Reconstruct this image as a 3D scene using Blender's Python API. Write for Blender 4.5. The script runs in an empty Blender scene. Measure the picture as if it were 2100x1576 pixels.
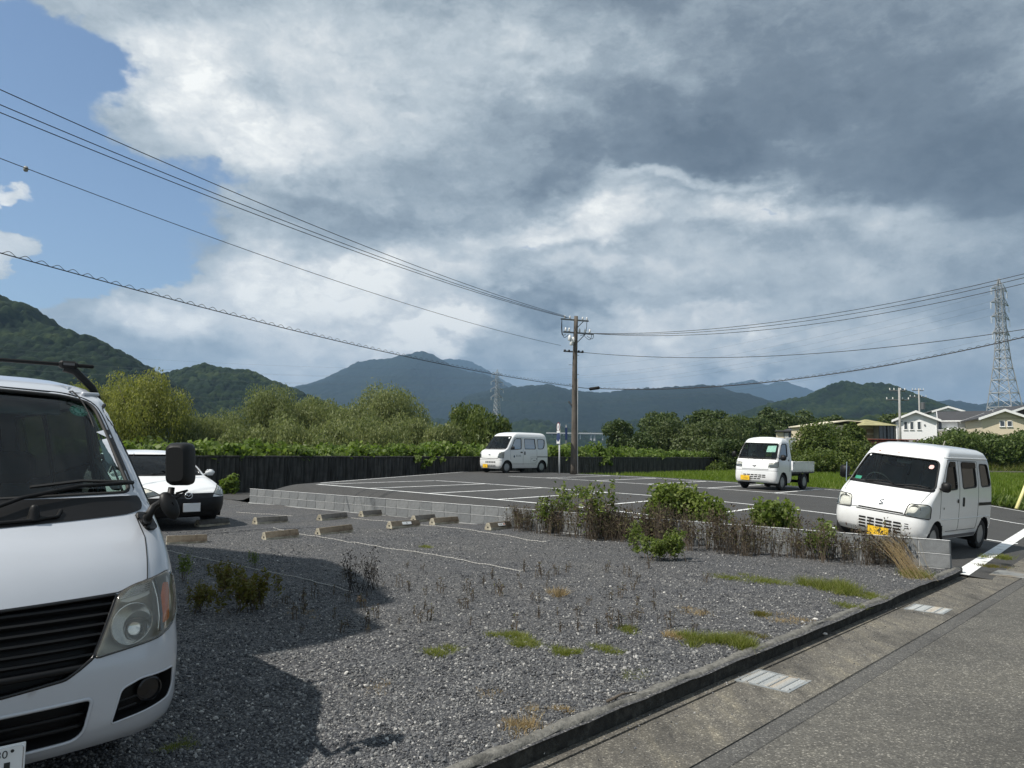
import bpy, math, random
import numpy as np
from math import radians, sin, cos, pi
from mathutils import Vector, Matrix

sc = bpy.context.scene
COL = sc.collection
rng = np.random.default_rng(7)
random.seed(7)

# ------------------------------------------------------------------ camera
FPX, PCX, PCY, CAMZ = 1528.0, 1050.0, 788.0, 1.58
PITCH, ROLL = math.atan(138 / 1528), radians(0.7)
cd = bpy.data.cameras.new('camera')
cam = bpy.data.objects.new('camera', cd)
COL.objects.link(cam)
cd.sensor_fit = 'HORIZONTAL'
cd.sensor_width = 36.0
cd.lens = 36.0 * FPX / 2100.0
cd.clip_start, cd.clip_end = 0.05, 30000.0
cam.location = (0, 0, CAMZ)
cam.rotation_euler = (Matrix.Rotation(pi / 2 + PITCH, 4, 'X') @ Matrix.Rotation(ROLL, 4, 'Z')).to_euler()
sc.camera = cam


def ray(x, y):
    """direction in the world of a point of the photograph (surveying helper)"""
    a, b = x - PCX, y - PCY
    c, s = cos(ROLL), sin(ROLL)
    a, b = a * c + b * s, -a * s + b * c
    d = (a / FPX, 1.0, -b / FPX)
    c, s = cos(PITCH), sin(PITCH)
    return np.array([d[0], d[1] * c - d[2] * s, d[1] * s + d[2] * c])


def unp(x, y, z=0.0):
    d = ray(x, y)
    p = d * ((z - CAMZ) / d[2])
    p[2] += CAMZ
    return p


def at(x, y, Y):
    d = ray(x, y)
    p = d * (Y / d[1])
    p[2] += CAMZ
    return p


# ------------------------------------------------------------------ sun
SUN_AZ, SUN_EL = radians(243.0), radians(54.0)      # clockwise from +Y
sun_dir = Vector((sin(SUN_AZ) * cos(SUN_EL), cos(SUN_AZ) * cos(SUN_EL), sin(SUN_EL)))
sl = bpy.data.lights.new('sun', 'SUN')
sun = bpy.data.objects.new('sun', sl)
COL.objects.link(sun)
sl.energy = 5.0
sl.angle = radians(0.55)
sl.color = (1.0, 0.95, 0.87)
sun.rotation_euler = sun_dir.to_track_quat('Z', 'Y').to_euler()

# ------------------------------------------------------------------ sky
world = bpy.data.worlds.new('World')
sc.world = world
world.use_nodes = True
wt = world.node_tree
wt.nodes.clear()
WN, WL = wt.nodes, wt.links


def wn(t, **kw):
    n = WN.new(t)
    for k, v in kw.items():
        setattr(n, k, v)
    return n


def wset(sock, v):
    if isinstance(v, bpy.types.NodeSocket):
        WL.new(v, sock)
    else:
        sock.default_value = v


def wm(op, a, b=0.0, c=0.0, clamp=False):
    n = wn('ShaderNodeMath', operation=op, use_clamp=clamp)
    for s, v in zip(n.inputs, (a, b, c)):
        wset(s, v)
    return n.outputs[0]


def wv(op, a, b=(0, 0, 0), scale=None):
    n = wn('ShaderNodeVectorMath', operation=op)
    wset(n.inputs[0], a)
    wset(n.inputs[1], b)
    if scale is not None:
        wset(n.inputs['Scale'], scale)
    return n.outputs[1] if op in ('LENGTH', 'DOT_PRODUCT') else n.outputs[0]


def wsmooth(v, a, b, lo=0.0, hi=1.0):
    n = wn('ShaderNodeMapRange', interpolation_type='SMOOTHSTEP')
    wset(n.inputs[0], v)
    for s, q in zip(n.inputs[1:5], (a, b, lo, hi)):
        s.default_value = q
    return n.outputs[0]


def wnoise(vec, scale, detail=6.0, rough=0.55, col=False, lac=2.1):
    n = wn('ShaderNodeTexNoise')
    wset(n.inputs['Vector'], vec)
    n.inputs['Scale'].default_value = scale
    n.inputs['Detail'].default_value = detail
    n.inputs['Roughness'].default_value = rough
    n.inputs['Lacunarity'].default_value = lac
    return n.outputs['Color'] if col else n.outputs['Fac']


geo = wn('ShaderNodeTexCoord').outputs['Generated']
sep = wn('ShaderNodeSeparateXYZ')
WL.new(geo, sep.inputs[0])
dx, dy, dz = sep.outputs
ady = wm('MAXIMUM', wm('ABSOLUTE', dy), 0.12)
comb = wn('ShaderNodeCombineXYZ')
WL.new(wm('DIVIDE', dx, ady), comb.inputs[0])
WL.new(wm('DIVIDE', dz, ady), comb.inputs[1])
tanp = comb.outputs[0]                                  # bearing / height on the sky
squash = wv('MULTIPLY', geo, (1.0, 1.0, 1.7))
w1 = wv('SCALE', wv('SUBTRACT', wnoise(squash, 3.2, 5.0, 0.55, True), (0.5, 0.5, 0.5)), scale=0.34)
w2 = wv('SCALE', wv('SUBTRACT', wnoise(squash, 15.0, 6.0, 0.6, True), (0.5, 0.5, 0.5)), scale=0.075)
tw = wv('ADD', wv('ADD', tanp, w1), w2)


def blobs(lst):
    tot = None
    for (x, y, rx, ry, wgt) in lst:
        d = ray(x, y)
        c = (d[0] / d[1], d[2] / d[1], 0)
        q = wv('MULTIPLY', wv('SUBTRACT', tw, c), (FPX / rx, FPX / ry, 0))
        v = wsmooth(wv('LENGTH', q), 0.25, 1.25, wgt, 0.0)
        tot = v if tot is None else wm('ADD', tot, v)
    return tot


hole = blobs([(40, 300, 250, 300, 1.5), (250, 440, 250, 110, 1.15), (190, 580, 190, 95, 1.2),
              (130, 180, 130, 150, 0.9), (60, 60, 170, 90, 0.35), (110, 660, 190, 70, 1.2), (330, 550, 130, 60, 0.75), (480, 400, 90, 50, 0.5),
              (40, 400, 70, 40, -1.3), (35, 560, 75, 60, -1.3), (225, 690, 70, 38, -0.8), (430, 560, 90, 50, -0.7),
              (1200, 500, 40, 18, 0.45), (1560, 470, 40, 16, 0.5), (350, 660, 120, 70, -1.0)])
lite = blobs([(340, 170, 170, 130, 0.46), (480, 290, 200, 110, 0.34), (640, 230, 280, 150, 0.20), (620, 90, 280, 100, 0.14),
              (890, 695, 150, 60, 0.55), (560, 585, 240, 90, 0.38), (360, 700, 150, 80, 0.48), (820, 590, 320, 90, 0.26), (700, 690, 260, 80, 0.30), (1320, 740, 300, 70, 0.24), (1780, 720, 340, 90, 0.20),
              (1500, 470, 170, 60, 0.34), (1230, 460, 110, 60, 0.30), (1390, 385, 190, 30, 0.26), (1130, 480, 200, 60, 0.18), (960, 520, 240, 80, 0.16),
              (1380, 700, 200, 45, 0.16), (40, 400, 70, 45, 0.45), (30, 560, 90, 70, 0.35), (1770, 450, 200, 50, 0.16), (1350, 590, 260, 60, 0.14),
              (1590, 765, 130, 30, 0.20), (1230, 560, 80, 40, 0.14), (1290, 150, 140, 90, 0.12), (1050, 210, 80, 50, 0.18), (860, 170, 300, 140, 0.10), (1700, 600, 240, 60, 0.10)])
dark = blobs([(1720, 250, 640, 200, 0.31), (1320, 310, 300, 90, 0.22), (2060, 370, 280, 130, 0.20), (1600, 30, 800, 130, 0.20),
              (1120, 60, 260, 140, 0.12), (1090, 690, 170, 46, 0.26), (760, 450, 210, 70, 0.13), (1950, 640, 220, 60, 0.06),
              (930, 340, 180, 80, 0.10), (1900, 560, 200, 50, 0.06), (620, 380, 120, 50, 0.06)])
n_big = wnoise(squash, 2.6, 6.0, 0.56)
n_mid = wnoise(wv('ADD', squash, wv('SCALE', w2, scale=2.2)), 7.5, 8.0, 0.60)
n_fine = wnoise(wv('ADD', squash, wv('SCALE', w1, scale=.5)), 24.0, 6.0, 0.62)
# rounded lobes with dark creases: the look of sunlit cumulus
bil = wm('ABSOLUTE', wm('SUBTRACT', wnoise(wv('ADD', squash, wv('SCALE', w2, scale=.8)), 13.0, 5.0, 0.52), 0.5))
cov = wm('ADD', wm('ADD', wm('MULTIPLY', n_mid, 0.75), wm('MULTIPLY', n_fine, 0.40)), 0.42)
cov = wm('SUBTRACT', cov, hole)
cover = wsmooth(cov, 0.14, 0.66)
bri = wm('ADD', 0.475, wm('MULTIPLY', wm('SUBTRACT', n_mid, 0.5), 0.60))
bri = wm('ADD', bri, wm('MULTIPLY', wm('SUBTRACT', n_fine, 0.5), 0.24))
bri = wm('ADD', bri, wm('MULTIPLY', wm('SUBTRACT', n_big, 0.5), 0.25))
bri = wm('ADD', bri, wm('MULTIPLY', wm('SUBTRACT', bil, 0.10), wm('ADD', 0.15, wm('MULTIPLY', lite, 2.3))))
bri = wm('ADD', bri, lite)
bri = wm('SUBTRACT', bri, dark)
ramp = wn('ShaderNodeValToRGB')
WL.new(bri, ramp.inputs[0])
cr = ramp.color_ramp
cr.elements[0].position, cr.elements[0].color = 0.0, (0.090, 0.115, 0.145, 1)
cr.elements[1].position, cr.elements[1].color = 1.0, (0.90, 0.90, 0.86, 1)
for ps, c in ((0.22, (0.150, 0.185, 0.222)), (0.42, (0.285, 0.335, 0.375)), (0.60, (0.45, 0.50, 0.53)), (0.8, (0.67, 0.69, 0.69))):
    e = cr.elements.new(ps)
    e.color = (*c, 1)
nis = wn('ShaderNodeTexSky', sky_type='NISHITA', sun_disc=False, sun_elevation=SUN_EL, sun_rotation=SUN_AZ, altitude=20.0)
nis.air_density, nis.dust_density, nis.ozone_density = 1.0, 0.6, 2.2
SKY_STRENGTH = 0.105
bg_sky = wn('ShaderNodeBackground')
WL.new(nis.outputs[0], bg_sky.inputs[0])
bg_sky.inputs[1].default_value = SKY_STRENGTH
bg_cl = wn('ShaderNodeBackground')
WL.new(ramp.outputs[0], bg_cl.inputs[0])
bg_cl.inputs[1].default_value = 1.0
mx = wn('ShaderNodeMixShader')
WL.new(cover, mx.inputs[0])
WL.new(bg_sky.outputs[0], mx.inputs[1])
WL.new(bg_cl.outputs[0], mx.inputs[2])
wo = wn('ShaderNodeOutputWorld')
WL.new(mx.outputs[0], wo.inputs[0])

# ------------------------------------------------------------------ exposure and render settings
sc.view_settings.view_transform = 'Standard'
sc.view_settings.look = 'None'
sc.view_settings.exposure = 0.27
sc.view_settings.gamma = 1.0
sc.view_settings.use_curve_mapping = False
sc.render.engine = 'CYCLES'
sc.cycles.use_denoising = True
sc.cycles.max_bounces = 8
sc.cycles.diffuse_bounces = 3
sc.cycles.glossy_bounces = 3
sc.cycles.transparent_max_bounces = 24
sc.cycles.volume_bounces = 0
sc.cycles.sample_clamp_indirect = 6.0

# ------------------------------------------------------------------ mesh helpers
class MB:
    """collects shapes and links them as ONE mesh object"""

    def __init__(s):
        s.v, s.f, s.n = [], [], 0

    def add(s, v, f):
        v = np.asarray(v, float).reshape(-1, 3)
        s.v.append(v)
        s.f.extend([tuple(int(i) + s.n for i in q) for q in f])
        s.n += len(v)
        return s

    def box(s, c, d, rz=0.0, M=None):
        x, y, z = d[0] / 2, d[1] / 2, d[2] / 2
        v = np.array([(-x, -y, -z), (x, -y, -z), (x, y, -z), (-x, y, -z), (-x, -y, z), (x, -y, z), (x, y, z), (-x, y, z)])
        if M is not None:
            v = v @ np.array(M)[:3, :3].T
        elif rz:
            c_, s_ = cos(rz), sin(rz)
            v = v @ np.array([[c_, s_, 0], [-s_, c_, 0], [0, 0, 1]])
        return s.add(v + np.array(c), [(3, 2, 1, 0), (4, 5, 6, 7), (0, 1, 5, 4), (1, 2, 6, 5), (2, 3, 7, 6), (3, 0, 4, 7)])

    def bbox(s, c, d, b=0.02, rz=0.0, M=None):
        """bevelled box"""
        x, y, z = d[0] / 2, d[1] / 2, d[2] / 2
        b = min(b, x * .9, y * .9, z * .9)
        rings = []
        for zz, ins in ((-z, b), (-z + b, 0), (z - b, 0), (z, b)):
            hx, hy = x - ins, y - ins
            k = max(b - ins * .5, b * .5)
            rings.append([(hx, -hy + k, zz), (hx, hy - k, zz), (hx - k, hy, zz), (-hx + k, hy, zz), (-hx, hy - k, zz), (-hx, -hy + k, zz), (-hx + k, -hy, zz), (hx - k, -hy, zz)])
        v = np.array(rings).reshape(-1, 3)
        f = [tuple(range(7, -1, -1)), tuple(range(24, 32))]
        for r in range(3):
            for i in range(8):
                j = (i + 1) % 8
                f.append((r * 8 + i, r * 8 + j, r * 8 + 8 + j, r * 8 + 8 + i))
        if M is not None:
            v = v @ np.array(M)[:3, :3].T
        elif rz:
            c_, s_ = cos(rz), sin(rz)
            v = v @ np.array([[c_, s_, 0], [-s_, c_, 0], [0, 0, 1]])
        return s.add(v + np.array(c), f)

    def bar(s, a, b, r0, r1=None, n=8, cap=True, tw=0.0):
        a, b = np.array(a, float), np.array(b, float)
        r1 = r0 if r1 is None else r1
        d = b - a
        L = np.linalg.norm(d)
        if L < 1e-9:
            return s
        d /= L
        h = np.array([0, 0, 1.]) if abs(d[2]) < .9 else np.array([1., 0, 0])
        e1 = np.cross(d, h)
        e1 /= np.linalg.norm(e1)
        e2 = np.cross(d, e1)
        t = np.arange(n) * 2 * pi / n + tw
        ring = np.outer(np.cos(t), e1) + np.outer(np.sin(t), e2)
        v = np.vstack([a + ring * r0, b + ring * r1])
        f = [(i, (i + 1) % n, n + (i + 1) % n, n + i) for i in range(n)]
        if cap:
            f += [tuple(range(n - 1, -1, -1)), tuple(range(n, 2 * n))]
        return s.add(v, f)

    def tube(s, pts, r, n=6, cap=True, flat=None):
        pts = np.array(pts, float)
        m = len(pts)
        r = np.full(m, r) if np.isscalar(r) else np.array(r)
        t = np.gradient(pts, axis=0)
        t /= np.linalg.norm(t, axis=1)[:, None] + 1e-12
        h = np.array([0, 0, 1.]) if abs(t[0][2]) < .9 else np.array([1., 0, 0])
        e1 = np.cross(t[0], h)
        v = []
        for i in range(m):
            e1 = e1 - t[i] * (e1 @ t[i])
            e1 /= np.linalg.norm(e1) + 1e-12
            e2 = np.cross(t[i], e1)
            a = np.arange(n) * 2 * pi / n
            v.append(pts[i] + r[i] * (np.outer(np.cos(a), e1) + np.outer(np.sin(a), e2)))
        f = [(i * n + j, i * n + (j + 1) % n, (i + 1) * n + (j + 1) % n, (i + 1) * n + j) for i in range(m - 1) for j in range(n)]
        if cap:
            f += [tuple(range(n - 1, -1, -1)), tuple((m - 1) * n + j for j in range(n))]
        return s.add(np.vstack(v), f)

    def lathe(s, prof, n=24, c=(0, 0, 0), axis='z', M=None):
        """prof: list of (radius, height)"""
        t = np.arange(n) * 2 * pi / n
        v = []
        for r, h in prof:
            v.append(np.stack([r * np.cos(t), r * np.sin(t), np.full(n, h)], 1))
        v = np.vstack(v)
        if axis == 'y':
            v = v[:, [0, 2, 1]] * np.array([1, 1, -1])
        if axis == 'x':
            v = v[:, [2, 0, 1]]
        if M is not None:
            v = v @ np.array(M)[:3, :3].T
        m = len(prof)
        f = [(i * n + j, i * n + (j + 1) % n, (i + 1) * n + (j + 1) % n, (i + 1) * n + j) for i in range(m - 1) for j in range(n)]
        if prof[0][0] > 1e-6:
            f.append(tuple(range(n - 1, -1, -1)))
        if prof[-1][0] > 1e-6:
            f.append(tuple((m - 1) * n + j for j in range(n)))
        return s.add(v + np.array(c), f)

    def prism(s, poly, z0, z1):
        n = len(poly)
        v = [(x, y, z0) for x, y in poly] + [(x, y, z1) for x, y in poly]
        f = [tuple(range(n - 1, -1, -1)), tuple(range(n, 2 * n))] + [(i, (i + 1) % n, n + (i + 1) % n, n + i) for i in range(n)]
        return s.add(v, f)

    def quad(s, a, b, c, d):
        return s.add([a, b, c, d], [(0, 1, 2, 3)])

    def grid(s, P):
        """P: array (m, n, 3)"""
        m, n = P.shape[:2]
        f = [(i * n + j, i * n + j + 1, (i + 1) * n + j + 1, (i + 1) * n + j) for i in range(m - 1) for j in range(n - 1)]
        return s.add(P.reshape(-1, 3), f)

    def mesh(s, name, mat, smooth=False):
        me = bpy.data.meshes.new(name)
        v = np.vstack(s.v) if s.v else np.zeros((0, 3))
        me.from_pydata(v.tolist(), [], s.f)
        if smooth:
            me.polygons.foreach_set('use_smooth', [True] * len(me.polygons))
        for m in (mat if isinstance(mat, (list, tuple)) else [mat]):
            me.materials.append(m)
        me.update()
        return me

    def build(s, name, mat, parent=None, smooth=False, loc=None, auto=None):
        me = s.mesh(name, mat, smooth or auto is not None)
        if auto is not None:
            sharp(me, auto)
        return link(name, me, parent, loc)


def sharp(me, deg):
    """smooth shading with edges sharper than deg kept crisp"""
    import bmesh
    bm = bmesh.new()
    bm.from_mesh(me)
    lim = radians(deg)
    for e in bm.edges:
        e.smooth = not (len(e.link_faces) == 2 and e.calc_face_angle(0) > lim)
    bm.to_mesh(me)
    bm.free()


def link(name, me, parent=None, loc=None):
    o = bpy.data.objects.new(name, me)
    COL.objects.link(o)
    if parent is not None:
        o.parent = parent
    if loc is not None:
        o.location = loc
    return o


def np_mesh(name, verts, quads, mat, smooth=False, k=4, attrs=None, colattr=None):
    """fast mesh from arrays of equal polygons"""
    me = bpy.data.meshes.new(name)
    nv, nf = len(verts), len(quads)
    me.vertices.add(nv)
    me.vertices.foreach_set('co', np.asarray(verts, np.float32).ravel())
    me.loops.add(nf * k)
    me.loops.foreach_set('vertex_index', np.asarray(quads, np.int32).ravel())
    me.polygons.add(nf)
    me.polygons.foreach_set('loop_start', np.arange(0, nf * k, k, dtype=np.int32))
    me.polygons.foreach_set('loop_total', np.full(nf, k, np.int32))
    if smooth:
        me.polygons.foreach_set('use_smooth', np.ones(nf, bool))
    me.update(calc_edges=True)
    for m in (mat if isinstance(mat, (list, tuple)) else [mat]):
        me.materials.append(m)
    for nm, (dom, arr) in (attrs or {}).items():
        a = me.attributes.new(nm, 'FLOAT', dom)
        a.data.foreach_set('value', np.asarray(arr, np.float32))
    me.validate()
    return me


def tag(o, label=None, cat=None, group=None, kind=None):
    if label:
        o['label'] = label
    if cat:
        o['category'] = cat
    if group:
        o['group'] = group
    if kind:
        o['kind'] = kind
    return o


def empty(name, loc=(0, 0, 0), rz=0.0, label=None, cat=None, group=None, M=None):
    o = bpy.data.objects.new(name, None)
    o.empty_display_size = 0.2
    COL.objects.link(o)
    if M is not None:
        o.matrix_world = M
    else:
        o.location = loc
        o.rotation_euler = (0, 0, rz)
    return tag(o, label, cat, group)


def copy_tree(o, parent=None):
    c = o.copy()
    COL.objects.link(c)
    if parent is not None:
        c.parent = parent
    for ch in list(o.children):
        copy_tree(ch, c)
    return c


def text_mesh(txt, size, mat, name='lettering', depth=0.0):
    cu = bpy.data.curves.new('tmp_text', 'FONT')
    cu.body = txt
    cu.size = size
    cu.align_x, cu.align_y = 'CENTER', 'CENTER'
    cu.extrude = depth
    cu.resolution_u = 3
    o = bpy.data.objects.new('tmp_text', cu)
    COL.objects.link(o)
    dg = bpy.context.evaluated_depsgraph_get()
    me = bpy.data.meshes.new_from_object(o.evaluated_get(dg))
    bpy.data.objects.remove(o)
    bpy.data.curves.remove(cu)
    me.name = name
    me.materials.clear()
    me.materials.append(mat)
    return me


# ------------------------------------------------------------------ materials
def new_mat(name):
    m = bpy.data.materials.new(name)
    m.use_nodes = True
    nt = m.node_tree
    b = nt.nodes['Principled BSDF']
    return m, nt, b


def nd(nt, t, **kw):
    n = nt.nodes.new(t)
    for k, v in kw.items():
        setattr(n, k, v)
    return n


def noise_node(nt, scale, detail=5, rough=.6, vec=None, coord='Object'):
    n = nd(nt, 'ShaderNodeTexNoise')
    n.inputs['Scale'].default_value = scale
    n.inputs['Detail'].default_value = detail
    n.inputs['Roughness'].default_value = rough
    if vec is None:
        vec = nd(nt, 'ShaderNodeTexCoord').outputs[coord]
    nt.links.new(vec, n.inputs['Vector'])
    return n


def ramp_node(nt, fac, stops):
    r = nd(nt, 'ShaderNodeValToRGB')
    nt.links.new(fac, r.inputs[0])
    el = r.color_ramp.elements
    while len(el) < len(stops):
        el.new(0.5)
    for e, (p, c) in zip(el, stops):
        e.position = p
        e.color = (*c, 1) if len(c) == 3 else c
    return r.outputs[0]


def mixc(nt, fac, a, b, mode='MIX'):
    n = nd(nt, 'ShaderNodeMix', data_type='RGBA', blend_type=mode)
    for s, v in ((n.inputs[0], fac), (n.inputs[6], a), (n.inputs[7], b)):
        if isinstance(v, bpy.types.NodeSocket):
            nt.links.new(v, s)
        elif isinstance(v, (int, float)):
            s.default_value = v
        else:
            s.default_value = (*v, 1)
    return n.outputs[2]


def bump(nt, b, h, strength=.3, dist=.01):
    n = nd(nt, 'ShaderNodeBump')
    n.inputs['Strength'].default_value = strength
    n.inputs['Distance'].default_value = dist
    nt.links.new(h, n.inputs['Height'])
    nt.links.new(n.outputs[0], b.inputs['Normal'])


def simple(name, c, rough=.5, metal=0.0, var=.12, scale=6.0, spec=.5, bmp=0.0, bscale=60., coat=0.0, dirt=None, dscale=2.0):
    """plain material with a little tone variation and optional relief / dirt"""
    m, nt, b = new_mat(name)
    b.inputs['Roughness'].default_value = rough
    b.inputs['Metallic'].default_value = metal
    b.inputs['Specular IOR Level'].default_value = spec
    b.inputs['Coat Weight'].default_value = coat
    b.inputs['Coat Roughness'].default_value = .05
    n = noise_node(nt, scale)
    lo = tuple(max(0, x * (1 - var)) for x in c)
    hi = tuple(min(1, x * (1 + var)) for x in c)
    col = ramp_node(nt, n.outputs['Fac'], [(.3, lo), (.7, hi)])
    if dirt is not None:
        d = noise_node(nt, dscale, 8, .65)
        f = ramp_node(nt, d.outputs['Fac'], [(.50, (0, 0, 0)), (.68, (1, 1, 1))])
        col = mixc(nt, f, col, dirt)
    nt.links.new(col, b.inputs['Base Color'])
    if bmp:
        bn = noise_node(nt, bscale, 6, .6)
        bump(nt, b, bn.outputs['Fac'], bmp, .01)
    return m


def glass(name, tint=(.75, .85, .82), refl=1.0, rough=0.0, haze=None):
    m, nt, b = new_mat(name)
    nt.nodes.remove(b)
    out = nt.nodes['Material Output']
    tr = nd(nt, 'ShaderNodeBsdfTransparent')
    tr.inputs[0].default_value = (*tint, 1)
    gl = nd(nt, 'ShaderNodeBsdfGlossy')
    gl.inputs['Roughness'].default_value = rough
    gl.inputs[0].default_value = (refl, refl, refl, 1)
    fr = nd(nt, 'ShaderNodeFresnel')
    fr.inputs[0].default_value = 1.5
    mu = nd(nt, 'ShaderNodeMath', operation='MULTIPLY_ADD')
    nt.links.new(fr.outputs[0], mu.inputs[0])
    mu.inputs[1].default_value = 1.0
    mu.inputs[2].default_value = .02
    mx_ = nd(nt, 'ShaderNodeMixShader')
    nt.links.new(mu.outputs[0], mx_.inputs[0])
    base = tr.outputs[0]
    if haze:                                             # clouded, weathered plastic
        df = nd(nt, 'ShaderNodeBsdfDiffuse')
        df.inputs[0].default_value = (*haze[1], 1)
        hn = noise_node(nt, 14, 5, .6)
        hm = nd(nt, 'ShaderNodeMath', operation='MULTIPLY')
        nt.links.new(hn.outputs['Fac'], hm.inputs[0])
        hm.inputs[1].default_value = haze[0] * 2
        mh_ = nd(nt, 'ShaderNodeMixShader')
        nt.links.new(hm.outputs[0], mh_.inputs[0])
        nt.links.new(tr.outputs[0], mh_.inputs[1])
        nt.links.new(df.outputs[0], mh_.inputs[2])
        base = mh_.outputs[0]
    nt.links.new(base, mx_.inputs[1])
    nt.links.new(gl.outputs[0], mx_.inputs[2])
    nt.links.new(mx_.outputs[0], out.inputs[0])
    return m


def leaf_mat(name, cols, trans=.35, rough=.55, attr=True):
    """foliage: colour by a per-leaf random value, part of the light passes through"""
    m, nt, b = new_mat(name)
    out = nt.nodes['Material Output']
    at_ = nd(nt, 'ShaderNodeAttribute', attribute_name='rnd')
    k = len(cols)
    col = ramp_node(nt, at_.outputs['Fac'], [(i / (k - 1) if k > 1 else 0, c) for i, c in enumerate(cols)])
    nt.links.new(col, b.inputs['Base Color'])
    b.inputs['Roughness'].default_value = rough
    b.inputs['Specular IOR Level'].default_value = .3
    tl = nd(nt, 'ShaderNodeBsdfTranslucent')
    hs = nd(nt, 'ShaderNodeHueSaturation')
    hs.inputs['Value'].default_value = 1.5
    hs.inputs['Saturation'].default_value = 1.1
    nt.links.new(col, hs.inputs['Color'])
    nt.links.new(hs.outputs[0], tl.inputs[0])
    mx_ = nd(nt, 'ShaderNodeMixShader')
    mx_.inputs[0].default_value = trans
    nt.links.new(b.outputs[0], mx_.inputs[1])
    nt.links.new(tl.outputs[0], mx_.inputs[2])
    nt.links.new(mx_.outputs[0], out.inputs[0])
    return m


def pchip(xs, ys):
    """monotone cubic through control points"""
    xs, ys = np.array(xs, float), np.array(ys, float)
    h = np.diff(xs)
    d = np.diff(ys) / h
    m = np.zeros(len(xs))
    m[0], m[-1] = d[0], d[-1]
    for i in range(1, len(xs) - 1):
        if d[i - 1] * d[i] > 0:
            w1_, w2_ = 2 * h[i] + h[i - 1], h[i] + 2 * h[i - 1]
            m[i] = (w1_ + w2_) / (w1_ / d[i - 1] + w2_ / d[i])

    def f(x):
        x = np.asarray(x, float)
        i = np.clip(np.searchsorted(xs, x) - 1, 0, len(xs) - 2)
        t = np.clip((x - xs[i]) / h[i], 0, 1)
        return (ys[i] * (1 + 2 * t) * (1 - t) ** 2 + m[i] * h[i] * t * (1 - t) ** 2 + ys[i + 1] * t * t * (3 - 2 * t) + m[i + 1] * h[i] * t * t * (t - 1))
    return f


def lin(xs, ys):
    return lambda x: np.interp(x, xs, ys)


def vnoise(x, y, seed=0):
    """smooth value noise, vectorised"""
    xi, yi = np.floor(x).astype(np.int64), np.floor(y).astype(np.int64)
    fx, fy = x - xi, y - yi
    fx, fy = fx * fx * (3 - 2 * fx), fy * fy * (3 - 2 * fy)

    def h(a, b):
        n = (a * 374761393 + b * 668265263 + seed * 974711) & 0x7fffffff
        n = ((n ^ (n >> 13)) * 1274126177) & 0x7fffffff
        return ((n ^ (n >> 16)) & 0xffff) / 65535.0
    return (h(xi, yi) * (1 - fx) + h(xi + 1, yi) * fx) * (1 - fy) + (h(xi, yi + 1) * (1 - fx) + h(xi + 1, yi + 1) * fx) * fy


def fbm(x, y, oct=4, seed=0):
    t, a, s_ = 0, 1, 0
    for o in range(oct):
        t = t + a * (vnoise(x * 2 ** o, y * 2 ** o, seed + o) - .5)
        s_ += a
        a *= .5
    return t / s_ * 2

# ------------------------------------------------------------------ vehicle shells
def rpoly(pts, r=.05, seg=5):
    """polygon with rounded corners; r may be one radius or one per corner"""
    pts = [np.array(p, float) for p in pts]
    n = len(pts)
    rs = [r] * n if np.isscalar(r) else r
    out = []
    for i in range(n):
        p, a, b = pts[i], pts[i - 1], pts[(i + 1) % n]
        da, db = a - p, b - p
        la, lb = np.linalg.norm(da), np.linalg.norm(db)
        q = min(rs[i], la * .45, lb * .45)
        if q < 1e-4:
            out.append(p)
            continue
        s, e = p + da / la * q, p + db / lb * q
        for t in np.linspace(0, 1, seg + 1):
            out.append((1 - t) ** 2 * s + 2 * t * (1 - t) * p + t * t * e)
    return np.array(out)


def inside(poly, P):
    x, y = P[:, 0], P[:, 1]
    r = np.zeros(len(P), bool)
    a = poly
    b = np.roll(poly, -1, 0)
    for (x0, y0), (x1, y1) in zip(a, b):
        c = ((y0 > y) != (y1 > y))
        if y1 != y0:
            r ^= c & (x < (x1 - x0) * (y - y0) / (y1 - y0) + x0)
    return r


def nearest(poly, P):
    """nearest boundary point and its distance"""
    best = np.full(len(P), 1e9)
    Q = P.copy()
    a = poly
    b = np.roll(poly, -1, 0)
    for p, q in zip(a, b):
        d = q - p
        L = d @ d
        if L < 1e-12:
            continue
        t = np.clip(((P - p) @ d) / L, 0, 1)
        c = p + t[:, None] * d
        ds = np.linalg.norm(P - c, axis=1)
        k = ds < best
        best[k] = ds[k]
        Q[k] = c[k]
    return Q, best


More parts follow.
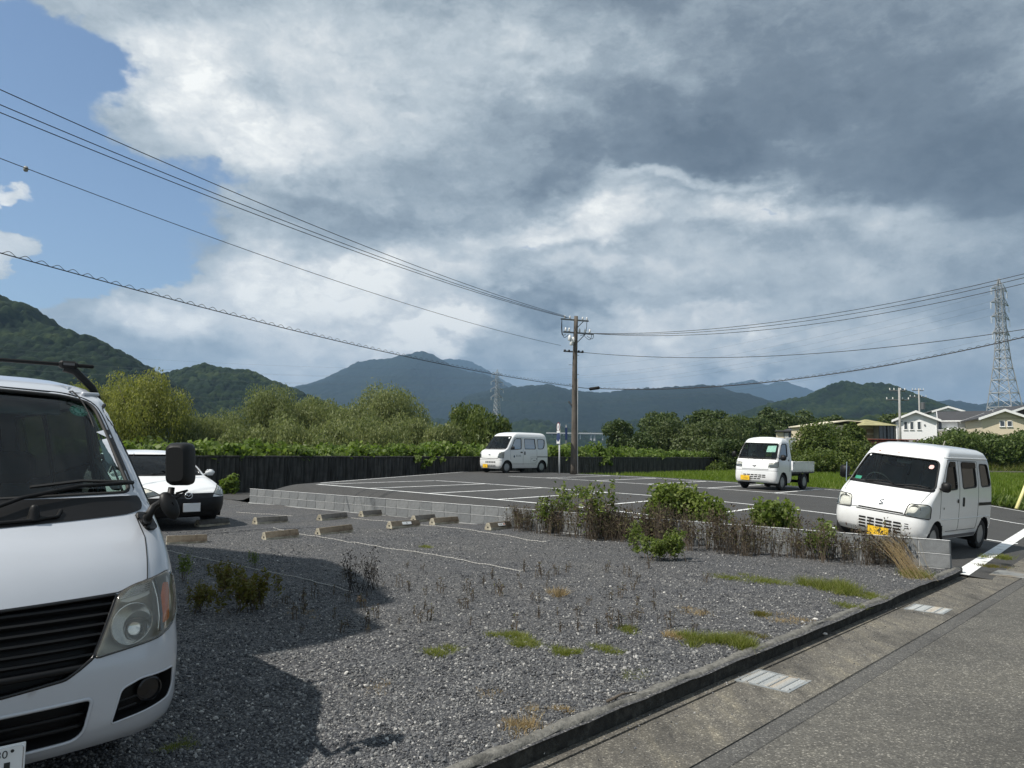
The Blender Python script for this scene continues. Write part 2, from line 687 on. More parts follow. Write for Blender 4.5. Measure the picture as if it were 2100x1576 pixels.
class Shell:
    """a car body: at each height a rounded plan outline.  x forward (nose near 0), y left, z up.
    regions: 'front' uses (arc from the centre line, z); 'side' uses (x, z); 'rear' uses (y, z)"""

    def __init__(s, zs, F, R, W, rf, rr, bf=.05, br=.03, cf=0.02):
        g = lambda a: pchip(zs, a) if not np.isscalar(a) else (lambda z, a=a: np.full(np.shape(z), float(a)))
        s.F, s.R, s.W, s.rf, s.rr, s.bf, s.br = g(F), g(R), g(W), g(rf), g(rr), g(bf), g(br)
        s.z0, s.z1 = zs[0], zs[-1]
        s.roof = None

    def seglen(s, z):
        W, rf, rr = s.W(z), s.rf(z), s.rr(z)
        a1 = W - rf
        a2 = rf * pi / 2
        a3 = np.maximum((s.F(z) - s.bf(z) - rf) - (s.R(z) + s.br(z) + rr), .01)
        return a1, a2, a3, rr * pi / 2, W - rr

    def q2p(s, q, z):
        """q in [-5,5]: segment parameter from nose centre to tail centre"""
        sg = np.where(q < 0, -1.0, 1.0)
        q = np.abs(q)
        W, rf, rr, F, R, bf, br = s.W(z), s.rf(z), s.rr(z), s.F(z), s.R(z), s.bf(z), s.br(z)
        a1, a2, a3, a4, a5 = s.seglen(z)
        th = np.clip(q - 1, 0, 1) * pi / 2
        y1 = np.where(q <= 1, q * a1, a1 + rf * np.sin(th))
        xf = F - bf * (y1 / W) ** 2 - rf * (1 - np.cos(th))
        xs0 = F - bf - rf
        xs1 = xs0 - a3
        t3 = np.clip(q - 2, 0, 1)
        th4 = np.clip(q - 3, 0, 1) * pi / 2
        y4 = np.where(q <= 4, (W - rr) + rr * np.cos(th4), (W - rr) * (1 - np.clip(q - 4, 0, 1)))
        xr = R + br * (y4 / W) ** 2 + rr * (1 - np.sin(th4))
        x = np.where(q <= 2, xf, np.where(q <= 3, xs0 + (xs1 - xs0) * t3, xr))
        y = np.where(q <= 2, y1, np.where(q <= 3, W, y4))
        return np.stack([x, y * sg, z + 0 * q], -1)

    def a2p(s, a, z):
        """front coordinate: arc length from the centre line (continues round the corner onto the side)"""
        a = np.asarray(a, float)
        z = np.asarray(z, float) + 0 * a
        sg = np.where(a < 0, -1.0, 1.0)
        b = np.abs(a)
        a1, a2, a3, _, _ = s.seglen(z)
        q = np.where(b <= a1, b / a1, np.where(b <= a1 + a2, 1 + (b - a1) / a2, 2 + (b - a1 - a2) / a3))
        return s.q2p(q * sg, z)

    def x2p(s, x, z, sg=1.0):
        """side coordinate"""
        x = np.asarray(x, float)
        z = np.asarray(z, float) + 0 * x
        W, rf, rr = s.W(z), s.rf(z), s.rr(z)
        xs0 = s.F(z) - s.bf(z) - rf
        xs1 = s.R(z) + s.br(z) + rr
        dxf = np.clip((x - xs0) / rf, 0, 1)
        dxr = np.clip((xs1 - x) / rr, 0, 1)
        y = W - rf * (1 - np.sqrt(1 - dxf ** 2)) - rr * (1 - np.sqrt(1 - dxr ** 2))
        return np.stack([x, y * sg, z], -1)

    def y2p(s, y, z):
        """rear coordinate"""
        y = np.asarray(y, float)
        z = np.asarray(z, float) + 0 * y
        W, rr = s.W(z), s.rr(z)
        a5 = W - rr
        b = np.abs(y)
        th = np.arccos(np.clip((b - a5) / rr, 0, 1))
        q = np.where(b <= a5, 5 - b / a5, 3 + th / (pi / 2))
        return s.q2p(q * np.where(y < 0, -1., 1.), z)

    def pt(s, reg, u, z, off=0.0):
        """point on region, pushed out along the surface normal"""
        f = {'front': s.a2p, 'side': s.x2p, 'sider': lambda x, zz: s.x2p(x, zz, -1.0), 'rear': s.y2p}[reg]
        u = np.asarray(u, float)
        z = np.asarray(z, float) + 0 * u
        p = f(u, z)
        if np.any(off):
            e = .012
            du = f(u + e, z) - f(u - e, z)
            dzv = f(u, np.minimum(z + e, s.z1)) - f(u, np.maximum(z - e, s.z0))
            n = np.cross(du, dzv)
            n /= np.linalg.norm(n, axis=-1, keepdims=True) + 1e-12
            c = np.stack([p[..., 0] * 0 + (s.F(z) + s.R(z)) / 2, 0 * z, z], -1)
            n *= np.sign(np.sum(n * (p - c), -1, keepdims=True) + 1e-9)
            p = p + n * (off if np.isscalar(off) else np.asarray(off)[..., None])
        return p

    def patch(s, reg, poly, off=.004, cell=.03, skirt=0.0, dish=0.0, mb=None):
        """a sheet that follows the body inside poly; skirt: its rim goes back that far; dish: pushed in the middle"""
        poly = np.asarray(poly, float)
        lo, hi = poly.min(0), poly.max(0)
        nx, nz = max(2, int((hi[0] - lo[0]) / cell) + 1), max(2, int((hi[1] - lo[1]) / cell) + 1)
        cx_, cz_ = (hi - lo) / np.array([nx, nz])
        gx, gz = np.meshgrid(np.linspace(lo[0] - 1e-3, hi[0] + 1e-3, nx + 1), np.linspace(lo[1] - 1e-3, hi[1] + 1e-3, nz + 1), indexing='ij')
        P = np.stack([gx.ravel(), gz.ravel()], 1)
        ins = inside(poly, P)
        Q, d = nearest(poly, P)
        idx = np.arange((nx + 1) * (nz + 1)).reshape(nx + 1, nz + 1)
        F = np.stack([idx[:-1, :-1], idx[1:, :-1], idx[1:, 1:], idx[:-1, 1:]], -1).reshape(-1, 4)
        cnt = ins[F].sum(1)
        cen = P[F].mean(1)
        keep = (cnt >= 2) | inside(poly, cen)
        F = F[keep]
        used = np.zeros(len(P), bool)
        used[F.ravel()] = True
        mv = used & ~ins
        # boundary vertices of the kept faces
        from collections import Counter
        ec = Counter()
        for f in F:
            for i in range(4):
                e = (int(f[i]), int(f[(i + 1) % 4]))
                ec[(min(e), max(e))] += 1
        bd = [e for e, c in ec.items() if c == 1]
        bv = np.zeros(len(P), bool)
        for a, b in bd:
            bv[a] = bv[b] = True
        mv |= bv
        P2 = P.copy()
        P2[mv] = Q[mv]
        o = np.full(len(P), float(off))
        if dish:
            dd = np.clip(d / max(d[ins].max() if ins.any() else 1, 1e-6), 0, 1)
            o = o - dish * np.where(mv, 0, np.sqrt(1 - (1 - dd) ** 2))
        V = s.pt(reg, P2[:, 0], P2[:, 1], o)
        new = -np.ones(len(P), int)
        ui = np.where(used)[0]
        new[ui] = np.arange(len(ui))
        mb = mb or MB()
        faces = [tuple(new[i] for i in f) for f in F]
        verts = V[ui]
        if skirt:
            base = s.pt(reg, P2[ui][:, 0], P2[ui][:, 1], np.full(len(ui), off - skirt))
            n0 = len(verts)
            verts = np.vstack([verts, base])
            for a, b in bd:
                faces.append((new[a], new[b], new[b] + n0, new[a] + n0))
        mb.add(verts, faces)
        return mb

    def path(s, reg, pts, step=.03, close=False, off=0.0):
        pts = np.asarray(pts, float)
        if close:
            pts = np.vstack([pts, pts[:1]])
        out = []
        for a, b in zip(pts[:-1], pts[1:]):
            n = max(1, int(np.linalg.norm(b - a) / step))
            for t in range(n):
                out.append(a + (b - a) * t / n)
        out.append(pts[-1])
        out = np.array(out)
        return s.pt(reg, out[:, 0], out[:, 1], off)

    def ring(s, reg, poly, r=.012, off=.0, n=5, mb=None):
        """a moulding that runs round poly"""
        p = s.path(reg, poly, close=True, off=off)
        mb = mb or MB()
        return mb.tube(p, r, n=n, cap=False)

    def body(s, cell=.03, nroof=9, crown=.03, holes=(), parts=(), floor=True, roof=True, zlev=None):
        """returns {part: MB}; holes: (region, poly); parts: (name, region, poly) in order of preference"""
        zl = np.arange(s.z0, s.z1 + 1e-6, cell) if zlev is None else np.array(zlev)
        if zl[-1] < s.z1 - 1e-6:
            zl = np.append(zl, s.z1)
        a = [float(np.max(x)) for x in s.seglen(np.linspace(s.z0, s.z1, 12))]
        cols = []
        for i, L in enumerate(a):
            n = max(3, int(L / cell)) if i in (0, 2, 4) else max(5, int(L / cell * 1.3))
            cols += list(i + np.arange(n) / n)
        qh = np.array(cols + [5.0])
        q = np.concatenate([-qh[::-1][:-1], qh])[:-1]          # the full turn, tail centre once
        nq, nz = len(q), len(zl)
        Qg, Zg = np.meshgrid(q, zl, indexing='ij')
        P = s.q2p(Qg, Zg)
        V = P.reshape(-1, 3).copy()
        qf = np.abs(Qg.ravel())
        sgn = np.sign(V[:, 1])
        # unrolled coordinates
        a1, a2, a3, _, _ = s.seglen(V[:, 2])
        arc = np.where(qf <= 1, qf * a1, np.where(qf <= 2, a1 + (qf - 1) * a2, a1 + a2 + (qf - 2) * a3)) * np.where(Qg.ravel() < 0, -1, 1)
        co = {'front': np.stack([arc, V[:, 2]], 1), 'side': V[:, [0, 2]], 'sider': V[:, [0, 2]], 'rear': V[:, [1, 2]]}
        msk = {'front': qf <= 2.25, 'side': (qf >= 1.05) & (qf <= 3.95) & (sgn >= 0), 'sider': (qf >= 1.05) & (qf <= 3.95) & (sgn < 0), 'rear': qf >= 3.2}
        idx = np.arange(nq * nz).reshape(nq, nz)
        nxt = np.roll(idx, -1, 0)
        F = np.stack([idx[:, :-1], nxt[:, :-1], nxt[:, 1:], idx[:, 1:]], -1).reshape(-1, 4)
        moved = np.zeros(len(V), bool)
        regs = [(r, np.asarray(p, float), None) for r, p in holes] + [(r, np.asarray(p, float), n) for n, r, p in parts]
        orig = {k: v.copy() for k, v in co.items()}
        for r, p, nme in regs:
            C = co[r]
            near_, d = nearest(p, C)
            k = msk[r] & (d < cell * .62) & ~moved
            if k.any():
                V[k] = s.pt(r, near_[k][:, 0], near_[k][:, 1])
                for key in co:
                    pass
                co[r][k] = near_[k]
                moved |= k
        # part of each face
        own = np.full(len(F), 'body', object)
        dead = np.zeros(len(F), bool)
        done = np.zeros(len(F), bool)
        for r, p, nme in regs:
            cen = co[r][F].mean(1)
            if r in ('front', 'rear'):
                wide = np.ptp(co[r][F][:, :, 0], axis=1) < 1.0
            else:
                wide = np.ones(len(F), bool)
            k = inside(p, cen) & msk[r][F].all(1) & wide
            if nme is None:
                dead |= k
            else:
                k &= ~done
                own[k] = nme
                done |= k
        out = {}
        for nme in set(own.tolist()):
            fs = F[(own == nme) & ~dead]
            ui, inv = np.unique(fs.ravel(), return_inverse=True)
            mb = MB()
            mb.add(V[ui], inv.reshape(-1, 4))
            out[nme] = mb
        if roof:
            top = P[:, -1, :]
            xc = (top[:, 0].max() + top[:, 0].min()) / 2
            rings = [top]
            for i in range(1, nroof + 1):
                t = i / nroof
                k = 1 - t
                r_ = top.copy()
                r_[:, 0] = xc + (top[:, 0] - xc) * (k if i == nroof else 1 - t ** 1.6 * .97)
                r_[:, 1] = top[:, 1] * k
                r_[:, 2] = s.z1 + crown * (1 - k ** 2)
                rings.append(r_)
            G = np.array(rings)
            G = np.concatenate([G, G[:, :1]], 1)
            out['roof'] = MB().grid(G)
        if floor:
            b = P[:, 0, :]
            mb = MB()
            mb.add(np.vstack([b, [[(b[:, 0].max() + b[:, 0].min()) / 2, 0, s.z0 + .02]]]), [(i, nq, (i + 1) % nq) for i in range(nq)])
            out['floor'] = mb
        return out


M_TYRE = simple('tyre_rubber', (.018, .018, .019), .85, var=.2)
M_STEEL = simple('steel_wheel', (.36, .37, .38), .42, metal=.6, var=.1, dirt=(.12, .11, .10))
M_DARKST = simple('dark_cavity', (.008, .008, .008), .9)


def wheel(parent, x, y, r, w, style='steel', name='wheel', side=1):
    """tyre and rim; y is the outer face, side the sign of y"""
    m = MB()
    hw = w / 2
    t = MB()
    prof = [(r * .62, -hw * .92), (r * .80, -hw), (r * .93, -hw * .97), (r * .985, -hw * .78), (r, -hw * .4), (r, hw * .4), (r * .985, hw * .78), (r * .93, hw * .97), (r * .80, hw), (r * .64, hw * .90), (r * .62, hw * .55)]
    t.lathe(prof, 36, axis='y')
    o = t.build('wheel', M_TYRE, parent, auto=50, loc=(x, y - side * hw, r))
    rm = MB()
    R_ = r * .64
    s_ = 1 if side > 0 else -1
    pr = [(R_, .80), (R_ * .93, .86), (R_ * .90, .62), (R_ * .80, .40), (R_ * .58, .52), (R_ * .42, .70), (R_ * .25, .66), (R_ * .22, .78), (R_ * .10, .82), (0.0, .82)]
    rm.lathe([(a, s_ * h * hw) for a, h in pr], 32, axis='y')
    ro = rm.build('rim', M_STEEL, o, auto=40)
    hm = bpy.data.meshes.get('rim_hole_%d' % side)
    for k in range(8):
        if hm is None:
            pts = [(cos(q) * R_ * .07, 0, sin(q) * R_ * .12) for q in np.arange(8) * pi / 4]
            hm = MB().add(pts, [tuple(range(8))]).mesh('rim_hole_%d' % side, M_DARKST)
        an = k * pi / 4
        h_ = link('rim_hole', hm, ro, (cos(an) * R_ * .68, side * hw * .50, sin(an) * R_ * .68))
        h_.rotation_euler = (0, -an, 0)
    return o

# ------------------------------------------------------------------ the site plan
WR, WLF = unp(1950, 1168), unp(515, 1031)           # ends of the block wall
SV = (WLF - WR)[:2]
WALL_LEN = float(np.hypot(*SV))
SV = SV / WALL_LEN                                   # along the wall, away from the road
TN = np.array([SV[1], -SV[0]])
TN = TN if TN[1] > 0 else -TN                        # across the lot, away from the wall
WALL_ANG = math.atan2(SV[1], SV[0])


def st2xy(s_, t_):
    s_, t_ = np.asarray(s_, float), np.asarray(t_, float)
    return WR[0] + SV[0] * s_ + TN[0] * t_, WR[1] + SV[1] * s_ + TN[1] * t_


def xy2st(x, y):
    x, y = np.asarray(x, float) - WR[0], np.asarray(y, float) - WR[1]
    return x * SV[0] + y * SV[1], x * TN[0] + y * TN[1]


_lot = pchip([-8, -2, -.3, .3, 1.5, 3.2, 5.86, 8, 10, 12, 16, 30], [-.50, -.24, -.088, -.045, .085, .235, .385, .445, .48, .51, .56, .60])


def lot_z(s_, t_):
    s_, t_ = np.asarray(s_, float), np.asarray(t_, float)
    z = _lot(s_) - .008 * np.clip(t_, 0, 12) * np.clip(1 - s_ / 2.0, 0, 1) - .006 * np.clip(t_ - 5, 0, 12) * np.clip(s_ / 6, 0, 1) * np.clip((14 - s_) / 8, 0, 1)
    # the edge falls away towards the wall and at the far left end
    wall_edge = np.minimum(z, .34 - .02 * s_ / 18)
    k = np.clip((.95 - t_) / .80, 0, 1)
    z = z * (1 - k ** 1.5) + wall_edge * k ** 1.5
    e = np.clip((s_ - (16.5 + .45 * np.clip(t_ - 1, 0, 16))) / 2.0, 0, 1)
    z = z * (1 - e * e) + .02 * e * e
    return z


def lot_xyz(x, y):
    return float(lot_z(*xy2st(x, y)))


def on_lot(px, py, dzz=0.0):
    """the point of the lot surface seen at a point of the photograph"""
    z = .2
    for _ in range(60):
        p = unp(px, py, z)
        z = .6 * z + .4 * (lot_xyz(p[0], p[1]) + dzz)
    return unp(px, py, z)


# kerb line and road
K0, K1 = unp(1060, 1576, -.1)[:2], unp(1985, 1175, -.1)[:2]
KU = (K1 - K0) / np.hypot(*(K1 - K0))               # along the kerb, away from the camera
KN = np.array([KU[1], -KU[0]])                       # towards the road


def kp(u, n):
    """u along the kerb from its point nearest the camera, n into the road"""
    return K0[0] + KU[0] * u + KN[0] * n, K0[1] + KU[1] * u + KN[1] * n


KEND = float((WR[:2] - K0) @ KU) + .35               # kerb ends just past the wall


def road_z(u):
    return -.10 - .010 * np.clip(np.asarray(u, float) - KEND, 0, 60)


def gravel_z(x, y):
    return .030 * fbm(np.asarray(x) * .8, np.asarray(y) * .8, 3, 5) + .012 * fbm(np.asarray(x) * 4, np.asarray(y) * 4, 2, 9)


# ------------------------------------------------------------------ ground materials
def gravel_mat():
    m, nt, b = new_mat('gravel')
    tc = nd(nt, 'ShaderNodeTexCoord').outputs['Object']
    wn_ = noise_node(nt, 30, 3, .6, tc)
    sub = nd(nt, 'ShaderNodeVectorMath', operation='SCALE')
    nt.links.new(wn_.outputs['Color'], sub.inputs[0])
    sub.inputs['Scale'].default_value = .012
    ad = nd(nt, 'ShaderNodeVectorMath', operation='ADD')
    nt.links.new(tc, ad.inputs[0])
    nt.links.new(sub.outputs[0], ad.inputs[1])
    v1 = nd(nt, 'ShaderNodeTexVoronoi')
    v1.inputs['Scale'].default_value = 62
    v1.inputs['Randomness'].default_value = 1
    nt.links.new(ad.outputs[0], v1.inputs['Vector'])
    sc_ = nd(nt, 'ShaderNodeSeparateColor')
    nt.links.new(v1.outputs['Color'], sc_.inputs[0])
    col = ramp_node(nt, sc_.outputs[0], [(0, (.036, .038, .043)), (.35, (.070, .072, .079)), (.62, (.105, .107, .112)), (.86, (.155, .155, .153)), (1, (.28, .276, .265))])
    big = noise_node(nt, .55, 5, .6, tc)
    tone = ramp_node(nt, big.outputs['Fac'], [(.3, (.82, .83, .87)), (.7, (1.12, 1.08, 1.02))])
    col = mixc(nt, 1.0, col, tone, 'MULTIPLY')
    edge = ramp_node(nt, v1.outputs['Distance'], [(0.2, (1, 1, 1)), (.75, (.35, .35, .35))])
    col = mixc(nt, .8, col, edge, 'MULTIPLY')
    nt.links.new(col, b.inputs['Base Color'])
    b.inputs['Roughness'].default_value = .85
    inv = nd(nt, 'ShaderNodeMath', operation='SUBTRACT')
    inv.inputs[0].default_value = 1
    nt.links.new(v1.outputs['Distance'], inv.inputs[1])
    bump(nt, b, inv.outputs[0], .9, .012)
    return m


def asphalt_mat(name, base, speck, sscale=160, var=.25, patch=.5, warm=1.0, rough=.85, bstr=.5, streak=None):
    m, nt, b = new_mat(name)
    tc = nd(nt, 'ShaderNodeTexCoord').outputs['Object']
    v = nd(nt, 'ShaderNodeTexVoronoi')
    v.inputs['Scale'].default_value = sscale
    nt.links.new(tc, v.inputs['Vector'])
    s_ = nd(nt, 'ShaderNodeSeparateColor')
    nt.links.new(v.outputs['Color'], s_.inputs[0])
    lo = tuple(c * (1 - var) for c in base)
    hi = tuple(c * (1 + var) for c in base)
    col = ramp_node(nt, s_.outputs[0], [(0, lo), (.8, hi), (.9, tuple(c * 1.6 for c in base)), (1, speck)])
    n1 = noise_node(nt, .8, 6, .62, tc)
    t1 = ramp_node(nt, n1.outputs['Fac'], [(.30, (1 - patch * .5,) * 3), (.5, (1, 1, 1)), (.72, (1 + patch * .35, 1 + patch * .33 * warm, 1 + patch * .26))])
    col = mixc(nt, 1, col, t1, 'MULTIPLY')
    n2 = noise_node(nt, 9, 5, .6, tc)
    t2 = ramp_node(nt, n2.outputs['Fac'], [(.35, (.88, .88, .88)), (.65, (1.1, 1.1, 1.08))])
    col = mixc(nt, 1, col, t2, 'MULTIPLY')
    if streak:
        mp = nd(nt, 'ShaderNodeMapping')
        mp.inputs['Rotation'].default_value = (0, 0, -math.atan2(KU[1], KU[0]) + .12)
        mp.inputs['Scale'].default_value = streak
        nt.links.new(tc, mp.inputs[0])
        n4 = noise_node(nt, 1.0, 6, .62, mp.outputs[0])
        t4 = ramp_node(nt, n4.outputs['Fac'], [(.30, (.50, .49, .48)), (.48, (.95, .94, .93)), (.60, (1.1, 1.08, 1.02)), (.74, (1.75, 1.66, 1.45))])
        col = mixc(nt, 1, col, t4, 'MULTIPLY')
    nt.links.new(col, b.inputs['Base Color'])
    b.inputs['Roughness'].default_value = rough
    bump(nt, b, v.outputs['Distance'], bstr, .004)
    return m


M_GRAVEL = gravel_mat()
M_ROAD = asphalt_mat('worn_asphalt', (.083, .079, .070), (.28, .265, .235), 105, .32, .6, 1.0, .85, .6)
M_SEAM = asphalt_mat('patched_seam', (.070, .068, .064), (.22, .21, .19), 120, .3, .5)
M_LOT = asphalt_mat('new_asphalt', (.041, .040, .039), (.085, .083, .08), 180, .25, .28)
M_GUTTER = asphalt_mat('stained_concrete', (.102, .095, .082), (.33, .31, .27), 130, .3, .9, 1.0, .8, .4, (7.0, 1.3, 1))
M_PAINT = simple('road_paint', (.78, .79, .78), .6, var=.05, dirt=(.45, .44, .42), dscale=5)
M_KERB = simple('rough_concrete', (.145, .14, .125), .9, var=.45, scale=25, bmp=1.0, bscale=70, dirt=(.06, .058, .05), dscale=4)
M_KERBF = simple('dark_kerb_face', (.030, .029, .025), .95, var=.5, scale=18, bmp=1.0, bscale=60, dirt=(.075, .072, .062), dscale=9)  # the upright face gets a much darker tone than the top
M_SOIL = simple('field_soil', (.085, .075, .05), .95, var=.3, scale=3)
M_FIELD = simple('meadow_ground', (.05, .075, .018), .95, var=.35, scale=1.5)

# ------------------------------------------------------------------ ground
g = MB()
gx_ = np.array([-9000, -2500, -700, -200, -60, 0, 60, 200, 700, 2500, 9000.])
gy_ = np.array([-900, -200, -60, -10, 20, 60, 200, 700, 2500, 9000.])
X_, Y_ = np.meshgrid(gx_, gy_, indexing='ij')
g.grid(np.stack([X_, Y_, np.full(X_.shape, -.62)], -1))
tag(g.build('ground', M_FIELD), kind='structure')

# gravel lot: a fine sheet bounded by the block wall and the kerb
def sheet(name, mat, corners, nu, nv, zf, gx=None):
    """bilinear patch between four plan corners"""
    a, b, c, d = [np.array(q, float) for q in corners]
    u = np.linspace(0, 1, nu + 1)[:, None, None]
    v = np.linspace(0, 1, nv + 1)[None, :, None]
    P = (a * (1 - u) + b * u) * (1 - v) + (d * (1 - u) + c * u) * v
    Z = zf(P[..., 0], P[..., 1])
    return tag(MB().grid(np.concatenate([P, Z[..., None]], -1)).build(name, mat, smooth=True), kind='structure')


kg0 = np.array(kp(-12, -.06))
kg1 = np.array(kp(KEND, -.06))
wr_i = np.array(st2xy(-.15, .02))
wl_i = np.array(st2xy(WALL_LEN + 5.5, .02))
far_l = wl_i + (kg0 - kg1) * 1.0
sheet('gravel_ground', M_GRAVEL, [kg0, wr_i, wl_i, kg0 + (wl_i - wr_i) + (0, 0)], 150, 150, gravel_z)

# the parking lot surface
s_ = np.concatenate([np.linspace(-1.6, 1, 14), np.linspace(1.2, 16.4, 52), np.linspace(16.6, 25.5, 40)])
t_ = np.concatenate([np.linspace(.11, 1.1, 10), np.linspace(1.3, 17.2, 50)])
S_, T_ = np.meshgrid(s_, t_, indexing='ij')
LX, LY = st2xy(S_, T_)
tag(MB().grid(np.stack([LX, LY, lot_z(S_, T_)], -1)).build('parking_lot', M_LOT, smooth=True), kind='structure')
# gravelly earth strip left of the lot, up to the concrete wall
sheet('earth_strip', M_SOIL, [st2xy(19.0, -5), st2xy(24, -5), st2xy(24, 25), st2xy(19.0, 25)], 8, 20, lambda x, y: .01 + .03 * fbm(x, y, 3, 2))

# road
u_ = np.concatenate([np.linspace(-12, KEND, 30), np.linspace(KEND + .5, KEND + 40, 40)])
n_ = np.array([.80, 1.5, 3, 5, 8, 12])
U_, N_ = np.meshgrid(u_, n_, indexing='ij')
RX, RY = kp(U_, N_)
tag(MB().grid(np.stack([RX, RY, road_z(U_) + .0 * N_], -1)).build('road', M_ROAD, smooth=True), kind='structure')
n_ = np.array([0, .085, .088, .100, .103, .640])
zo = np.array([-.004, -.004, -.022, -.022, -.006, -.003])
U_, N_ = np.meshgrid(u_, n_, indexing='ij')
RX, RY = kp(U_, N_)
tag(MB().grid(np.stack([RX, RY, road_z(U_) + zo[None, :]], -1)).build('gutter', M_GUTTER), kind='structure')

n_ = np.array([.638, .645, .655, .72, .785, .795, .803])
zo = np.array([-.004, -.014, -.003, .001, -.003, -.012, -.001])
wob = .012 * fbm(u_ * 2.2, u_ * 0, 3, 41)
U_, N_ = np.meshgrid(u_, n_, indexing='ij')
RX, RY = kp(U_, N_ + wob[:, None])
tag(MB().grid(np.stack([RX, RY, road_z(U_) + zo[None, :]], -1)).build('road_seam', M_SEAM), kind='structure')

# kerb: rough concrete with worn edges
u_ = np.arange(-6, KEND, .045)
prof = [(.0, -.16), (.0, -.09), (.0, -.045), (-.002, -.012), (-.012, .006), (-.03, .012), (-.05, .012), (-.07, .010), (-.095, -.004), (-.115, -.06)]
P = []
for k, (n0, z0) in enumerate(prof):
    w_ = .015 * fbm(u_ * 3 + k * .37, np.full(len(u_), k * .4), 3, 31) + .013 * fbm(u_ * 14, np.full(len(u_), k * 1.3), 2, 32)
    chip = np.where((vnoise(u_ * 1.7, np.full(len(u_), .3), 77) > .70) & (2 <= k <= 5), -.018, 0) if k in (3, 4, 5) else 0
    x, y = kp(u_, n0 - np.abs(w_) * (k < 8) + (chip if k in (3, 4) else 0))
    P.append(np.stack([x, y, z0 + 0 * w_ + (w_ * .9 if k > 2 else 0) + (chip if k in (4, 5) else 0)], -1))
tag(MB().grid(np.array(P[3:])).build('kerb', M_KERB, smooth=True), kind='structure')
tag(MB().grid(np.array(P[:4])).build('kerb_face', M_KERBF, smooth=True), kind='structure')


# painted markings, 4 mm above the asphalt
def lot_strip(a, b, w=.10, mat=M_PAINT, name='parking_line', n=14, lift=.005):
    (s0, t0), (s1, t1) = a, b
    L = math.hypot(s1 - s0, t1 - t0)
    ds, dt = (s1 - s0) / L, (t1 - t0) / L
    n = max(2, int(L / .35))
    f = np.linspace(0, 1, n + 1)
    G = []
    for o in (-w / 2, w / 2):
        S = s0 + (s1 - s0) * f - dt * o
        T = t0 + (t1 - t0) * f + ds * o
        x, y = st2xy(S, T)
        G.append(np.stack([x, y, lot_z(S, T) + lift], -1))
    return tag(MB().grid(np.array(G)).build(name, mat), kind='structure')


def to_st(px, py):
    p = on_lot(px, py)
    a, b = xy2st(p[0], p[1])
    return float(a), float(b)


# first row of bays along the wall
lot_strip((16.06, 1.0), (.2, 1.0), .12)
lot_strip((16.06, 5.8), (-.25, 5.8), .12)
lot_strip((16.06, 1.05), (16.06, 5.75))
for k in range(1, 7):
    lot_strip((16.06 - 2.27 * k, 1.06), (16.06 - 2.27 * k, 5.74), .10, lift=.006)
# second row
lot_strip((17.4, 11.3), (-.1, 11.3), .12)
lot_strip((17.4, 16.1), (-.2, 16.1), .12)
for k in range(0, 8):
    lot_strip((15.54 - 2.24 * k, 11.36), (15.54 - 2.24 * k, 16.04), .10, lift=.006)
lot_strip((16.7, 1.6), (23.0, 15.6), .07)
# entrance band beside the road
lot_strip((-.10, .14), (-.10, 17.0), .20, name='entrance_band', lift=.006)
lot_strip((-.02, .03), (-.02, .16), .10, name='entrance_line', lift=.010)
# far side of the road entrance: asphalt beyond the band is the road itself
print('SITE', WR, WLF, WALL_LEN, 'KEND', KEND)

# ------------------------------------------------------------------ vehicle outlines and where they stand
EVERY = Shell([.26, .36, .5, .64, .80, .90, 1.0, 1.08, 1.2, 1.4, 1.55, 1.66, 1.73, 1.77],
              [-.10, -.02, 0, -.015, -.07, -.15, -.29, -.42, -.53, -.71, -.85, -.98, -1.12, -1.30],
              [-3.33, -3.38, -3.395, -3.395, -3.39, -3.39, -3.385, -3.38, -3.37, -3.34, -3.31, -3.26, -3.2, -3.1],
              [.69, .72, .7375, .7375, .735, .732, .725, .72, .705, .672, .645, .61, .57, .50],
              [.16, .18, .19, .18, .17, .16, .16, .16, .16, .16, .16, .16, .18, .2], .12, .06, .03)
CLIP = Shell([.22, .32, .5, .7, .86, .98, 1.05, 1.12, 1.25, 1.5, 1.7, 1.80, 1.86, 1.89],
             [-.08, -.015, 0, -.01, -.03, -.09, -.22, -.36, -.47, -.66, -.83, -.96, -1.10, -1.28],
             [-3.34, -3.385, -3.395, -3.395, -3.395, -3.39, -3.39, -3.385, -3.38, -3.35, -3.32, -3.28, -3.2, -3.1],
             [.70, .725, .7375, .7375, .7375, .735, .73, .725, .715, .685, .655, .62, .57, .50],
             [.15, .16, .17, .16, .15, .15, .15, .15, .15, .15, .15, .16, .18, .2], .10, .05, .03)
HIJ = Shell([.24, .32, .45, .62, .80, .95, 1.02, 1.10, 1.25, 1.45, 1.58, 1.68, 1.73, 1.76],
            [-.06, -.01, 0, -.005, -.02, -.07, -.12, -.18, -.26, -.40, -.50, -.61, -.72, -.88],
            [-1.30, -1.33, -1.34, -1.34, -1.34, -1.34, -1.34, -1.34, -1.33, -1.31, -1.29, -1.26, -1.22, -1.16],
            [.70, .725, .7375, .7375, .7375, .73, .725, .72, .70, .67, .65, .61, .57, .52],
            [.10, .11, .12, .12, .11, .11, .11, .11, .11, .12, .12, .13, .14, .16], .05, .04, .02)
MAZ = Shell([.20, .30, .45, .58, .68, .78, .86, .92, .97, 1.10, 1.25, 1.36, 1.42, 1.46],
            [-.14, -.04, 0, -.02, -.08, -.32, -.62, -.90, -1.08, -1.30, -1.58, -1.82, -2.02, -2.3],
            [-4.30, -4.36, -4.38, -4.38, -4.37, -4.36, -4.35, -4.34, -4.33, -4.25, -4.12, -3.98, -3.85, -3.7],
            [.78, .82, .84, .845, .845, .84, .835, .825, .81, .765, .70, .645, .59, .50],
            [.30, .32, .33, .33, .33, .30, .27, .24, .22, .18, .17, .17, .18, .2], .14, .16, .05)
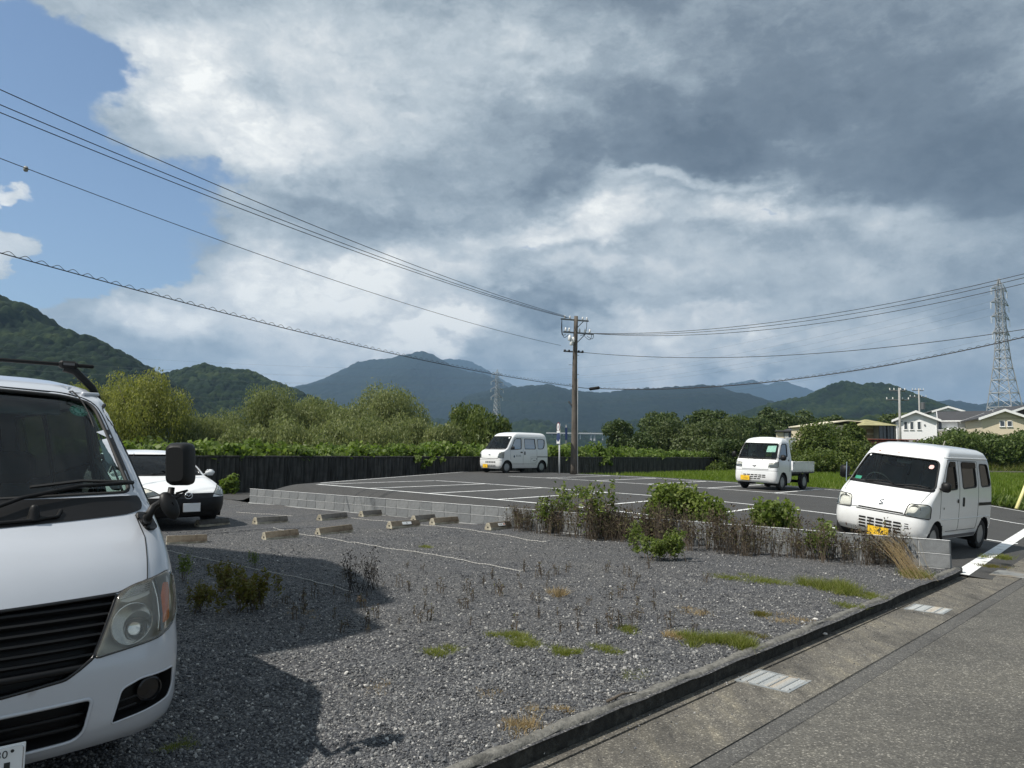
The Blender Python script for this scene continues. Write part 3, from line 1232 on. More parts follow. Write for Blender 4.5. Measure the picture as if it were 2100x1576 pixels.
CARA = Shell([.285, .33, .42, .60, .75, .90, 1.02, 1.12, 1.20, 1.32, 1.55, 1.74, 1.84, 1.91, 1.96],
             [-.10, -.05, -.01, 0, -.03, -.09, -.16, -.25, -.35, -.48, -.71, -.90, -1.02, -1.16, -1.38],
             [-4.60, -4.66, -4.695, -4.695, -4.69, -4.69, -4.69, -4.68, -4.67, -4.65, -4.6, -4.55, -4.5, -4.4, -4.25],
             [.80, .825, .835, .835, .828, .825, .815, .805, .795, .77, .727, .692, .662, .612, .522],
             [.22, .24, .25, .25, .24, .22, .20, .19, .18, .17, .16, .16, .17, .19, .22], .15, .13, .04)


def frame(ref_local, ref_world, head, zf=None, wheels=None, tilt=1.0):
    """matrix of a vehicle: the ground point ref_local stands at ref_world; head = nose direction in plan"""
    h = np.array([head[0], head[1], 0.]) / math.hypot(*head)
    l = np.array([-h[1], h[0], 0.])
    if zf is not None:
        q = np.array([[x, y, 1] for x, y in wheels])
        off = q[:, :2] - np.array(ref_local)
        w = np.array(ref_world[:2]) + off[:, :1] * h[:2] + off[:, 1:] * l[:2]
        zz = np.array([zf(*p) for p in w])
        c, *_ = np.linalg.lstsq(q, zz, rcond=None)
        X = h + np.array([0, 0, c[0] * tilt])
        X /= np.linalg.norm(X)
        Y = l + np.array([0, 0, c[1] * tilt])
        Y -= X * (X @ Y)
        Y /= np.linalg.norm(Y)
        zr = c[0] * ref_local[0] + c[1] * ref_local[1] + c[2]
    else:
        X, Y = h, l
        zr = ref_world[2]
    Z = np.cross(X, Y)
    o = np.array([ref_world[0], ref_world[1], zr]) - X * ref_local[0] - Y * ref_local[1]
    M = Matrix(((X[0], Y[0], Z[0], o[0]), (X[1], Y[1], Z[1], o[1]), (X[2], Y[2], Z[2], o[2]), (0, 0, 0, 1)))
    return M


def rot2(v, deg):
    a = radians(deg)
    return np.array([v[0] * cos(a) - v[1] * sin(a), v[0] * sin(a) + v[1] * cos(a)])


W_EV = [(-.56, .64), (-.56, -.64), (-2.91, .64), (-2.91, -.64)]
W_CL = [(-.48, .64), (-.48, -.64), (-2.91, .64), (-2.91, -.64)]
W_HJ = [(-.62, .64), (-.62, -.64), (-2.52, .64), (-2.52, -.64)]
M_EV = frame((0, 0), (5.92, 12.36), (cos(radians(-138.0)), sin(radians(-138.0))), lot_xyz, W_EV)
M_CL = frame((0, 0), (-1.03, 34.69), (cos(radians(-133.6)), sin(radians(-133.6))), lot_xyz, W_CL)
M_HJ = frame((0, 0), (8.20, 25.28), (cos(radians(-132.5)), sin(radians(-132.5))), lot_xyz, W_HJ)
M_MZ = frame((0, 0), (-6.20, 14.50, .03), (cos(radians(-47.0)), sin(radians(-47.0))))
M_CA = frame((0, 0), (-2.03, 2.965, 0.0), (cos(radians(-48.1)), sin(radians(-48.1))))

# ------------------------------------------------------------------ vehicle materials
def paint_mat(name, c, dirt=None):
    m, nt, b = new_mat(name)
    n = noise_node(nt, 3.5, 6, .6)
    col = ramp_node(nt, n.outputs['Fac'], [(.3, tuple(x * .96 for x in c)), (.7, c)])
    tc = nd(nt, 'ShaderNodeTexCoord')
    if dirt:
        sp = nd(nt, 'ShaderNodeSeparateXYZ')
        nt.links.new(tc.outputs['Object'], sp.inputs[0])
        mr = nd(nt, 'ShaderNodeMapRange')
        nt.links.new(sp.outputs[2], mr.inputs[0])
        for i, v in enumerate((.20, .75, dirt, 0.02)):
            mr.inputs[i + 1].default_value = v
        n2 = noise_node(nt, 14, 6, .65)
        mu = nd(nt, 'ShaderNodeMath', operation='MULTIPLY')
        nt.links.new(mr.outputs[0], mu.inputs[0])
        nt.links.new(n2.outputs['Fac'], mu.inputs[1])
        col = mixc(nt, mu.outputs[0], col, (.30, .28, .24))
    nt.links.new(col, b.inputs['Base Color'])
    b.inputs['Roughness'].default_value = .32
    b.inputs['Coat Weight'].default_value = .8
    b.inputs['Coat Roughness'].default_value = .06
    return m


M_WHITE = paint_mat('white_paint', (.80, .81, .81), .55)
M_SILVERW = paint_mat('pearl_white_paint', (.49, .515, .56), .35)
M_BLKPL = simple('black_plastic', (.0065, .0065, .007), .5, var=.15, spec=.28)
M_BLKGL = simple('black_gloss', (.006, .006, .007), .18, var=.1)
M_GREYPL = simple('grey_plastic', (.10, .10, .105), .6, var=.1)
M_RUBBER = simple('rubber_seal', (.012, .012, .012), .7)
M_INT = simple('dark_interior', (.022, .023, .025), .85, var=.2)
M_SEAT = simple('seat_fabric', (.05, .052, .056), .95, var=.2)
M_TRIM = simple('pale_trim', (.33, .34, .33), .7, var=.05)
M_CHROME = simple('chrome', (.72, .73, .74), .14, metal=1.0, var=.03)
M_REFL = simple('lamp_reflector', (.80, .81, .81), .12, metal=1.0, var=.05)
M_LENSIN = simple('lamp_housing', (.33, .34, .34), .28, metal=.6, var=.08)
M_CLEARIN = simple('clear_lamp_inside', (.58, .59, .58), .3, metal=.1, var=.1)
M_AMBER = simple('amber_lens', (.80, .20, .03), .2, var=.05, coat=1)
M_YELLOW = simple('yellow_plate', (.80, .49, .02), .5, var=.03)
M_PLATEW = simple('white_plate', (.74, .75, .75), .45, var=.03)
M_INK = simple('black_ink', (.02, .022, .02), .6)
M_GREENINK = simple('green_ink', (.02, .14, .09), .6)
M_GLASS = glass('window_glass', (.50, .60, .57), .35)
M_GLASSD = glass('tinted_glass', (.09, .10, .10), .6)
M_GLASSW = glass('windscreen_glass', (.66, .80, .76), .62)
M_LENS = glass('lamp_lens', (.80, .80, .76), rough=.03)
M_LENSY = glass('aged_lamp_lens', (.96, .95, .90), rough=.08, haze=(.09, (.68, .65, .54)))
M_VISOR = glass('smoked_visor', (.04, .035, .035), .25, rough=.08)
M_GLASSM = glass('shaded_glass', (.20, .25, .23), .4)
M_RUST = simple('rust', (.22, .085, .035), .9, var=.4, scale=20)


def mir(p):
    """mirror a polygon left/right (front coordinates)"""
    return [(-a, z) for a, z in p][::-1]


def seat(parent, x, y, z, w=.46, mat=None):
    m = MB()
    m.bbox((x, y, z + .08), (.46, w, .16), .05)
    Mr = Matrix.Rotation(radians(-14), 3, 'Y')
    m.bbox((x - .26, y, z + .42), (.13, w, .60), .05, M=Mr)
    m.bbox((x - .35, y, z + .82), (.10, w * .56, .20), .045, M=Mr)
    return m.build('seat', mat or M_SEAT, parent, auto=45)


def steering(parent, x, y, z, r=.19, tilt=35):
    m = MB()
    Rm = Matrix.Rotation(radians(-90 + tilt), 3, 'Y')
    t = np.linspace(0, 2 * pi, 25)
    pts = np.stack([r * np.cos(t), r * np.sin(t), 0 * t], 1) @ np.array(Rm).T + (x, y, z)
    m.tube(pts, .016, 6, cap=False)
    for a in (0, 2.1, 4.2):
        q = np.array([r * cos(a), r * sin(a), 0]) @ np.array(Rm).T
        m.bar((x, y, z), q + (x, y, z), .018, .012, 5)
    m.lathe([(.06, -.02), (.06, .02), (0, .03)], 12, c=(x, y, z), M=Rm)
    return m.build('steering_wheel', M_INT, parent, auto=40)


def plate(parent, S, a, z, yellow, rows, reg='front', off=.012, w=.33, h=.165, name='licence_plate', ink=None, tilt=0):
    """number plate with its characters as raised print"""
    p = S.pt(reg, np.array([a]), np.array([z]), off)[0]
    e = .05
    q0, q1 = S.pt(reg, np.array([a - e]), np.array([z]), off)[0], S.pt(reg, np.array([a + e]), np.array([z]), off)[0]
    yv = q1 - q0
    yv[2] = 0
    yv /= np.linalg.norm(yv)
    up = np.array([0, 0, 1.])
    nv = np.cross(yv, up)
    nv /= np.linalg.norm(nv)
    R3 = Matrix(((yv[0], up[0], nv[0]), (yv[1], up[1], nv[1]), (yv[2], up[2], nv[2])))
    m = MB()
    m.bbox((0, 0, 0), (w, h, .006), .004)
    o = m.build(name, M_YELLOW if yellow else M_PLATEW, parent)
    o.matrix_local = R3.to_4x4()
    o.location = p + nv * .006
    rim = MB()
    pts = rpoly([(-w / 2 + .008, -h / 2 + .008), (w / 2 - .008, -h / 2 + .008), (w / 2 - .008, h / 2 - .008), (-w / 2 + .008, h / 2 - .008)], .015)
    rim.tube([(x, y, .0032) for x, y in np.vstack([pts, pts[:1]])], .0018, 4, cap=False)
    rim.build('plate_rim', M_INK if yellow else M_CHROME, o)
    for (t, size, x, y) in rows:
        tm = text_mesh(t, size, ink or M_INK, 'plate_lettering', .0006)
        tl_ = link('plate_lettering', tm, o, (x, y, .0042))
    return o


def mirror_box(parent, c, d, b, mat, rz=0, arm=None, name='wing_mirror'):
    m = MB()
    m.bbox(c, d, b, rz=rz)
    o = m.build(name, mat, parent, auto=50)
    if arm:
        MB().tube(arm, .014, 8).build('mirror_arm', mat, o, smooth=True)
    return o


def wiper(parent, S, pts, off=.02, r=.008, blade=None):
    m = MB()
    p = S.path('front', pts, .04, off=off)
    p[0] = p[0] - (p[1] - p[0]) * .01
    m.tube(p, r, 5)
    o = m.build('wiper', M_BLKPL, parent, smooth=True)
    if blade:
        bm_ = MB()
        q = S.path('front', blade, .04, off=off * .6)
        bm_.tube(q, r * .8, 4)
        bm_.build('wiper_blade', M_RUBBER, o)
    return o


def vehicle(name, label, Mw, S, sp, cat='van', group=None):
    root = empty(name, label=label, cat=cat, group=group, M=Mw)
    paint = sp['paint']
    holes, parts = [], []
    for reg, poly, _ in sp['glass']:
        holes.append((reg, poly))
    for reg, poly in sp.get('holes', []):
        holes.append((reg, poly))
    ar = sp['arch']
    for wx in sp['axles']:
        th = np.linspace(0, 2 * pi, 40, endpoint=False)
        circ = np.stack([wx + ar * np.cos(th), sp['r'] + ar * np.sin(th)], 1)
        for reg in ('side', 'sider'):
            holes.append((reg, circ))
    for nm, reg, poly in sp.get('parts', []):
        parts.append((nm, reg, poly))
    b = S.body(sp.get('cell', .035), holes=holes, parts=parts, crown=sp.get('crown', .03), nroof=12, zlev=sp.get('zlev'))
    bodyo = None
    mats = sp.get('pmats', {})
    order = ['body'] + [k for k in b if k not in ('body', 'floor')]
    for k in order:
        nm = {'body': 'body', 'roof': 'roof'}.get(k, k.rstrip('0123456789_'))
        o = b[k].build(nm, mats.get(k, paint), root, auto=35)
    b['floor'].build('underbody', M_BLKPL, root)
    # seams between the panels
    for reg, pts in sp.get('seams', []):
        MB().tube(S.path(reg, pts, .04, off=-.001), sp.get('seam_r', .005), 5).build('panel_gap', M_RUBBER, root)
    for reg, poly, gm in sp['glass']:
        o = S.patch(reg, poly, -.012, .05).build('windscreen' if reg == 'front' else 'rear_window' if reg == 'rear' else 'side_window', gm, root, smooth=True)
        S.ring(reg, poly, sp.get('seal_r', .014), -.004).build('window_seal', M_RUBBER, o, smooth=True)
    # wheels and arches
    W0 = float(S.W(np.array(.5)))
    for wx in sp['axles']:
        for sd in (1, -1):
            wheel(root, wx, sd * sp.get('track', W0 - .03), sp['r'], sp.get('tw', .15), side=sd)
            th = np.linspace(-.35, pi + .35, 22)
            rim_ = MB()
            P = []
            for dy in (0.0, .34):
                P.append(np.stack([wx + (ar + .002) * np.cos(th), np.full(22, sd * (W0 - .012 - dy)), sp['r'] + (ar + .002) * np.sin(th)], 1))
            rim_.grid(np.array(P))
            rim_.add([(wx + ar * cos(t), sd * (W0 - .34), sp['r'] + ar * sin(t)) for t in th], [tuple(range(22))])
            rim_.build('wheel_well', M_DARKST, root)
    # cabin
    if 'cabin' in sp:
        x0, x1, w, z0 = sp['cabin']
        m = MB()
        m.box(((x0 + x1) / 2, 0, z0), (abs(x1 - x0), 2 * w, .04))
        m.build('cabin_floor', M_INT, root)
        dash = MB()
        dx_ = sp['dash']
        dash.bbox((dx_ - .16, 0, sp['dash_z'] - .17), (.34, 2 * w - .02, .32), .06)
        dash.build('dashboard', M_INT, root, auto=45)
        for (sx, sy) in sp['seats']:
            seat(root, sx, sy, sp['seat_z'])
        steering(root, dx_ - .36, -.34, sp['dash_z'] + .02)
        if sp.get('inner_mirror'):
            mx_, mz_ = sp['inner_mirror']
            MB().bbox((mx_, 0, mz_), (.03, .24, .065), .02).build('rear_view_mirror', M_LENSIN, root, auto=40)
    return root


def lamp(root, S, poly, housing=.055, lens=M_LENS, bowls=(), extra=(), cell=.03, name='headlight', reg='front', inside=M_LENSIN):
    """headlight: bright housing set back behind a clear lens; bowls: (a, z, r)"""
    o = S.patch(reg, poly, -housing, cell).build(name, inside, root, smooth=True)
    S.patch(reg, poly, .006, cell, skirt=housing + .01).build('lens', lens, o, smooth=True)
    S.ring(reg, poly, .007, .002).build('lamp_rim', M_RUBBER, o, smooth=True)
    for (a, z, r) in bowls:
        c = S.pt(reg, np.array([a]), np.array([z]), min(-.004, -housing + .75 * r))[0]
        n = S.pt(reg, np.array([a]), np.array([z]), 0.05)[0] - S.pt(reg, np.array([a]), np.array([z]), 0.0)[0]
        n[2] *= .3
        n /= np.linalg.norm(n)
        R3 = Vector(n).to_track_quat('Z', 'Y').to_matrix()
        m = MB()
        prof = [(r * t, r * .75 * (t * t - 1)) for t in np.linspace(1, .12, 8)] + [(r * .12, -r * .2), (r * .1, -r * .1), (0, -r * .08)]
        m.lathe([(r * 1.05, -.01), (r * 1.05, .006)] + prof, 24, c=c, M=R3)
        m.build('reflector', M_REFL, o, smooth=True)
    for (poly2, mat, nm) in extra:
        S.patch(reg, poly2, -housing + .022, cell).build(nm, mat, o, smooth=True)
    return o


def slot_rows(root, S, a0, a1, zs, n, h, name='grille_slot', slant=0, gap=.02, reg='front', mat=None):
    """openings of a grille: dark recesses with a rim"""
    w = (a1 - a0) / n
    for z in zs:
        for k in range(n):
            u0, u1 = a0 + k * w + gap / 2, a0 + (k + 1) * w - gap / 2
            pl = rpoly([(u0, z), (u1, z), (u1, z + h), (u0, z + h)], h * .25, 2)
            S.patch(reg, pl, .0025, .02).build(name, mat or M_DARKST, root)


# ------------------------------------------------------------------ the parked kei van behind the block wall
def build_every():
    S = EVERY
    ws = rpoly([(-.69, 1.075), (.69, 1.075), (.585, 1.545), (-.585, 1.545)], [.07, .07, .09, .09])
    fd = rpoly([(-.80, 1.075), (-1.43, 1.095), (-1.385, 1.535), (-1.09, 1.535)], [.05, .06, .08, .12])
    sd_ = rpoly([(-1.70, 1.10), (-2.42, 1.13), (-2.39, 1.54), (-1.68, 1.54)], .08)
    qd = rpoly([(-2.67, 1.13), (-3.20, 1.15), (-3.08, 1.53), (-2.62, 1.53)], .08)
    rw = rpoly([(-.52, 1.12), (.52, 1.12), (.47, 1.56), (-.47, 1.56)], .08)
    gl = [('front', ws, M_GLASSW), ('rear', rw, M_GLASSD)]
    pr = []
    for rg in ('side', 'sider'):
        gl += [(rg, fd, M_GLASS), (rg, sd_, M_GLASSD), (rg, qd, M_GLASSD)]
        pr += [('front_door' + ('1' if rg == 'side' else '2'), rg, rpoly([(-.66, .40), (-1.53, .40), (-1.53, 1.57), (-1.06, 1.57), (-.66, 1.10)], .05)),
               ('sliding_door' + ('1' if rg == 'side' else '2'), rg, rpoly([(-1.555, .40), (-2.44, .40), (-2.52, .60), (-2.52, 1.57), (-1.555, 1.57)], .05))]
    pr += [('bumper', 'front', [(-1.05, .2), (1.05, .2), (1.05, .615), (.35, .655), (-.35, .655), (-1.05, .615)])]
    sp = dict(paint=M_WHITE, glass=gl, parts=pr, axles=(-.56, -2.91), r=.265, arch=.325, tw=.15, cell=.035, crown=.035,
              cabin=(-.35, -3.3, .62, .62), dash=-.48, dash_z=1.04, seats=[(-1.15, .34), (-1.15, -.34)], seat_z=.66, inner_mirror=(-.98, 1.46),
              seams=[('front', [(-.80, .615), (-.35, .655), (.35, .655), (.80, .615)]), ('front', [(.61, .86), (.66, 1.05)]), ('front', [(-.61, .86), (-.66, 1.05)])])
    for rg in ('side', 'sider'):
        sp['seams'] += [(rg, [(-.66, .62), (-.66, 1.09), (-1.06, 1.57), (-1.54, 1.57), (-1.54, .40), (-.98, .40)]), (rg, [(-1.54, .40), (-2.46, .40), (-2.52, .60), (-2.52, 1.57), (-1.54, 1.57)])]
    r = vehicle('kei_van', 'old white kei van parked nose to the block wall with smoked window visors', M_EV, S, sp, group='white kei vehicles in the car park')
    for s_ in (1, -1):
        pl = rpoly([(.42, .632), (.83, .625), (.80, .80), (.72, .845), (.45, .83)], [.03, .04, .06, .06, .05])
        if s_ < 0:
            pl = np.array(mir(pl))
        lo = np.array([(.45, .640), (.80, .640), (.80, .675), (.45, .675)])
        hi = np.array([(.70, .69), (.80, .69), (.78, .80), (.70, .82)])
        lamp(r, S, pl, .06, M_LENS, [(s_ * .56, .745, .085)], [(lo if s_ > 0 else np.array(mir(lo)), M_GREYPL, 'lower_lamp')])
    slot_rows(r, S, -.28, .40, [.335, .385, .435, .485], 5, .030)
    MB().tube(S.path('front', [(-.30, .668), (.40, .668)], .04, off=.002), .008, 5).build('bonnet_gap', M_RUBBER, r)
    MB().tube(S.path('front', [(-.33, .635), (.42, .635)], .04, off=.004), .007, 5).build('bumper_crease', M_RUBBER, r)
    for z in (.43, .465, .50):
        S.patch('front', rpoly([(.44, z), (.50, z), (.50, z + .012), (.44, z + .012)], .003, 2), .003, .02).build('vent_slot', M_DARKST, r)
    plate(r, S, .045, .325, True, [('8·2 40', .036, 0, .052), ('·2·74', .085, 0, -.022)], off=.02)
    # emblem: a slanted S of flat bars
    em = MB()
    q = S.pt('front', np.array([.045]), np.array([.79]), .006)[0]
    for dz_, dy_, w_, rx in ((.028, 0, .07, 22), (0, 0, .075, -30), (-.028, 0, .07, 22)):
        em.bbox((q[0] - dz_ * .75, q[1] + dy_, q[2] + dz_), (.012, w_, .016), .003, M=Matrix.Rotation(radians(rx), 3, 'X'))
    em.build('emblem', M_CHROME, r)
    # cowl strip under the screen, wipers, stickers
    S.patch('front', rpoly([(-.69, 1.035), (.69, 1.035), (.70, 1.085), (-.70, 1.085)], .02, 3), .004, .03).build('cowl', M_BLKPL, r, smooth=True)
    wiper(r, S, [(-.38, 1.06), (-.05, 1.105), (.08, 1.07)], .025, .009)
    wiper(r, S, [(.10, 1.06), (.42, 1.10), (.62, 1.08)], .025, .009)
    S.patch('front', rpoly([(.47, 1.40), (.54, 1.40), (.54, 1.465), (.47, 1.465)], .03), .002, .02).build('inspection_sticker', simple('pink_sticker', (.75, .45, .42), .5), r)
    S.patch('front', rpoly([(-.62, 1.10), (-.50, 1.10), (-.50, 1.15), (-.62, 1.15)], .005), -.02, .03).build('dashboard_card', simple('green_card', (.08, .42, .30), .5), r)
    S.patch('front', rpoly([(-.53, 1.50), (-.50, 1.50), (-.50, 1.525), (-.53, 1.525)], .005), .002, .02).build('small_sticker', M_PLATEW, r)
    for rg in ('side', 'sider'):
        s_ = 1 if rg == 'side' else -1
        # smoked rain visors
        S.patch(rg, rpoly([(-1.09, 1.465), (-1.38, 1.465), (-1.38, 1.55), (-1.12, 1.55)], .02), .016, .02).build('rain_visor', M_VISOR, r, smooth=True)
        S.patch(rg, rpoly([(-1.67, 1.45), (-2.40, 1.45), (-2.40, 1.555), (-1.67, 1.555)], .04), .016, .02).build('rain_visor', M_VISOR, r, smooth=True)
        S.patch(rg, rpoly([(-1.43, .86), (-1.50, .86), (-1.50, .93), (-1.43, .93)], .03), .006, .02).build('door_handle', M_BLKPL, r)
        S.patch(rg, rpoly([(-1.71, .80), (-1.78, .80), (-1.78, .955), (-1.71, .955)], .02), .012, .02, skirt=.012).build('door_handle', M_BLKPL, r)
        S.patch(rg, rpoly([(-2.55, .80), (-3.36, .80), (-3.36, .855), (-2.55, .855)], .008), .003, .04).build('slide_rail', M_BLKPL, r)
        S.patch(rg, rpoly([(-.79, .765), (-.83, .765), (-.83, .80), (-.79, .80)], .012), .005, .02).build('side_marker', M_AMBER if 0 else M_BLKPL, r)
        MB().tube(S.path(rg, [(-.75, .60), (-3.3, .60)], .1, off=-.001), .010, 6).build('body_crease', M_WHITE, r, smooth=True)
        MB().tube(S.path(rg, [(-1.02, 1.605), (-3.22, 1.625)], .1, off=.006), .012, 6).build('roof_gutter', M_WHITE, r, smooth=True)
        S.patch(rg, rpoly([(-.93, .27), (-2.55, .27), (-2.55, .33), (-.93, .33)], .01), .003, .05).build('sill', M_GREYPL, r)
    mirror_box(r, (-.62, -.84, 1.17), (.09, .16, .22), .03, M_BLKPL, arm=[(-.60, -.70, 1.10), (-.60, -.80, 1.12)])
    mirror_box(r, (-.62, .80, 1.14), (.09, .14, .16), .03, M_BLKPL, arm=[(-.62, .69, 1.10), (-.62, .76, 1.11)])
    MB().tube([(-.30, -.66, 1.02), (-.34, -.70, 1.35)], .006, 5).build('corner_pole', M_CHROME, r)
    for (a, z, w_, h_) in ((-.70, .33, .05, .012), (-.50, .30, .02, .06), (-.10, 1.60, .05, .012), (-.42, 1.59, .05, .02), (-.38, 1.63, .03, .012)):
        S.patch('front', rpoly([(a, z), (a + w_, z + .004), (a + w_ * .8, z + h_), (a + .004, z + h_ * .8)], .006, 2), .0015, .012).build('rust_spot', M_RUST, r)
    return r


# ------------------------------------------------------------------ the far kei van by the concrete wall
def build_clip():
    S = CLIP
    ws = rpoly([(-.685, 1.12), (.685, 1.12), (.61, 1.70), (-.61, 1.70)], .06)
    fd = rpoly([(-.70, 1.08), (-1.42, 1.11), (-1.46, 1.60), (-1.04, 1.60)], [.04, .05, .06, .12])
    sd_ = rpoly([(-1.66, 1.12), (-2.43, 1.12), (-2.41, 1.60), (-1.66, 1.60)], .05)
    qd = rpoly([(-2.60, 1.13), (-3.05, 1.13), (-3.12, 1.58), (-2.60, 1.60)], [.05, .22, .08, .05])
    rw = rpoly([(-.55, 1.12), (.55, 1.12), (.50, 1.66), (-.50, 1.66)], .08)
    gl = [('front', ws, M_GLASSW), ('rear', rw, M_GLASSW)]
    pr = []
    for rg in ('side', 'sider'):
        gl += [(rg, fd, M_GLASSM), (rg, sd_, M_GLASSM), (rg, qd, M_GLASSM)]
        k = '1' if rg == 'side' else '2'
        pr += [('front_door' + k, rg, rpoly([(-.72, .36), (-1.53, .36), (-1.53, 1.63), (-1.02, 1.63), (-.66, 1.07)], .04)), ('sliding_door' + k, rg, rpoly([(-1.55, .36), (-2.40, .36), (-2.51, .62), (-2.51, 1.63), (-1.55, 1.63)], .04))]
    pr += [('bumper', 'front', [(-1., .2), (1., .2), (1., .60), (-1., .60)])]
    sp = dict(paint=M_WHITE, glass=gl, parts=pr, axles=(-.48, -2.91), r=.27, arch=.335, tw=.15, cell=.04, crown=.03, seal_r=.016, seam_r=.006,
              cabin=(-.3, -3.3, .62, .60), dash=-.42, dash_z=1.06, seats=[(-1.1, .34), (-1.1, -.34)], seat_z=.66,
              seams=[('front', [(-.50, .665), (.56, .665)]), ('front', [(-.78, .60), (.78, .60)])])
    for rg in ('side', 'sider'):
        sp['seams'] += [(rg, [(-1.54, .36), (-1.54, 1.63), (-1.02, 1.63), (-.66, 1.07), (-.70, .62)]), (rg, [(-2.42, .38), (-2.52, .62), (-2.52, 1.63)]), (rg, [(-.74, .42), (-2.4, .42)])]
    r = vehicle('kei_van', 'tall white kei van with lettering on its side by the dark concrete wall', M_CL, S, sp, group='white kei vehicles in the car park')
    for s_ in (1, -1):
        pl = rpoly([(.53, .69), (.84, .69), (.82, .96), (.60, .975)], [.03, .04, .05, .05])
        pl = pl if s_ > 0 else np.array(mir(pl))
        lamp(r, S, pl, .05, M_LENS, [(s_ * .68, .86, .07)], [])
    MB().tube(S.path('front', [(-.52, .68), (0, .655), (.55, .68)], .05, off=.004), .008, 5).build('grille_trim', M_GREYPL, r)
    slot_rows(r, S, -.24, .42, [.46, .505], 6, .032)
    slot_rows(r, S, -.10, .42, [.30, .345], 5, .030)
    plate(r, S, -.24, .32, True, [('480', .036, 0, .052), ('·2·64', .085, 0, -.022)], off=.02)
    em = MB()
    q = S.pt('front', np.array([.02]), np.array([.83]), .006)[0]
    t = np.linspace(0, 2 * pi, 17)
    em.tube(np.stack([q[0] + 0 * t, q[1] + .05 * np.cos(t), q[2] + .035 * np.sin(t)], 1), .008, 5, cap=False)
    em.bar((q[0], q[1] - .06, q[2]), (q[0], q[1] + .06, q[2]), .007)
    em.build('emblem', M_CHROME, r)
    S.patch('front', rpoly([(-.68, 1.07), (.68, 1.07), (.69, 1.125), (-.69, 1.125)], .02, 3), .003, .04).build('cowl', M_BLKPL, r)
    wiper(r, S, [(-.45, 1.10), (.0, 1.15)], .02, .01)
    wiper(r, S, [(.05, 1.10), (.5, 1.14)], .02, .01)
    S.patch('front', rpoly([(.50, 1.60), (.57, 1.60), (.56, 1.66), (.50, 1.66)], .01), .003, .03).build('inspection_sticker', M_PLATEW, r)
    for rg in ('side', 'sider'):
        S.patch(rg, rpoly([(-1.36, .93), (-1.50, .93), (-1.50, .99), (-1.36, .99)], .01), .008, .02, skirt=.008).build('door_handle', M_BLKPL, r)
        S.patch(rg, rpoly([(-1.62, .84), (-1.69, .84), (-1.69, 1.00), (-1.62, 1.00)], .02), .010, .02, skirt=.01).build('door_handle', M_BLKPL, r)
        S.patch(rg, rpoly([(-2.53, .735), (-3.36, .735), (-3.36, .77), (-2.53, .77)], .005), .003, .05).build('slide_rail', M_BLKPL, r)
        MB().tube(S.path(rg, [(-1.04, 1.70), (-3.2, 1.70)], .1, off=.002), .010, 5).build('roof_gutter', M_WHITE, r, smooth=True)
    # company mark on the door and a boxed notice on the sliding door, left side
    t = np.linspace(0, 2 * pi, 17)[:-1]
    S.patch('side', np.stack([-.93 + .05 * np.cos(t), .765 + .055 * np.sin(t)], 1), .003, .02).build('door_emblem', simple('navy_print', (.02, .06, .12), .5), r)
    for k in range(4):
        u = -1.05 - .095 * k
        pp = MB()
        for (ua, ub, za, zb) in ((0, .06, .075, .065), (0, .06, .04, .03), (.025, .036, .09, .01), (0, .012, .02, .0), (.046, .058, .02, .0)):
            S.patch('side', [(u - ua, .755 + zb), (u - ub, .755 + zb), (u - ub, .755 + za), (u - ua, .755 + za)], .003, .02, mb=pp)
        pp.build('door_lettering', M_INK, r)
    pp = MB()
    for (u0, u1, z0, z1) in ((-2.06, -2.56, .755, .747), (-2.06, -2.56, .505, .497), (-2.06, -2.068, .755, .497), (-2.552, -2.56, .755, .497), (-2.13, -2.22, .69, .678), (-2.28, -2.36, .70, .688), (-2.42, -2.50, .69, .678), (-2.13, -2.15, .69, .62), (-2.47, -2.49, .69, .60), (-2.25, -2.42, .59, .565)):
        S.patch('side', [(u0, z1), (u1, z1), (u1, z0), (u0, z0)], .003, .05, mb=pp)
    pp.build('notice_print', M_INK, r)
    mirror_box(r, (-.72, .86, 1.16), (.09, .16, .16), .03, M_BLKPL, arm=[(-.72, .72, 1.1), (-.72, .80, 1.13)])
    mirror_box(r, (-.72, -.86, 1.16), (.09, .16, .16), .03, M_BLKPL, arm=[(-.72, -.72, 1.1), (-.72, -.80, 1.13)])
    return r


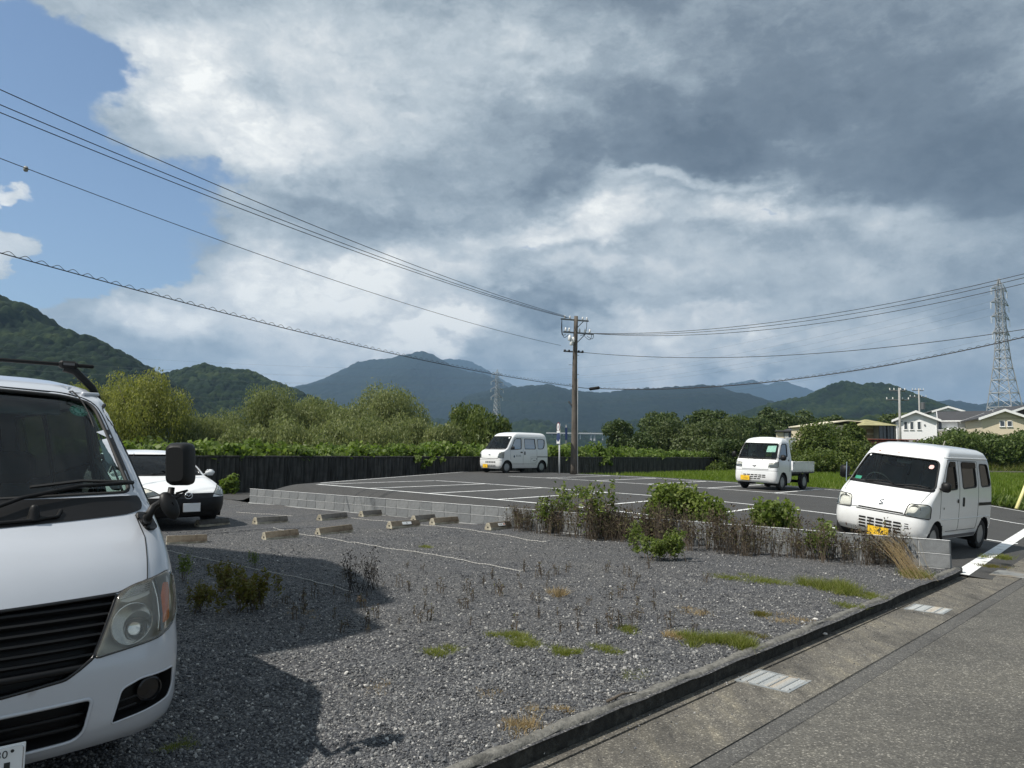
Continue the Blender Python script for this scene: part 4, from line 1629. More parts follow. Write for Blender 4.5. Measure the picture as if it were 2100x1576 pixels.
# ------------------------------------------------------------------ kei truck
def build_truck():
    S = HIJ
    ws = rpoly([(-.67, 1.05), (.67, 1.05), (.60, 1.565), (-.60, 1.565)], .06)
    fd = rpoly([(-.24, 1.05), (-.97, 1.13), (-1.02, 1.56), (-.60, 1.56)], [.04, .05, .06, .10])
    rw = rpoly([(-.5, 1.10), (.5, 1.10), (.46, 1.52), (-.46, 1.52)], .06)
    gl = [('front', ws, M_GLASSW), ('rear', rw, M_GLASS)]
    pr = []
    for rg in ('side', 'sider'):
        gl += [(rg, fd, M_GLASS)]
        pr += [('door' + ('1' if rg == 'side' else '2'), rg, rpoly([(-.28, .66), (-.40, .36), (-1.0, .34), (-1.10, .60), (-1.10, 1.60), (-.58, 1.60), (-.20, 1.03)], .03))]
    pr += [('bumper', 'front', [(-1., .2), (1., .2), (1., .645), (-1., .645)])]
    sp = dict(paint=M_WHITE, glass=gl, parts=pr, axles=(-.62,), r=.27, arch=.345, tw=.15, cell=.04, crown=.03, seal_r=.014, seam_r=.005,
              cabin=(-.2, -1.28, .62, .55), dash=-.26, dash_z=1.0, seats=[(-.80, .34), (-.80, -.34)], seat_z=.60,
              seams=[('front', [(-.80, .645), (.80, .645)])])
    for rg in ('side', 'sider'):
        sp['seams'] += [(rg, [(-1.11, .62), (-1.11, 1.60), (-.58, 1.60), (-.20, 1.03), (-.24, .70)])]
    r = vehicle('kei_truck', 'white kei pickup truck with an open load bed and a paper inside the windscreen', M_HJ, S, sp, cat='truck', group='white kei vehicles in the car park')
    for s_ in (1, -1):
        pl = rpoly([(.47, .745), (.80, .775), (.80, .95), (.47, .895)], .025)
        pl = pl if s_ > 0 else np.array(mir(pl))
        lamp(r, S, pl, .045, M_LENS, [(s_ * .58, .825, .06)], [])
        fr = rpoly([(.46, .28), (.80, .28), (.80, .62), (.46, .60)], .03)
        S.patch('front', fr if s_ > 0 else np.array(mir(fr)), .010, .05, skirt=.012).build('bumper_corner', M_WHITE, r, auto=30)
    S.patch('front', rpoly([(-.46, .69), (.46, .69), (.47, .88), (-.47, .88)], .025), .006, .05, skirt=.008).build('nose_panel', M_WHITE, r, auto=30)
    MB().tube(S.path('front', [(-.46, .685), (.46, .685)], .05, off=.003), .007, 5).build('panel_gap', M_GREYPL, r)
    slot_rows(r, S, -.42, .38, [.475], 6, .035)
    slot_rows(r, S, -.18, .38, [.415], 4, .035)
    slot_rows(r, S, -.18, .20, [.355], 3, .03)
    plate(r, S, -.33, .385, True, [('480', .036, 0, .052), ('··3·54', .085, 0, -.022)], off=.03)
    em = MB()
    q = S.pt('front', np.array([-.02]), np.array([.80]), .012)[0]
    em.bbox(q, (.01, .13, .014), .003)
    em.bar(q + (0, -.045, .02), q + (0, 0, -.04), .009)
    em.bar(q + (0, .045, .02), q + (0, 0, -.04), .009)
    em.build('emblem', M_GREYPL, r)
    S.patch('front', rpoly([(-.67, 1.02), (.67, 1.02), (.67, 1.06), (-.67, 1.06)], .015, 3), .003, .04).build('cowl', M_BLKPL, r)
    wiper(r, S, [(-.10, 1.02), (.55, 1.09)], .02, .01)
    wiper(r, S, [(-.62, 1.06), (-.12, 1.09)], .02, .01)
    for a in (-.28, .22):
        S.patch('front', rpoly([(a - .015, .985), (a + .015, .985), (a + .015, 1.005), (a - .015, 1.005)], .005, 2), .006, .02).build('washer_nozzle', M_BLKPL, r)
    pm = S.patch('front', rpoly([(.25, 1.29), (.56, 1.30), (.54, 1.52), (.25, 1.50)], .005), -.04, .06)
    pm.build('windscreen_paper', simple('paper', (.55, .68, .64), .8, var=.25, scale=14), r)
    for rg in ('side', 'sider'):
        S.patch(rg, rpoly([(-.985, .985), (-1.06, .985), (-1.06, 1.035), (-.985, 1.035)], .015), .006, .02).build('door_handle', M_BLKPL, r)
    mirror_box(r, (-.28, .86, 1.10), (.13, .20, .19), .045, M_BLKPL, arm=[(-.26, .70, 1.07), (-.28, .80, 1.07)])
    mirror_box(r, (-.28, -.88, 1.16), (.09, .16, .20), .04, M_BLKPL, arm=[(-.26, -.70, 1.07), (-.28, -.82, 1.10)])
    # load bed: floor, three drop sides, posts, frame rails, rear axle
    x0, x1, w, zb = -1.42, -3.39, .735, .665
    MB().bbox(((x0 + x1) / 2, 0, zb - .02), (x0 - x1, 2 * w - .02, .06), .01).build('bed_floor', M_WHITE, r)
    for sd in (1, -1):
        o = MB().bbox(((x0 + x1) / 2, sd * (w - .018), zb + .15), (x0 - x1 - .06, .036, .29), .008)
        for k in range(5):
            o.bbox((x0 - .2 - k * .4, sd * (w + .004), zb + .14), (.03, .012, .25), .003)
        o.bbox(((x0 + x1) / 2, sd * (w - .018), zb + .305), (x0 - x1 - .06, .05, .022), .006)
        ob = o.build('side_gate', M_WHITE, r, auto=40)
        for xx in (x0 - .10, x1 + .16):
            MB().bbox((xx, sd * (w + .012), zb + .25), (.04, .02, .07), .004).build('gate_latch', M_CHROME, ob)
        for k in range(6):
            MB().bbox((x0 - .18 - k * .32, sd * (w + .008), zb - .06), (.05, .012, .05), .003).build('rope_hook', M_GREYPL, r)
        MB().bbox(((x0 + x1) / 2, sd * (w - .05), zb - .075), (x0 - x1, .04, .05), .006).build('bed_rail', M_GREYPL, r)
        MB().box(((-1.2 - 3.2) / 2, sd * .32, .50), (2.0, .07, .10)).build('chassis_rail', M_BLKPL, r)
        MB().box((x1 + .46 - .02, sd * .60, .40), (.012, .20, .34)).build('mud_flap', M_BLKPL, r)
        wheel(r, -2.52, sd * .71, .27, .15, side=sd)
        MB().tube([(-2.52 + .33 * cos(t), sd * .62, .30 + .33 * sin(t)) for t in np.linspace(.1, pi - .1, 12)], .03, 6).build('mudguard', M_BLKPL, r, smooth=True)
    MB().bbox((x1 + .018, 0, zb + .15), (.036, 2 * w - .04, .29), .008).build('tail_gate', M_WHITE, r)
    g_ = MB()
    for yy in np.linspace(-.66, .66, 5):
        g_.bar((x0 + .02, yy, zb), (x0 + .02, yy, 1.02), .014)
    g_.bar((x0 + .02, -.68, 1.02), (x0 + .02, .68, 1.02), .016)
    g_.bar((x0 + .02, -.68, .85), (x0 + .02, .68, .85), .012)
    g_.build('guard_frame', M_WHITE, r, smooth=True)
    MB().bar((-2.52, -.62, .27), (-2.52, .62, .27), .05).build('rear_axle', M_BLKPL, r)
    MB().bbox((-1.75, .35, .42), (.50, .22, .22), .03).build('fuel_tank', M_BLKPL, r)
    MB().bar((-1.0, -.62, .40), (-1.0, .62, .40), .04).build('cross_member', M_BLKPL, r)
    MB().tube([(-.40, -.66, 1.62), (-.34, -.68, 1.98)], .005, 5).build('aerial', M_BLKPL, r)
    return r


# ------------------------------------------------------------------ white estate car
def build_estate():
    S = MAZ
    ws = rpoly([(-.69, .985), (.69, .985), (.58, 1.385), (-.58, 1.385)], .06)
    fd = rpoly([(-1.42, 1.0), (-2.36, 1.0), (-2.36, 1.38), (-2.0, 1.37)], [.03, .04, .05, .1])
    rd = rpoly([(-2.46, 1.0), (-3.35, 1.0), (-3.30, 1.36), (-2.46, 1.38)], .05)
    qd = rpoly([(-3.45, 1.0), (-4.05, 1.02), (-3.85, 1.32), (-3.40, 1.36)], .06)
    rw = rpoly([(-.60, 1.02), (.60, 1.02), (.52, 1.34), (-.52, 1.34)], .06)
    gl = [('front', ws, M_GLASSD), ('rear', rw, M_GLASSD)]
    pr = []
    for rg in ('side', 'sider'):
        gl += [(rg, fd, M_GLASS), (rg, rd, M_GLASS), (rg, qd, M_GLASSD)]
        k = '1' if rg == 'side' else '2'
        pr += [('front_door' + k, rg, rpoly([(-1.30, .34), (-2.40, .34), (-2.40, 1.40), (-2.0, 1.40), (-1.28, .99)], .03)), ('rear_door' + k, rg, rpoly([(-2.42, .34), (-3.20, .34), (-3.42, .7), (-3.38, 1.40), (-2.42, 1.40)], .03))]
    pr += [('bumper', 'front', [(-1.3, .1), (1.3, .1), (1.3, .585), (-1.3, .585)])]
    zl = np.unique(np.concatenate([np.arange(.20, .66, .035), np.arange(.66, .98, .008), np.arange(.98, 1.46, .03), [1.46]]))
    sp = dict(paint=M_WHITE, glass=gl, parts=pr, axles=(-.86, -3.46), r=.30, arch=.36, tw=.18, cell=.045, crown=.03, track=.80,
              pmats={'bumper': M_BLKPL}, zlev=zl, cabin=(-1.1, -4.2, .72, .45), dash=-1.25, dash_z=.98, seats=[(-2.1, .38), (-2.1, -.38), (-3.0, .38), (-3.0, -.38)], seat_z=.48, seams=[])
    for rg in ('side', 'sider'):
        sp['seams'] += [(rg, [(-1.29, .36), (-1.29, .99), (-2.0, 1.40), (-2.41, 1.40), (-2.41, .34)])]
    r = vehicle('estate_car', 'white estate car with black bumper and dark grille parked beyond the foreground van', M_MZ, S, sp, cat='car')
    for s_ in (1, -1):
        pl = rpoly([(.50, .645), (.70, .60), (.93, .64), (.90, .77), (.78, .80), (.60, .72)], .04)
        pl = pl if s_ > 0 else np.array(mir(pl))
        lamp(r, S, pl, .05, M_LENS, [(s_ * .80, .70, .06), (s_ * .62, .66, .035)], [])
    gp = rpoly([(-.48, .56), (.48, .56), (.53, .66), (-.53, .66)], .03)
    go = S.patch('front', gp, .006, .04).build('grille', M_BLKGL, r, smooth=True)
    for z in (.585, .61, .635):
        MB().tube(S.path('front', [(-.48, z), (.48, z)], .05, off=.010), .006, 4).build('grille_slat', M_BLKPL, go)
    q = S.pt('front', np.array([.0]), np.array([.61]), .02)[0]
    em = MB()
    t = np.linspace(0, 2 * pi, 25)
    em.tube(np.stack([q[0] + 0 * t, q[1] + .072 * np.cos(t), q[2] + .056 * np.sin(t)], 1), .008, 6, cap=False)
    em.tube([q + v for v in [(0, -.068, .012), (0, -.035, .02), (0, 0, -.012), (0, .035, .02), (0, .068, .012)]], .008, 5)
    em.build('emblem', M_CHROME, r, smooth=True)
    plate(r, S, .06, .40, False, [], off=.02, ink=M_GREENINK)
    t = np.linspace(0, 2 * pi, 20)[:-1]
    lo = S.patch('front', rpoly([(-.5, .235), (.5, .235), (.55, .30), (-.55, .30)], .02), .004, .05).build('lower_intake', M_DARKST, r)
    S.patch('front', rpoly([(-.70, .965), (.70, .965), (.70, .99), (-.70, .99)], .01, 2), .004, .04).build('cowl', M_BLKPL, r)
    wiper(r, S, [(-.35, .985), (.05, 1.01)], .02, .009)
    wiper(r, S, [(.15, .985), (.60, 1.0)], .02, .009)
    for sd in (1, -1):
        mirror_box(r, (-1.42, sd * .93, 1.02), (.11, .20, .13), .05, M_WHITE, arm=[(-1.45, sd * .79, .97), (-1.43, sd * .86, .99)])
        for xx in (-2.28, -3.22):
            S.patch('side' if sd > 0 else 'sider', rpoly([(xx + .1, .86), (xx - .08, .86), (xx - .08, .895), (xx + .1, .895)], .012), .012, .03, skirt=.01).build('door_handle', M_WHITE, r)
    return r

# ------------------------------------------------------------------ the large foreground van
M_LINER = simple('grey_headliner', (.16, .175, .18), .9)


def build_caravan():
    S = CARA
    MI = np.array(M_CA.inverted())

    def loc(px, py, Y):
        w = at(px, py, Y)
        return MI[:3, :3] @ w + MI[:3, 3]
    sym = lambda p: p + mir(p)
    # the glass reaches down to z 1.335; a black cowl lies below it
    ws = rpoly(sym([(0.0, 1.335), (.40, 1.345), (.665, 1.350), (.605, 1.63), (.565, 1.815), (.42, 1.852), (0.0, 1.872)])[0:7] + mir([(.40, 1.345), (.665, 1.350), (.605, 1.63), (.565, 1.815), (.42, 1.852)]), [0, .02, .05, .05, .06, .05, 0, .05, .06, .05, .05, .02])
    cowl = rpoly([(-.70, 1.33), (.70, 1.33), (.715, 1.29), (.695, 1.262), (.60, 1.245), (.37, 1.232), (0, 1.214), (-.37, 1.232), (-.60, 1.245), (-.695, 1.262), (-.715, 1.29)], .02, 3)
    band = rpoly([(.0, 1.30), (.705, 1.30), (.635, 1.63), (.590, 1.825), (.44, 1.872), (0.0, 1.890)] + mir([(.705, 1.30), (.635, 1.63), (.590, 1.825), (.44, 1.872)]), [0, .03, .05, .08, .06, 0, .06, .08, .05, .03])
    hood = rpoly([(0, 1.212), (.37, 1.230), (.60, 1.243), (.650, 1.238), (.668, 1.142), (.640, .966), (.505, .928), (.06, .916)] + mir([(.37, 1.230), (.60, 1.243), (.650, 1.238), (.668, 1.142), (.640, .966), (.505, .928), (.06, .916)]), .012, 2)
    grille = rpoly([(0, .912), (.06, .912), (.500, .922), (.395, .685), (.345, .650), (.29, .618), (.07, .594), (0, .594)] + mir([(.06, .912), (.500, .922), (.395, .685), (.345, .650), (.29, .618), (.07, .594)]), .012, 2)
    intake = rpoly([(0, .519), (.40, .521), (.37, .349), (0, .343)] + mir([(.40, .521), (.37, .349)]), [0, .03, .06, 0, .06, .03])
    lampp = [(.395, .680), (.510, .926), (.575, .950), (.660, .966), (.77, .985), (.835, .955), (.868, .83), (.855, .785), (.770, .742), (.69, .715)]
    fogp = rpoly([(.515, .530), (.600, .560), (.795, .555), (.80, .47), (.765, .425), (.480, .385)], .022)
    fdoor = rpoly([(-.72, 1.29), (-1.58, 1.26), (-1.62, 1.82), (-1.12, 1.82)], [.04, .06, .07, .12])
    sdoor = rpoly([(-1.80, 1.26), (-2.95, 1.26), (-2.95, 1.82), (-1.80, 1.82)], .07)
    rdoor = rpoly([(-3.08, 1.26), (-4.35, 1.26), (-4.28, 1.82), (-3.08, 1.82)], .07)
    rw = rpoly([(-.66, 1.20), (.66, 1.20), (.58, 1.80), (-.58, 1.80)], .09)
    gl = [('front', ws, M_GLASSW), ('rear', rw, M_GLASSD)]
    pr, seams = [], []
    for rg in ('side', 'sider'):
        gl += [(rg, fdoor, M_GLASSW if rg == 'side' else M_GLASS), (rg, sdoor, M_GLASSD), (rg, rdoor, M_GLASSD)]
        k = '1' if rg == 'side' else '2'
        pr += [('front_door' + k, rg, rpoly([(-.66, .42), (-1.70, .42), (-1.70, 1.88), (-1.08, 1.88), (-.62, 1.28)], .04)), ('sliding_door' + k, rg, rpoly([(-1.72, .40), (-3.0, .40), (-3.0, 1.88), (-1.72, 1.88)], .05))]
        seams += [(rg, [(-.66, .44), (-.64, 1.26), (-1.08, 1.88), (-1.71, 1.88), (-1.71, .42)]), (rg, [(-1.71, .40), (-3.01, .40), (-3.01, 1.88), (-1.71, 1.88)])]
    lp = rpoly(lampp, .025)
    fog_l = fogp
    holes = [('front', lp), ('front', np.array(mir(lp))), ('front', fogp), ('front', np.array(mir(fogp))), ('front', grille), ('front', intake)]
    pr += [('bonnet', 'front', hood), ('bumper', 'front', [(-1.0, .2), (1.0, .2), (1.0, .70), (.86, .735), (.69, .71), (.39, .676), (.35, .65), (-.35, .65), (-.39, .676), (-.69, .71), (-.86, .735), (-1.0, .70)])]
    sp = dict(paint=M_SILVERW, glass=gl, parts=pr, holes=holes, axles=(-1.02, -3.74), r=.335, arch=.40, tw=.20, cell=.022, crown=.035, track=.79, seal_r=.011,
              seams=seams, seam_r=.004)
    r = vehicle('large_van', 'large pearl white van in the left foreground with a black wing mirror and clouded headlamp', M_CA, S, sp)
    # bonnet joint
    MB().tube(S.path('front', [(.652, 1.24), (.669, 1.142), (.641, .966), (.505, .928), (.06, .916), (-.06, .916), (-.505, .928), (-.641, .966), (-.669, 1.142), (-.652, 1.24)], .02, off=-.001), .0035, 5).build('panel_gap', M_RUBBER, r)
    # black printed border of the screen, seen through the glass
    S.patch('front', cowl, .003, .02).build('cowl', M_BLKPL, r, smooth=True)
    bd = MB()
    n = 90
    for pa, pb in ((ws, band),):
        qa = S.path('front', pa, .03, True, -.004)
        q2 = []
        P2 = np.array(pa)
        c = P2.mean(0)
        for p in S_path2(pa, .03):
            d = nearest(np.array(pb), np.array([p]))[0][0]
            q2.append(d)
        q2 = np.array(q2)
        qb = S.pt('front', q2[:, 0], q2[:, 1], .002)
        bd.grid(np.array([qa[:len(qb)], qb]))
    bd.build('screen_border', M_BLKGL, r, smooth=True)
    S.patch('front', rpoly([(.0, 1.872), (.42, 1.852), (.565, 1.815), (.60, 1.66), (.575, 1.66), (.53, 1.79), (.40, 1.825), (0, 1.842)] + mir([(.42, 1.852), (.565, 1.815), (.60, 1.66), (.575, 1.66), (.53, 1.79), (.40, 1.825)]), .01, 2), -.017, .02).build('shade_band', M_GLASSW, r)
    # grille: recess, slats, lower lip
    gr = S.patch('front', grille, -.06, .03, ).build('grille', M_BLKPL, r, smooth=True)
    S.ring('front', grille, .008, -.004).build('grille_rim', M_BLKGL, gr, smooth=True)
    def half(z):
        return .50 - (0.922 - z) * .443 if z > .685 else .395 - (.685 - z) * 1.4
    for z in (.700, .738, .776, .814, .852, .890):
        h_ = half(z) - .008
        aa = np.linspace(-h_, h_, 60)
        p0 = S.pt('front', aa, np.full(60, z - .012), -.022)
        p1 = S.pt('front', aa, np.full(60, z - .004), -.004)
        p2 = S.pt('front', aa, np.full(60, z + .005), -.006)
        p3 = S.pt('front', aa, np.full(60, z + .008), -.045)
        MB().grid(np.array([p0, p1, p2, p3])).build('grille_slat', M_BLKPL, gr, smooth=False)
    aa = np.linspace(-.375, .375, 60)
    zz_ = .655 - 0 * aa
    MB().grid(np.array([S.pt('front', aa, zz_ - .018, -.03), S.pt('front', aa, zz_ - .012, -.002), S.pt('front', aa, zz_ + .010, -.001), S.pt('front', aa, zz_ + .018, -.03)])).build('grille_slat', M_BLKPL, gr, smooth=True)
    # lower intake
    it = S.patch('front', intake, -.07, .03).build('lower_intake', M_BLKPL, r)
    S.ring('front', intake, .008, -.002).build('intake_rim', M_SILVERW, it, smooth=True)
    for z in (.40, .455):
        MB().tube(S.path('front', [(-.385, z), (.385, z)], .03, off=-.03), .010, 6).build('intake_bar', M_BLKPL, it, smooth=True)
    # skirts round the openings
    for pl, nm in ((grille, 'grille_wall'), (intake, 'intake_wall')):
        A = S.path('front', pl, .025, True, .0)
        B = S.path('front', pl, .025, True, -.075)
        MB().grid(np.array([A, B])).build(nm, M_BLKPL, gr if nm[0] == 'g' else it)
    # headlamps
    for sg in (1, -1):
        fl = (lambda p: np.asarray(p)) if sg > 0 else (lambda p: np.array(mir([tuple(q) for q in p])))
        hp = fl(lp)
        o = S.patch('front', hp, -.10, .03).build('headlight', simple('lamp_bowl', (.46, .45, .38), .4, metal=.15), r, smooth=True)
        A = S.path('front', hp, .02, True, .0)
        B = S.path('front', hp, .02, True, -.10)
        MB().grid(np.array([A, B])).build('lamp_wall', simple('lamp_wall', (.55, .55, .52), .3, metal=.2), o, smooth=True)
        S.patch('front', hp, .008, .02, skirt=.012).build('lens', M_LENSY, o, smooth=True)
        S.ring('front', hp, .005, .001).build('lamp_rim', M_RUBBER, o, smooth=True)
        # main bowl
        c = S.pt('front', np.array([sg * .575]), np.array([.80]), -.045)[0]
        R3 = Vector((1, sg * .18, -.05)).to_track_quat('Z', 'Y').to_matrix()
        rr_ = .088
        m = MB()
        m.lathe([(rr_ * 1.10, .004), (rr_ * 1.06, .012), (rr_, .010)] + [(rr_ * t, -.055 * (1 - t * t)) for t in np.linspace(.97, .16, 10)] + [(rr_ * .15, -.03), (rr_ * .14, -.012), (0, -.008)], 32, c=c, M=R3)
        m.build('reflector', M_REFL, o, smooth=True)
        # small upper lamp with fine flutes
        up = MB()
        for k in range(7):
            t = k / 6
            z0 = .905 + .0 * t
            za = .896 + k * .0085
            a0, a1 = .505 + k * .012, .66
            up.tube(S.path('front', [(sg * a0, za + .006), (sg * a1, za + .028)], .03, off=-.012), .0035, 4)
        up.build('lamp_flutes', M_REFL, o, smooth=True)
        S.patch('front', fl(rpoly([(.50, .905), (.575, .945), (.66, .962), (.665, .905), (.55, .885)], .01, 2)), -.022, .02).build('upper_lamp', M_CLEARIN, o, smooth=True)
        S.patch('front', fl(rpoly([(.712, .762), (.775, .772), (.790, .93), (.735, .94), (.708, .87)], .015, 3)), -.006, .02).build('indicator', M_AMBER, o, smooth=True)
        for dv in (.672, .690):
            MB().tube(S.path('front', [(sg * (dv - .004), .962), (sg * (dv + .016), .88), (sg * (dv + .022), .80), (sg * (dv + .012), .735)], .02, off=-.006), .006, 5).build('lamp_divider', M_REFL if dv < .68 else M_GREYPL, o, smooth=True)
        S.patch('front', fl(rpoly([(.795, .79), (.852, .80), (.858, .83), (.825, .945), (.79, .965)], .012, 3)), -.016, .02).build('corner_lamp', M_CLEARIN, o, smooth=True)
        # fog lamp recess
        fp = fl(fogp)
        f_ = S.patch('front', fp, -.06, .03).build('fog_lamp', M_BLKPL, r)
        A = S.path('front', fp, .02, True, .0)
        B = S.path('front', fp, .02, True, -.062)
        MB().grid(np.array([A, B])).build('fog_surround', M_BLKPL, f_)
        S.ring('front', fp, .005, -.001).build('fog_rim', M_SILVERW, f_, smooth=True)
        c = S.pt('front', np.array([sg * .665]), np.array([.488]), -.03)[0]
        m = MB()
        m.lathe([(.056, -.03), (.056, .008), (.048, .012), (.046, .004), (0, .010)], 28, c=c, M=R3)
        m.build('fog_lens', M_BLKGL, f_, auto=40)
        for zz in (.43, .465):
            MB().tube(S.path('front', [(sg * .52, zz), (sg * .60, zz + .008)], .03, off=-.03), .006, 5).build('fog_bar', M_BLKPL, f_)
    # number plate
    pl = plate(r, S, -.005, .355, False, [('330', .042, .075, .048)], off=.045, ink=M_INK)
    MB().lathe([(0, 0), (.006, 0), (.006, .003), (0, .004)], 12, c=(.120, .058, .0035)).build('plate_bolt', M_INK, pl)
    MB().box((.105, -.025, .0042), (.020, .085, .001)).box((.02, -.025, .0042), (.020, .085, .001)).build('plate_digit', M_INK, pl)
    # wipers, washer, aerial nozzle
    wiper(r, S, [(.02, 1.268), (.16, 1.318), (.40, 1.362), (.655, 1.372)], .035, .010, blade=[(.20, 1.372), (.42, 1.395), (.66, 1.385)])
    wiper(r, S, [(-.62, 1.275), (-.40, 1.335), (-.10, 1.36)], .035, .010, blade=[(-.60, 1.37), (-.10, 1.395)])
    c = S.pt('front', np.array([.205]), np.array([1.252]), .002)[0]
    MB().lathe([(.030, -.01), (.024, .012), (.019, .035), (.016, .050), (.010, .058), (0, .060)], 18, c=c).build('washer_nozzle', M_BLKPL, r, auto=45)
    MB().tube(S.path('front', [(.0, 1.232), (.18, 1.238), (.30, 1.250), (.318, 1.275)], .02, off=.008), .009, 6).build('cowl_lip', M_BLKPL, r, smooth=True)
    # inspection sticker: green disc, pale ring, one figure
    sc_, szz = .492, 1.788
    t = np.linspace(0, 2 * pi, 25)[:-1]
    stk = S.patch('front', np.stack([sc_ + .050 * np.cos(t), szz + .034 * np.sin(t)], 1), -.020, .012).build('inspection_sticker', simple('green_sticker', (.03, .26, .17), .5, var=.25, scale=60), r)
    S.patch('front', np.stack([sc_ + .026 * np.cos(t), szz + .019 * np.sin(t)], 1), -.0185, .008).build('sticker_centre', simple('pale_green', (.28, .62, .50), .5), stk)
    mk = MB()
    for k in range(12):
        a = k * pi / 6
        S.patch('front', rpoly([(sc_ + .038 * cos(a) - .005, szz + .026 * sin(a) - .003), (sc_ + .038 * cos(a) + .005, szz + .026 * sin(a) - .003), (sc_ + .038 * cos(a) + .005, szz + .026 * sin(a) + .003), (sc_ + .038 * cos(a) - .005, szz + .026 * sin(a) + .003)], .002, 2), -.0182, .004, mb=mk)
    mk.build('sticker_marks', simple('pale_green2', (.30, .64, .52), .5), stk)
    mk = MB()
    S.patch('front', [(sc_ - .009, szz + .006), (sc_ + .009, szz + .006), (sc_ + .009, szz + .0095), (sc_ - .009, szz + .0095)], -.0172, .004, mb=mk)
    S.patch('front', [(sc_ + .001, szz - .010), (sc_ + .005, szz - .010), (sc_ + .009, szz + .008), (sc_ + .004, szz + .008)], -.0172, .004, mb=mk)
    mk.build('sticker_figure', M_GREENINK, stk)
    # cabin
    MB().box((-2.4, 0, .60), (4.2, 1.5, .05)).build('cabin_floor', M_INT, r)
    da = MB()
    aa = np.linspace(-.74, .74, 30)
    rows = []
    for (z, off) in ((1.31, -.03), (1.345, -.05)):
        rows.append(S.pt('front', aa, np.full(30, z), off))
    b0 = rows[-1].copy()
    b0[:, 0] -= .34
    b0[:, 2] = 1.315
    b1 = b0.copy()
    b1[:, 2] = .75
    da.grid(np.array(rows + [b0, b1])).build('dashboard', M_INT, r, smooth=True)
    seat(r, -1.72, .34, .62, .50, M_INT)
    seat(r, -1.42, -.40, .78, .52, M_INT)
    MB().bbox((-1.98, 0, .95), (.08, 1.46, .62), .03).build('partition', M_INT, r)
    MB().bbox((-1.95, -.30, 1.30), (.06, .84, .95), .02).bbox((-2.02, .30, .98), (.06, .80, .40), .02).build('cargo_screen', M_INT, r)
    MB().grid(np.array([[(-1.36, -.50, 1.87), (-1.36, .50, 1.87)], [(-2.0, -.52, 1.90), (-2.0, .52, 1.90)], [(-4.1, -.52, 1.88), (-4.1, .52, 1.88)]])).build('headliner', M_INT, r)
    MB().bbox((-1.17, -.28, 1.80), (.015, .42, .13), .006, M=Matrix.Rotation(radians(-35), 3, 'Y')).build('sun_visor', M_LINER, r)
    MB().bbox((-1.17, .22, 1.80), (.015, .40, .13), .006, M=Matrix.Rotation(radians(-35), 3, 'Y')).build('sun_visor', M_LINER, r)
    steering(r, -.86, -.40, 1.24, .20)
    # pillar trim and grab handle on the left
    for sg in (1, -1):
        zz = np.linspace(1.34, 1.84, 14)
        a_ = np.interp(zz, [1.34, 1.84], [.655, .555])
        A = S.pt('front', sg * a_, zz, -.035)
        B = S.pt('front', sg * (a_ + .055), zz, -.065)
        C_ = B.copy()
        C_[:, 0] -= .05
        MB().grid(np.array([A, B, C_])).build('pillar_trim', M_TRIM, r, smooth=True)
        h0 = S.pt('front', np.array([sg * .600]), np.array([1.56]), -.05)[0]
        h1 = S.pt('front', np.array([sg * .640]), np.array([1.40]), -.05)[0]
        dv = np.array([-.10, -sg * .015, 0])
        MB().tube([h0, h0 + dv * .55, h0 + dv + (0, 0, -.02), h1 + dv + (0, 0, .02), h1 + dv * .55, h1], .014, 8).build('grab_handle', M_TRIM, r, smooth=True)
    # wing mirror, its base and arm, and the under-mirror
    base = S.pt('front', np.array([.715]), np.array([1.205]), .0)[0]
    mo = S.patch('front', rpoly([(.645, 1.248), (.735, 1.240), (.765, 1.165), (.69, 1.165)], .02), .014, .015, skirt=.016).build('mirror_base', M_BLKPL, r, smooth=True)
    YM = 3.74
    mt, mb_ = loc(372, 952, YM), loc(374, 1003, YM)
    wv_ = loc(398, 955, YM) - loc(342, 955, YM)
    hh = loc(371, 912, YM) - loc(371, 1000, YM)
    Wm, Hm = np.linalg.norm(wv_), np.linalg.norm(hh)
    ex = wv_ / Wm
    Wm *= .86
    ez = hh / Hm
    ey = np.cross(ez, ex)
    R3 = np.array([ex, ey, ez]).T
    mm = MB()
    q = []
    for (dy, k, kz) in ((.075, .70, .78), (.060, .88, .92), (.03, .98, .985), (-.005, 1.0, 1.0), (-.03, .97, .98), (-.042, .90, .94)):
        pl_ = rpoly([(-Wm / 2 * k, -Hm / 2 * kz), (Wm / 2 * k, -Hm / 2 * kz), (Wm / 2 * k, Hm / 2 * kz), (-Wm / 2 * k, Hm / 2 * kz)], .034, 6)
        q.append([(R3 @ np.array([x, -dy, z])) + mt + np.array([0, 0, 0]) for x, z in pl_])
    q = np.array(q)
    G = np.concatenate([q, q[:, :1]], 1)
    mm.grid(G)
    mm.add(q[0], [tuple(range(len(q[0])))])
    mm.add(q[-1], [tuple(range(len(q[-1])))])
    mo2 = mm.build('wing_mirror', M_BLKPL, r, auto=45)
    p0 = loc(303, 1060, 3.62)
    p1 = loc(313, 1042, 3.66)
    p2 = loc(330, 1030, 3.70)
    p3 = loc(348, 1024, 3.73)
    p4 = loc(352, 1000, YM)
    MB().tube([base, p0, p1, p2, p3], [.022, .022, .018, .016, .016], 10).build('mirror_arm', M_BLKPL, mo2, smooth=True)
    MB().tube([p3 + (0, 0, -.02), p3, p4], [.020, .018, .016], 10).build('mirror_stem', M_BLKPL, mo2, smooth=True)
    # hanging convex under-mirror: shell and glass
    a0, a1 = loc(334, 1010, 3.66), loc(360, 1066, 3.66)
    cc = (a0 + a1) / 2
    L_ = np.linalg.norm(a1 - a0)
    ax = (a1 - a0) / L_
    vx = loc(360, 1030, 3.66) - loc(334, 1042, 3.66)
    vx = vx - ax * (vx @ ax)
    vx /= np.linalg.norm(vx)
    nz_ = np.cross(ax, vx)
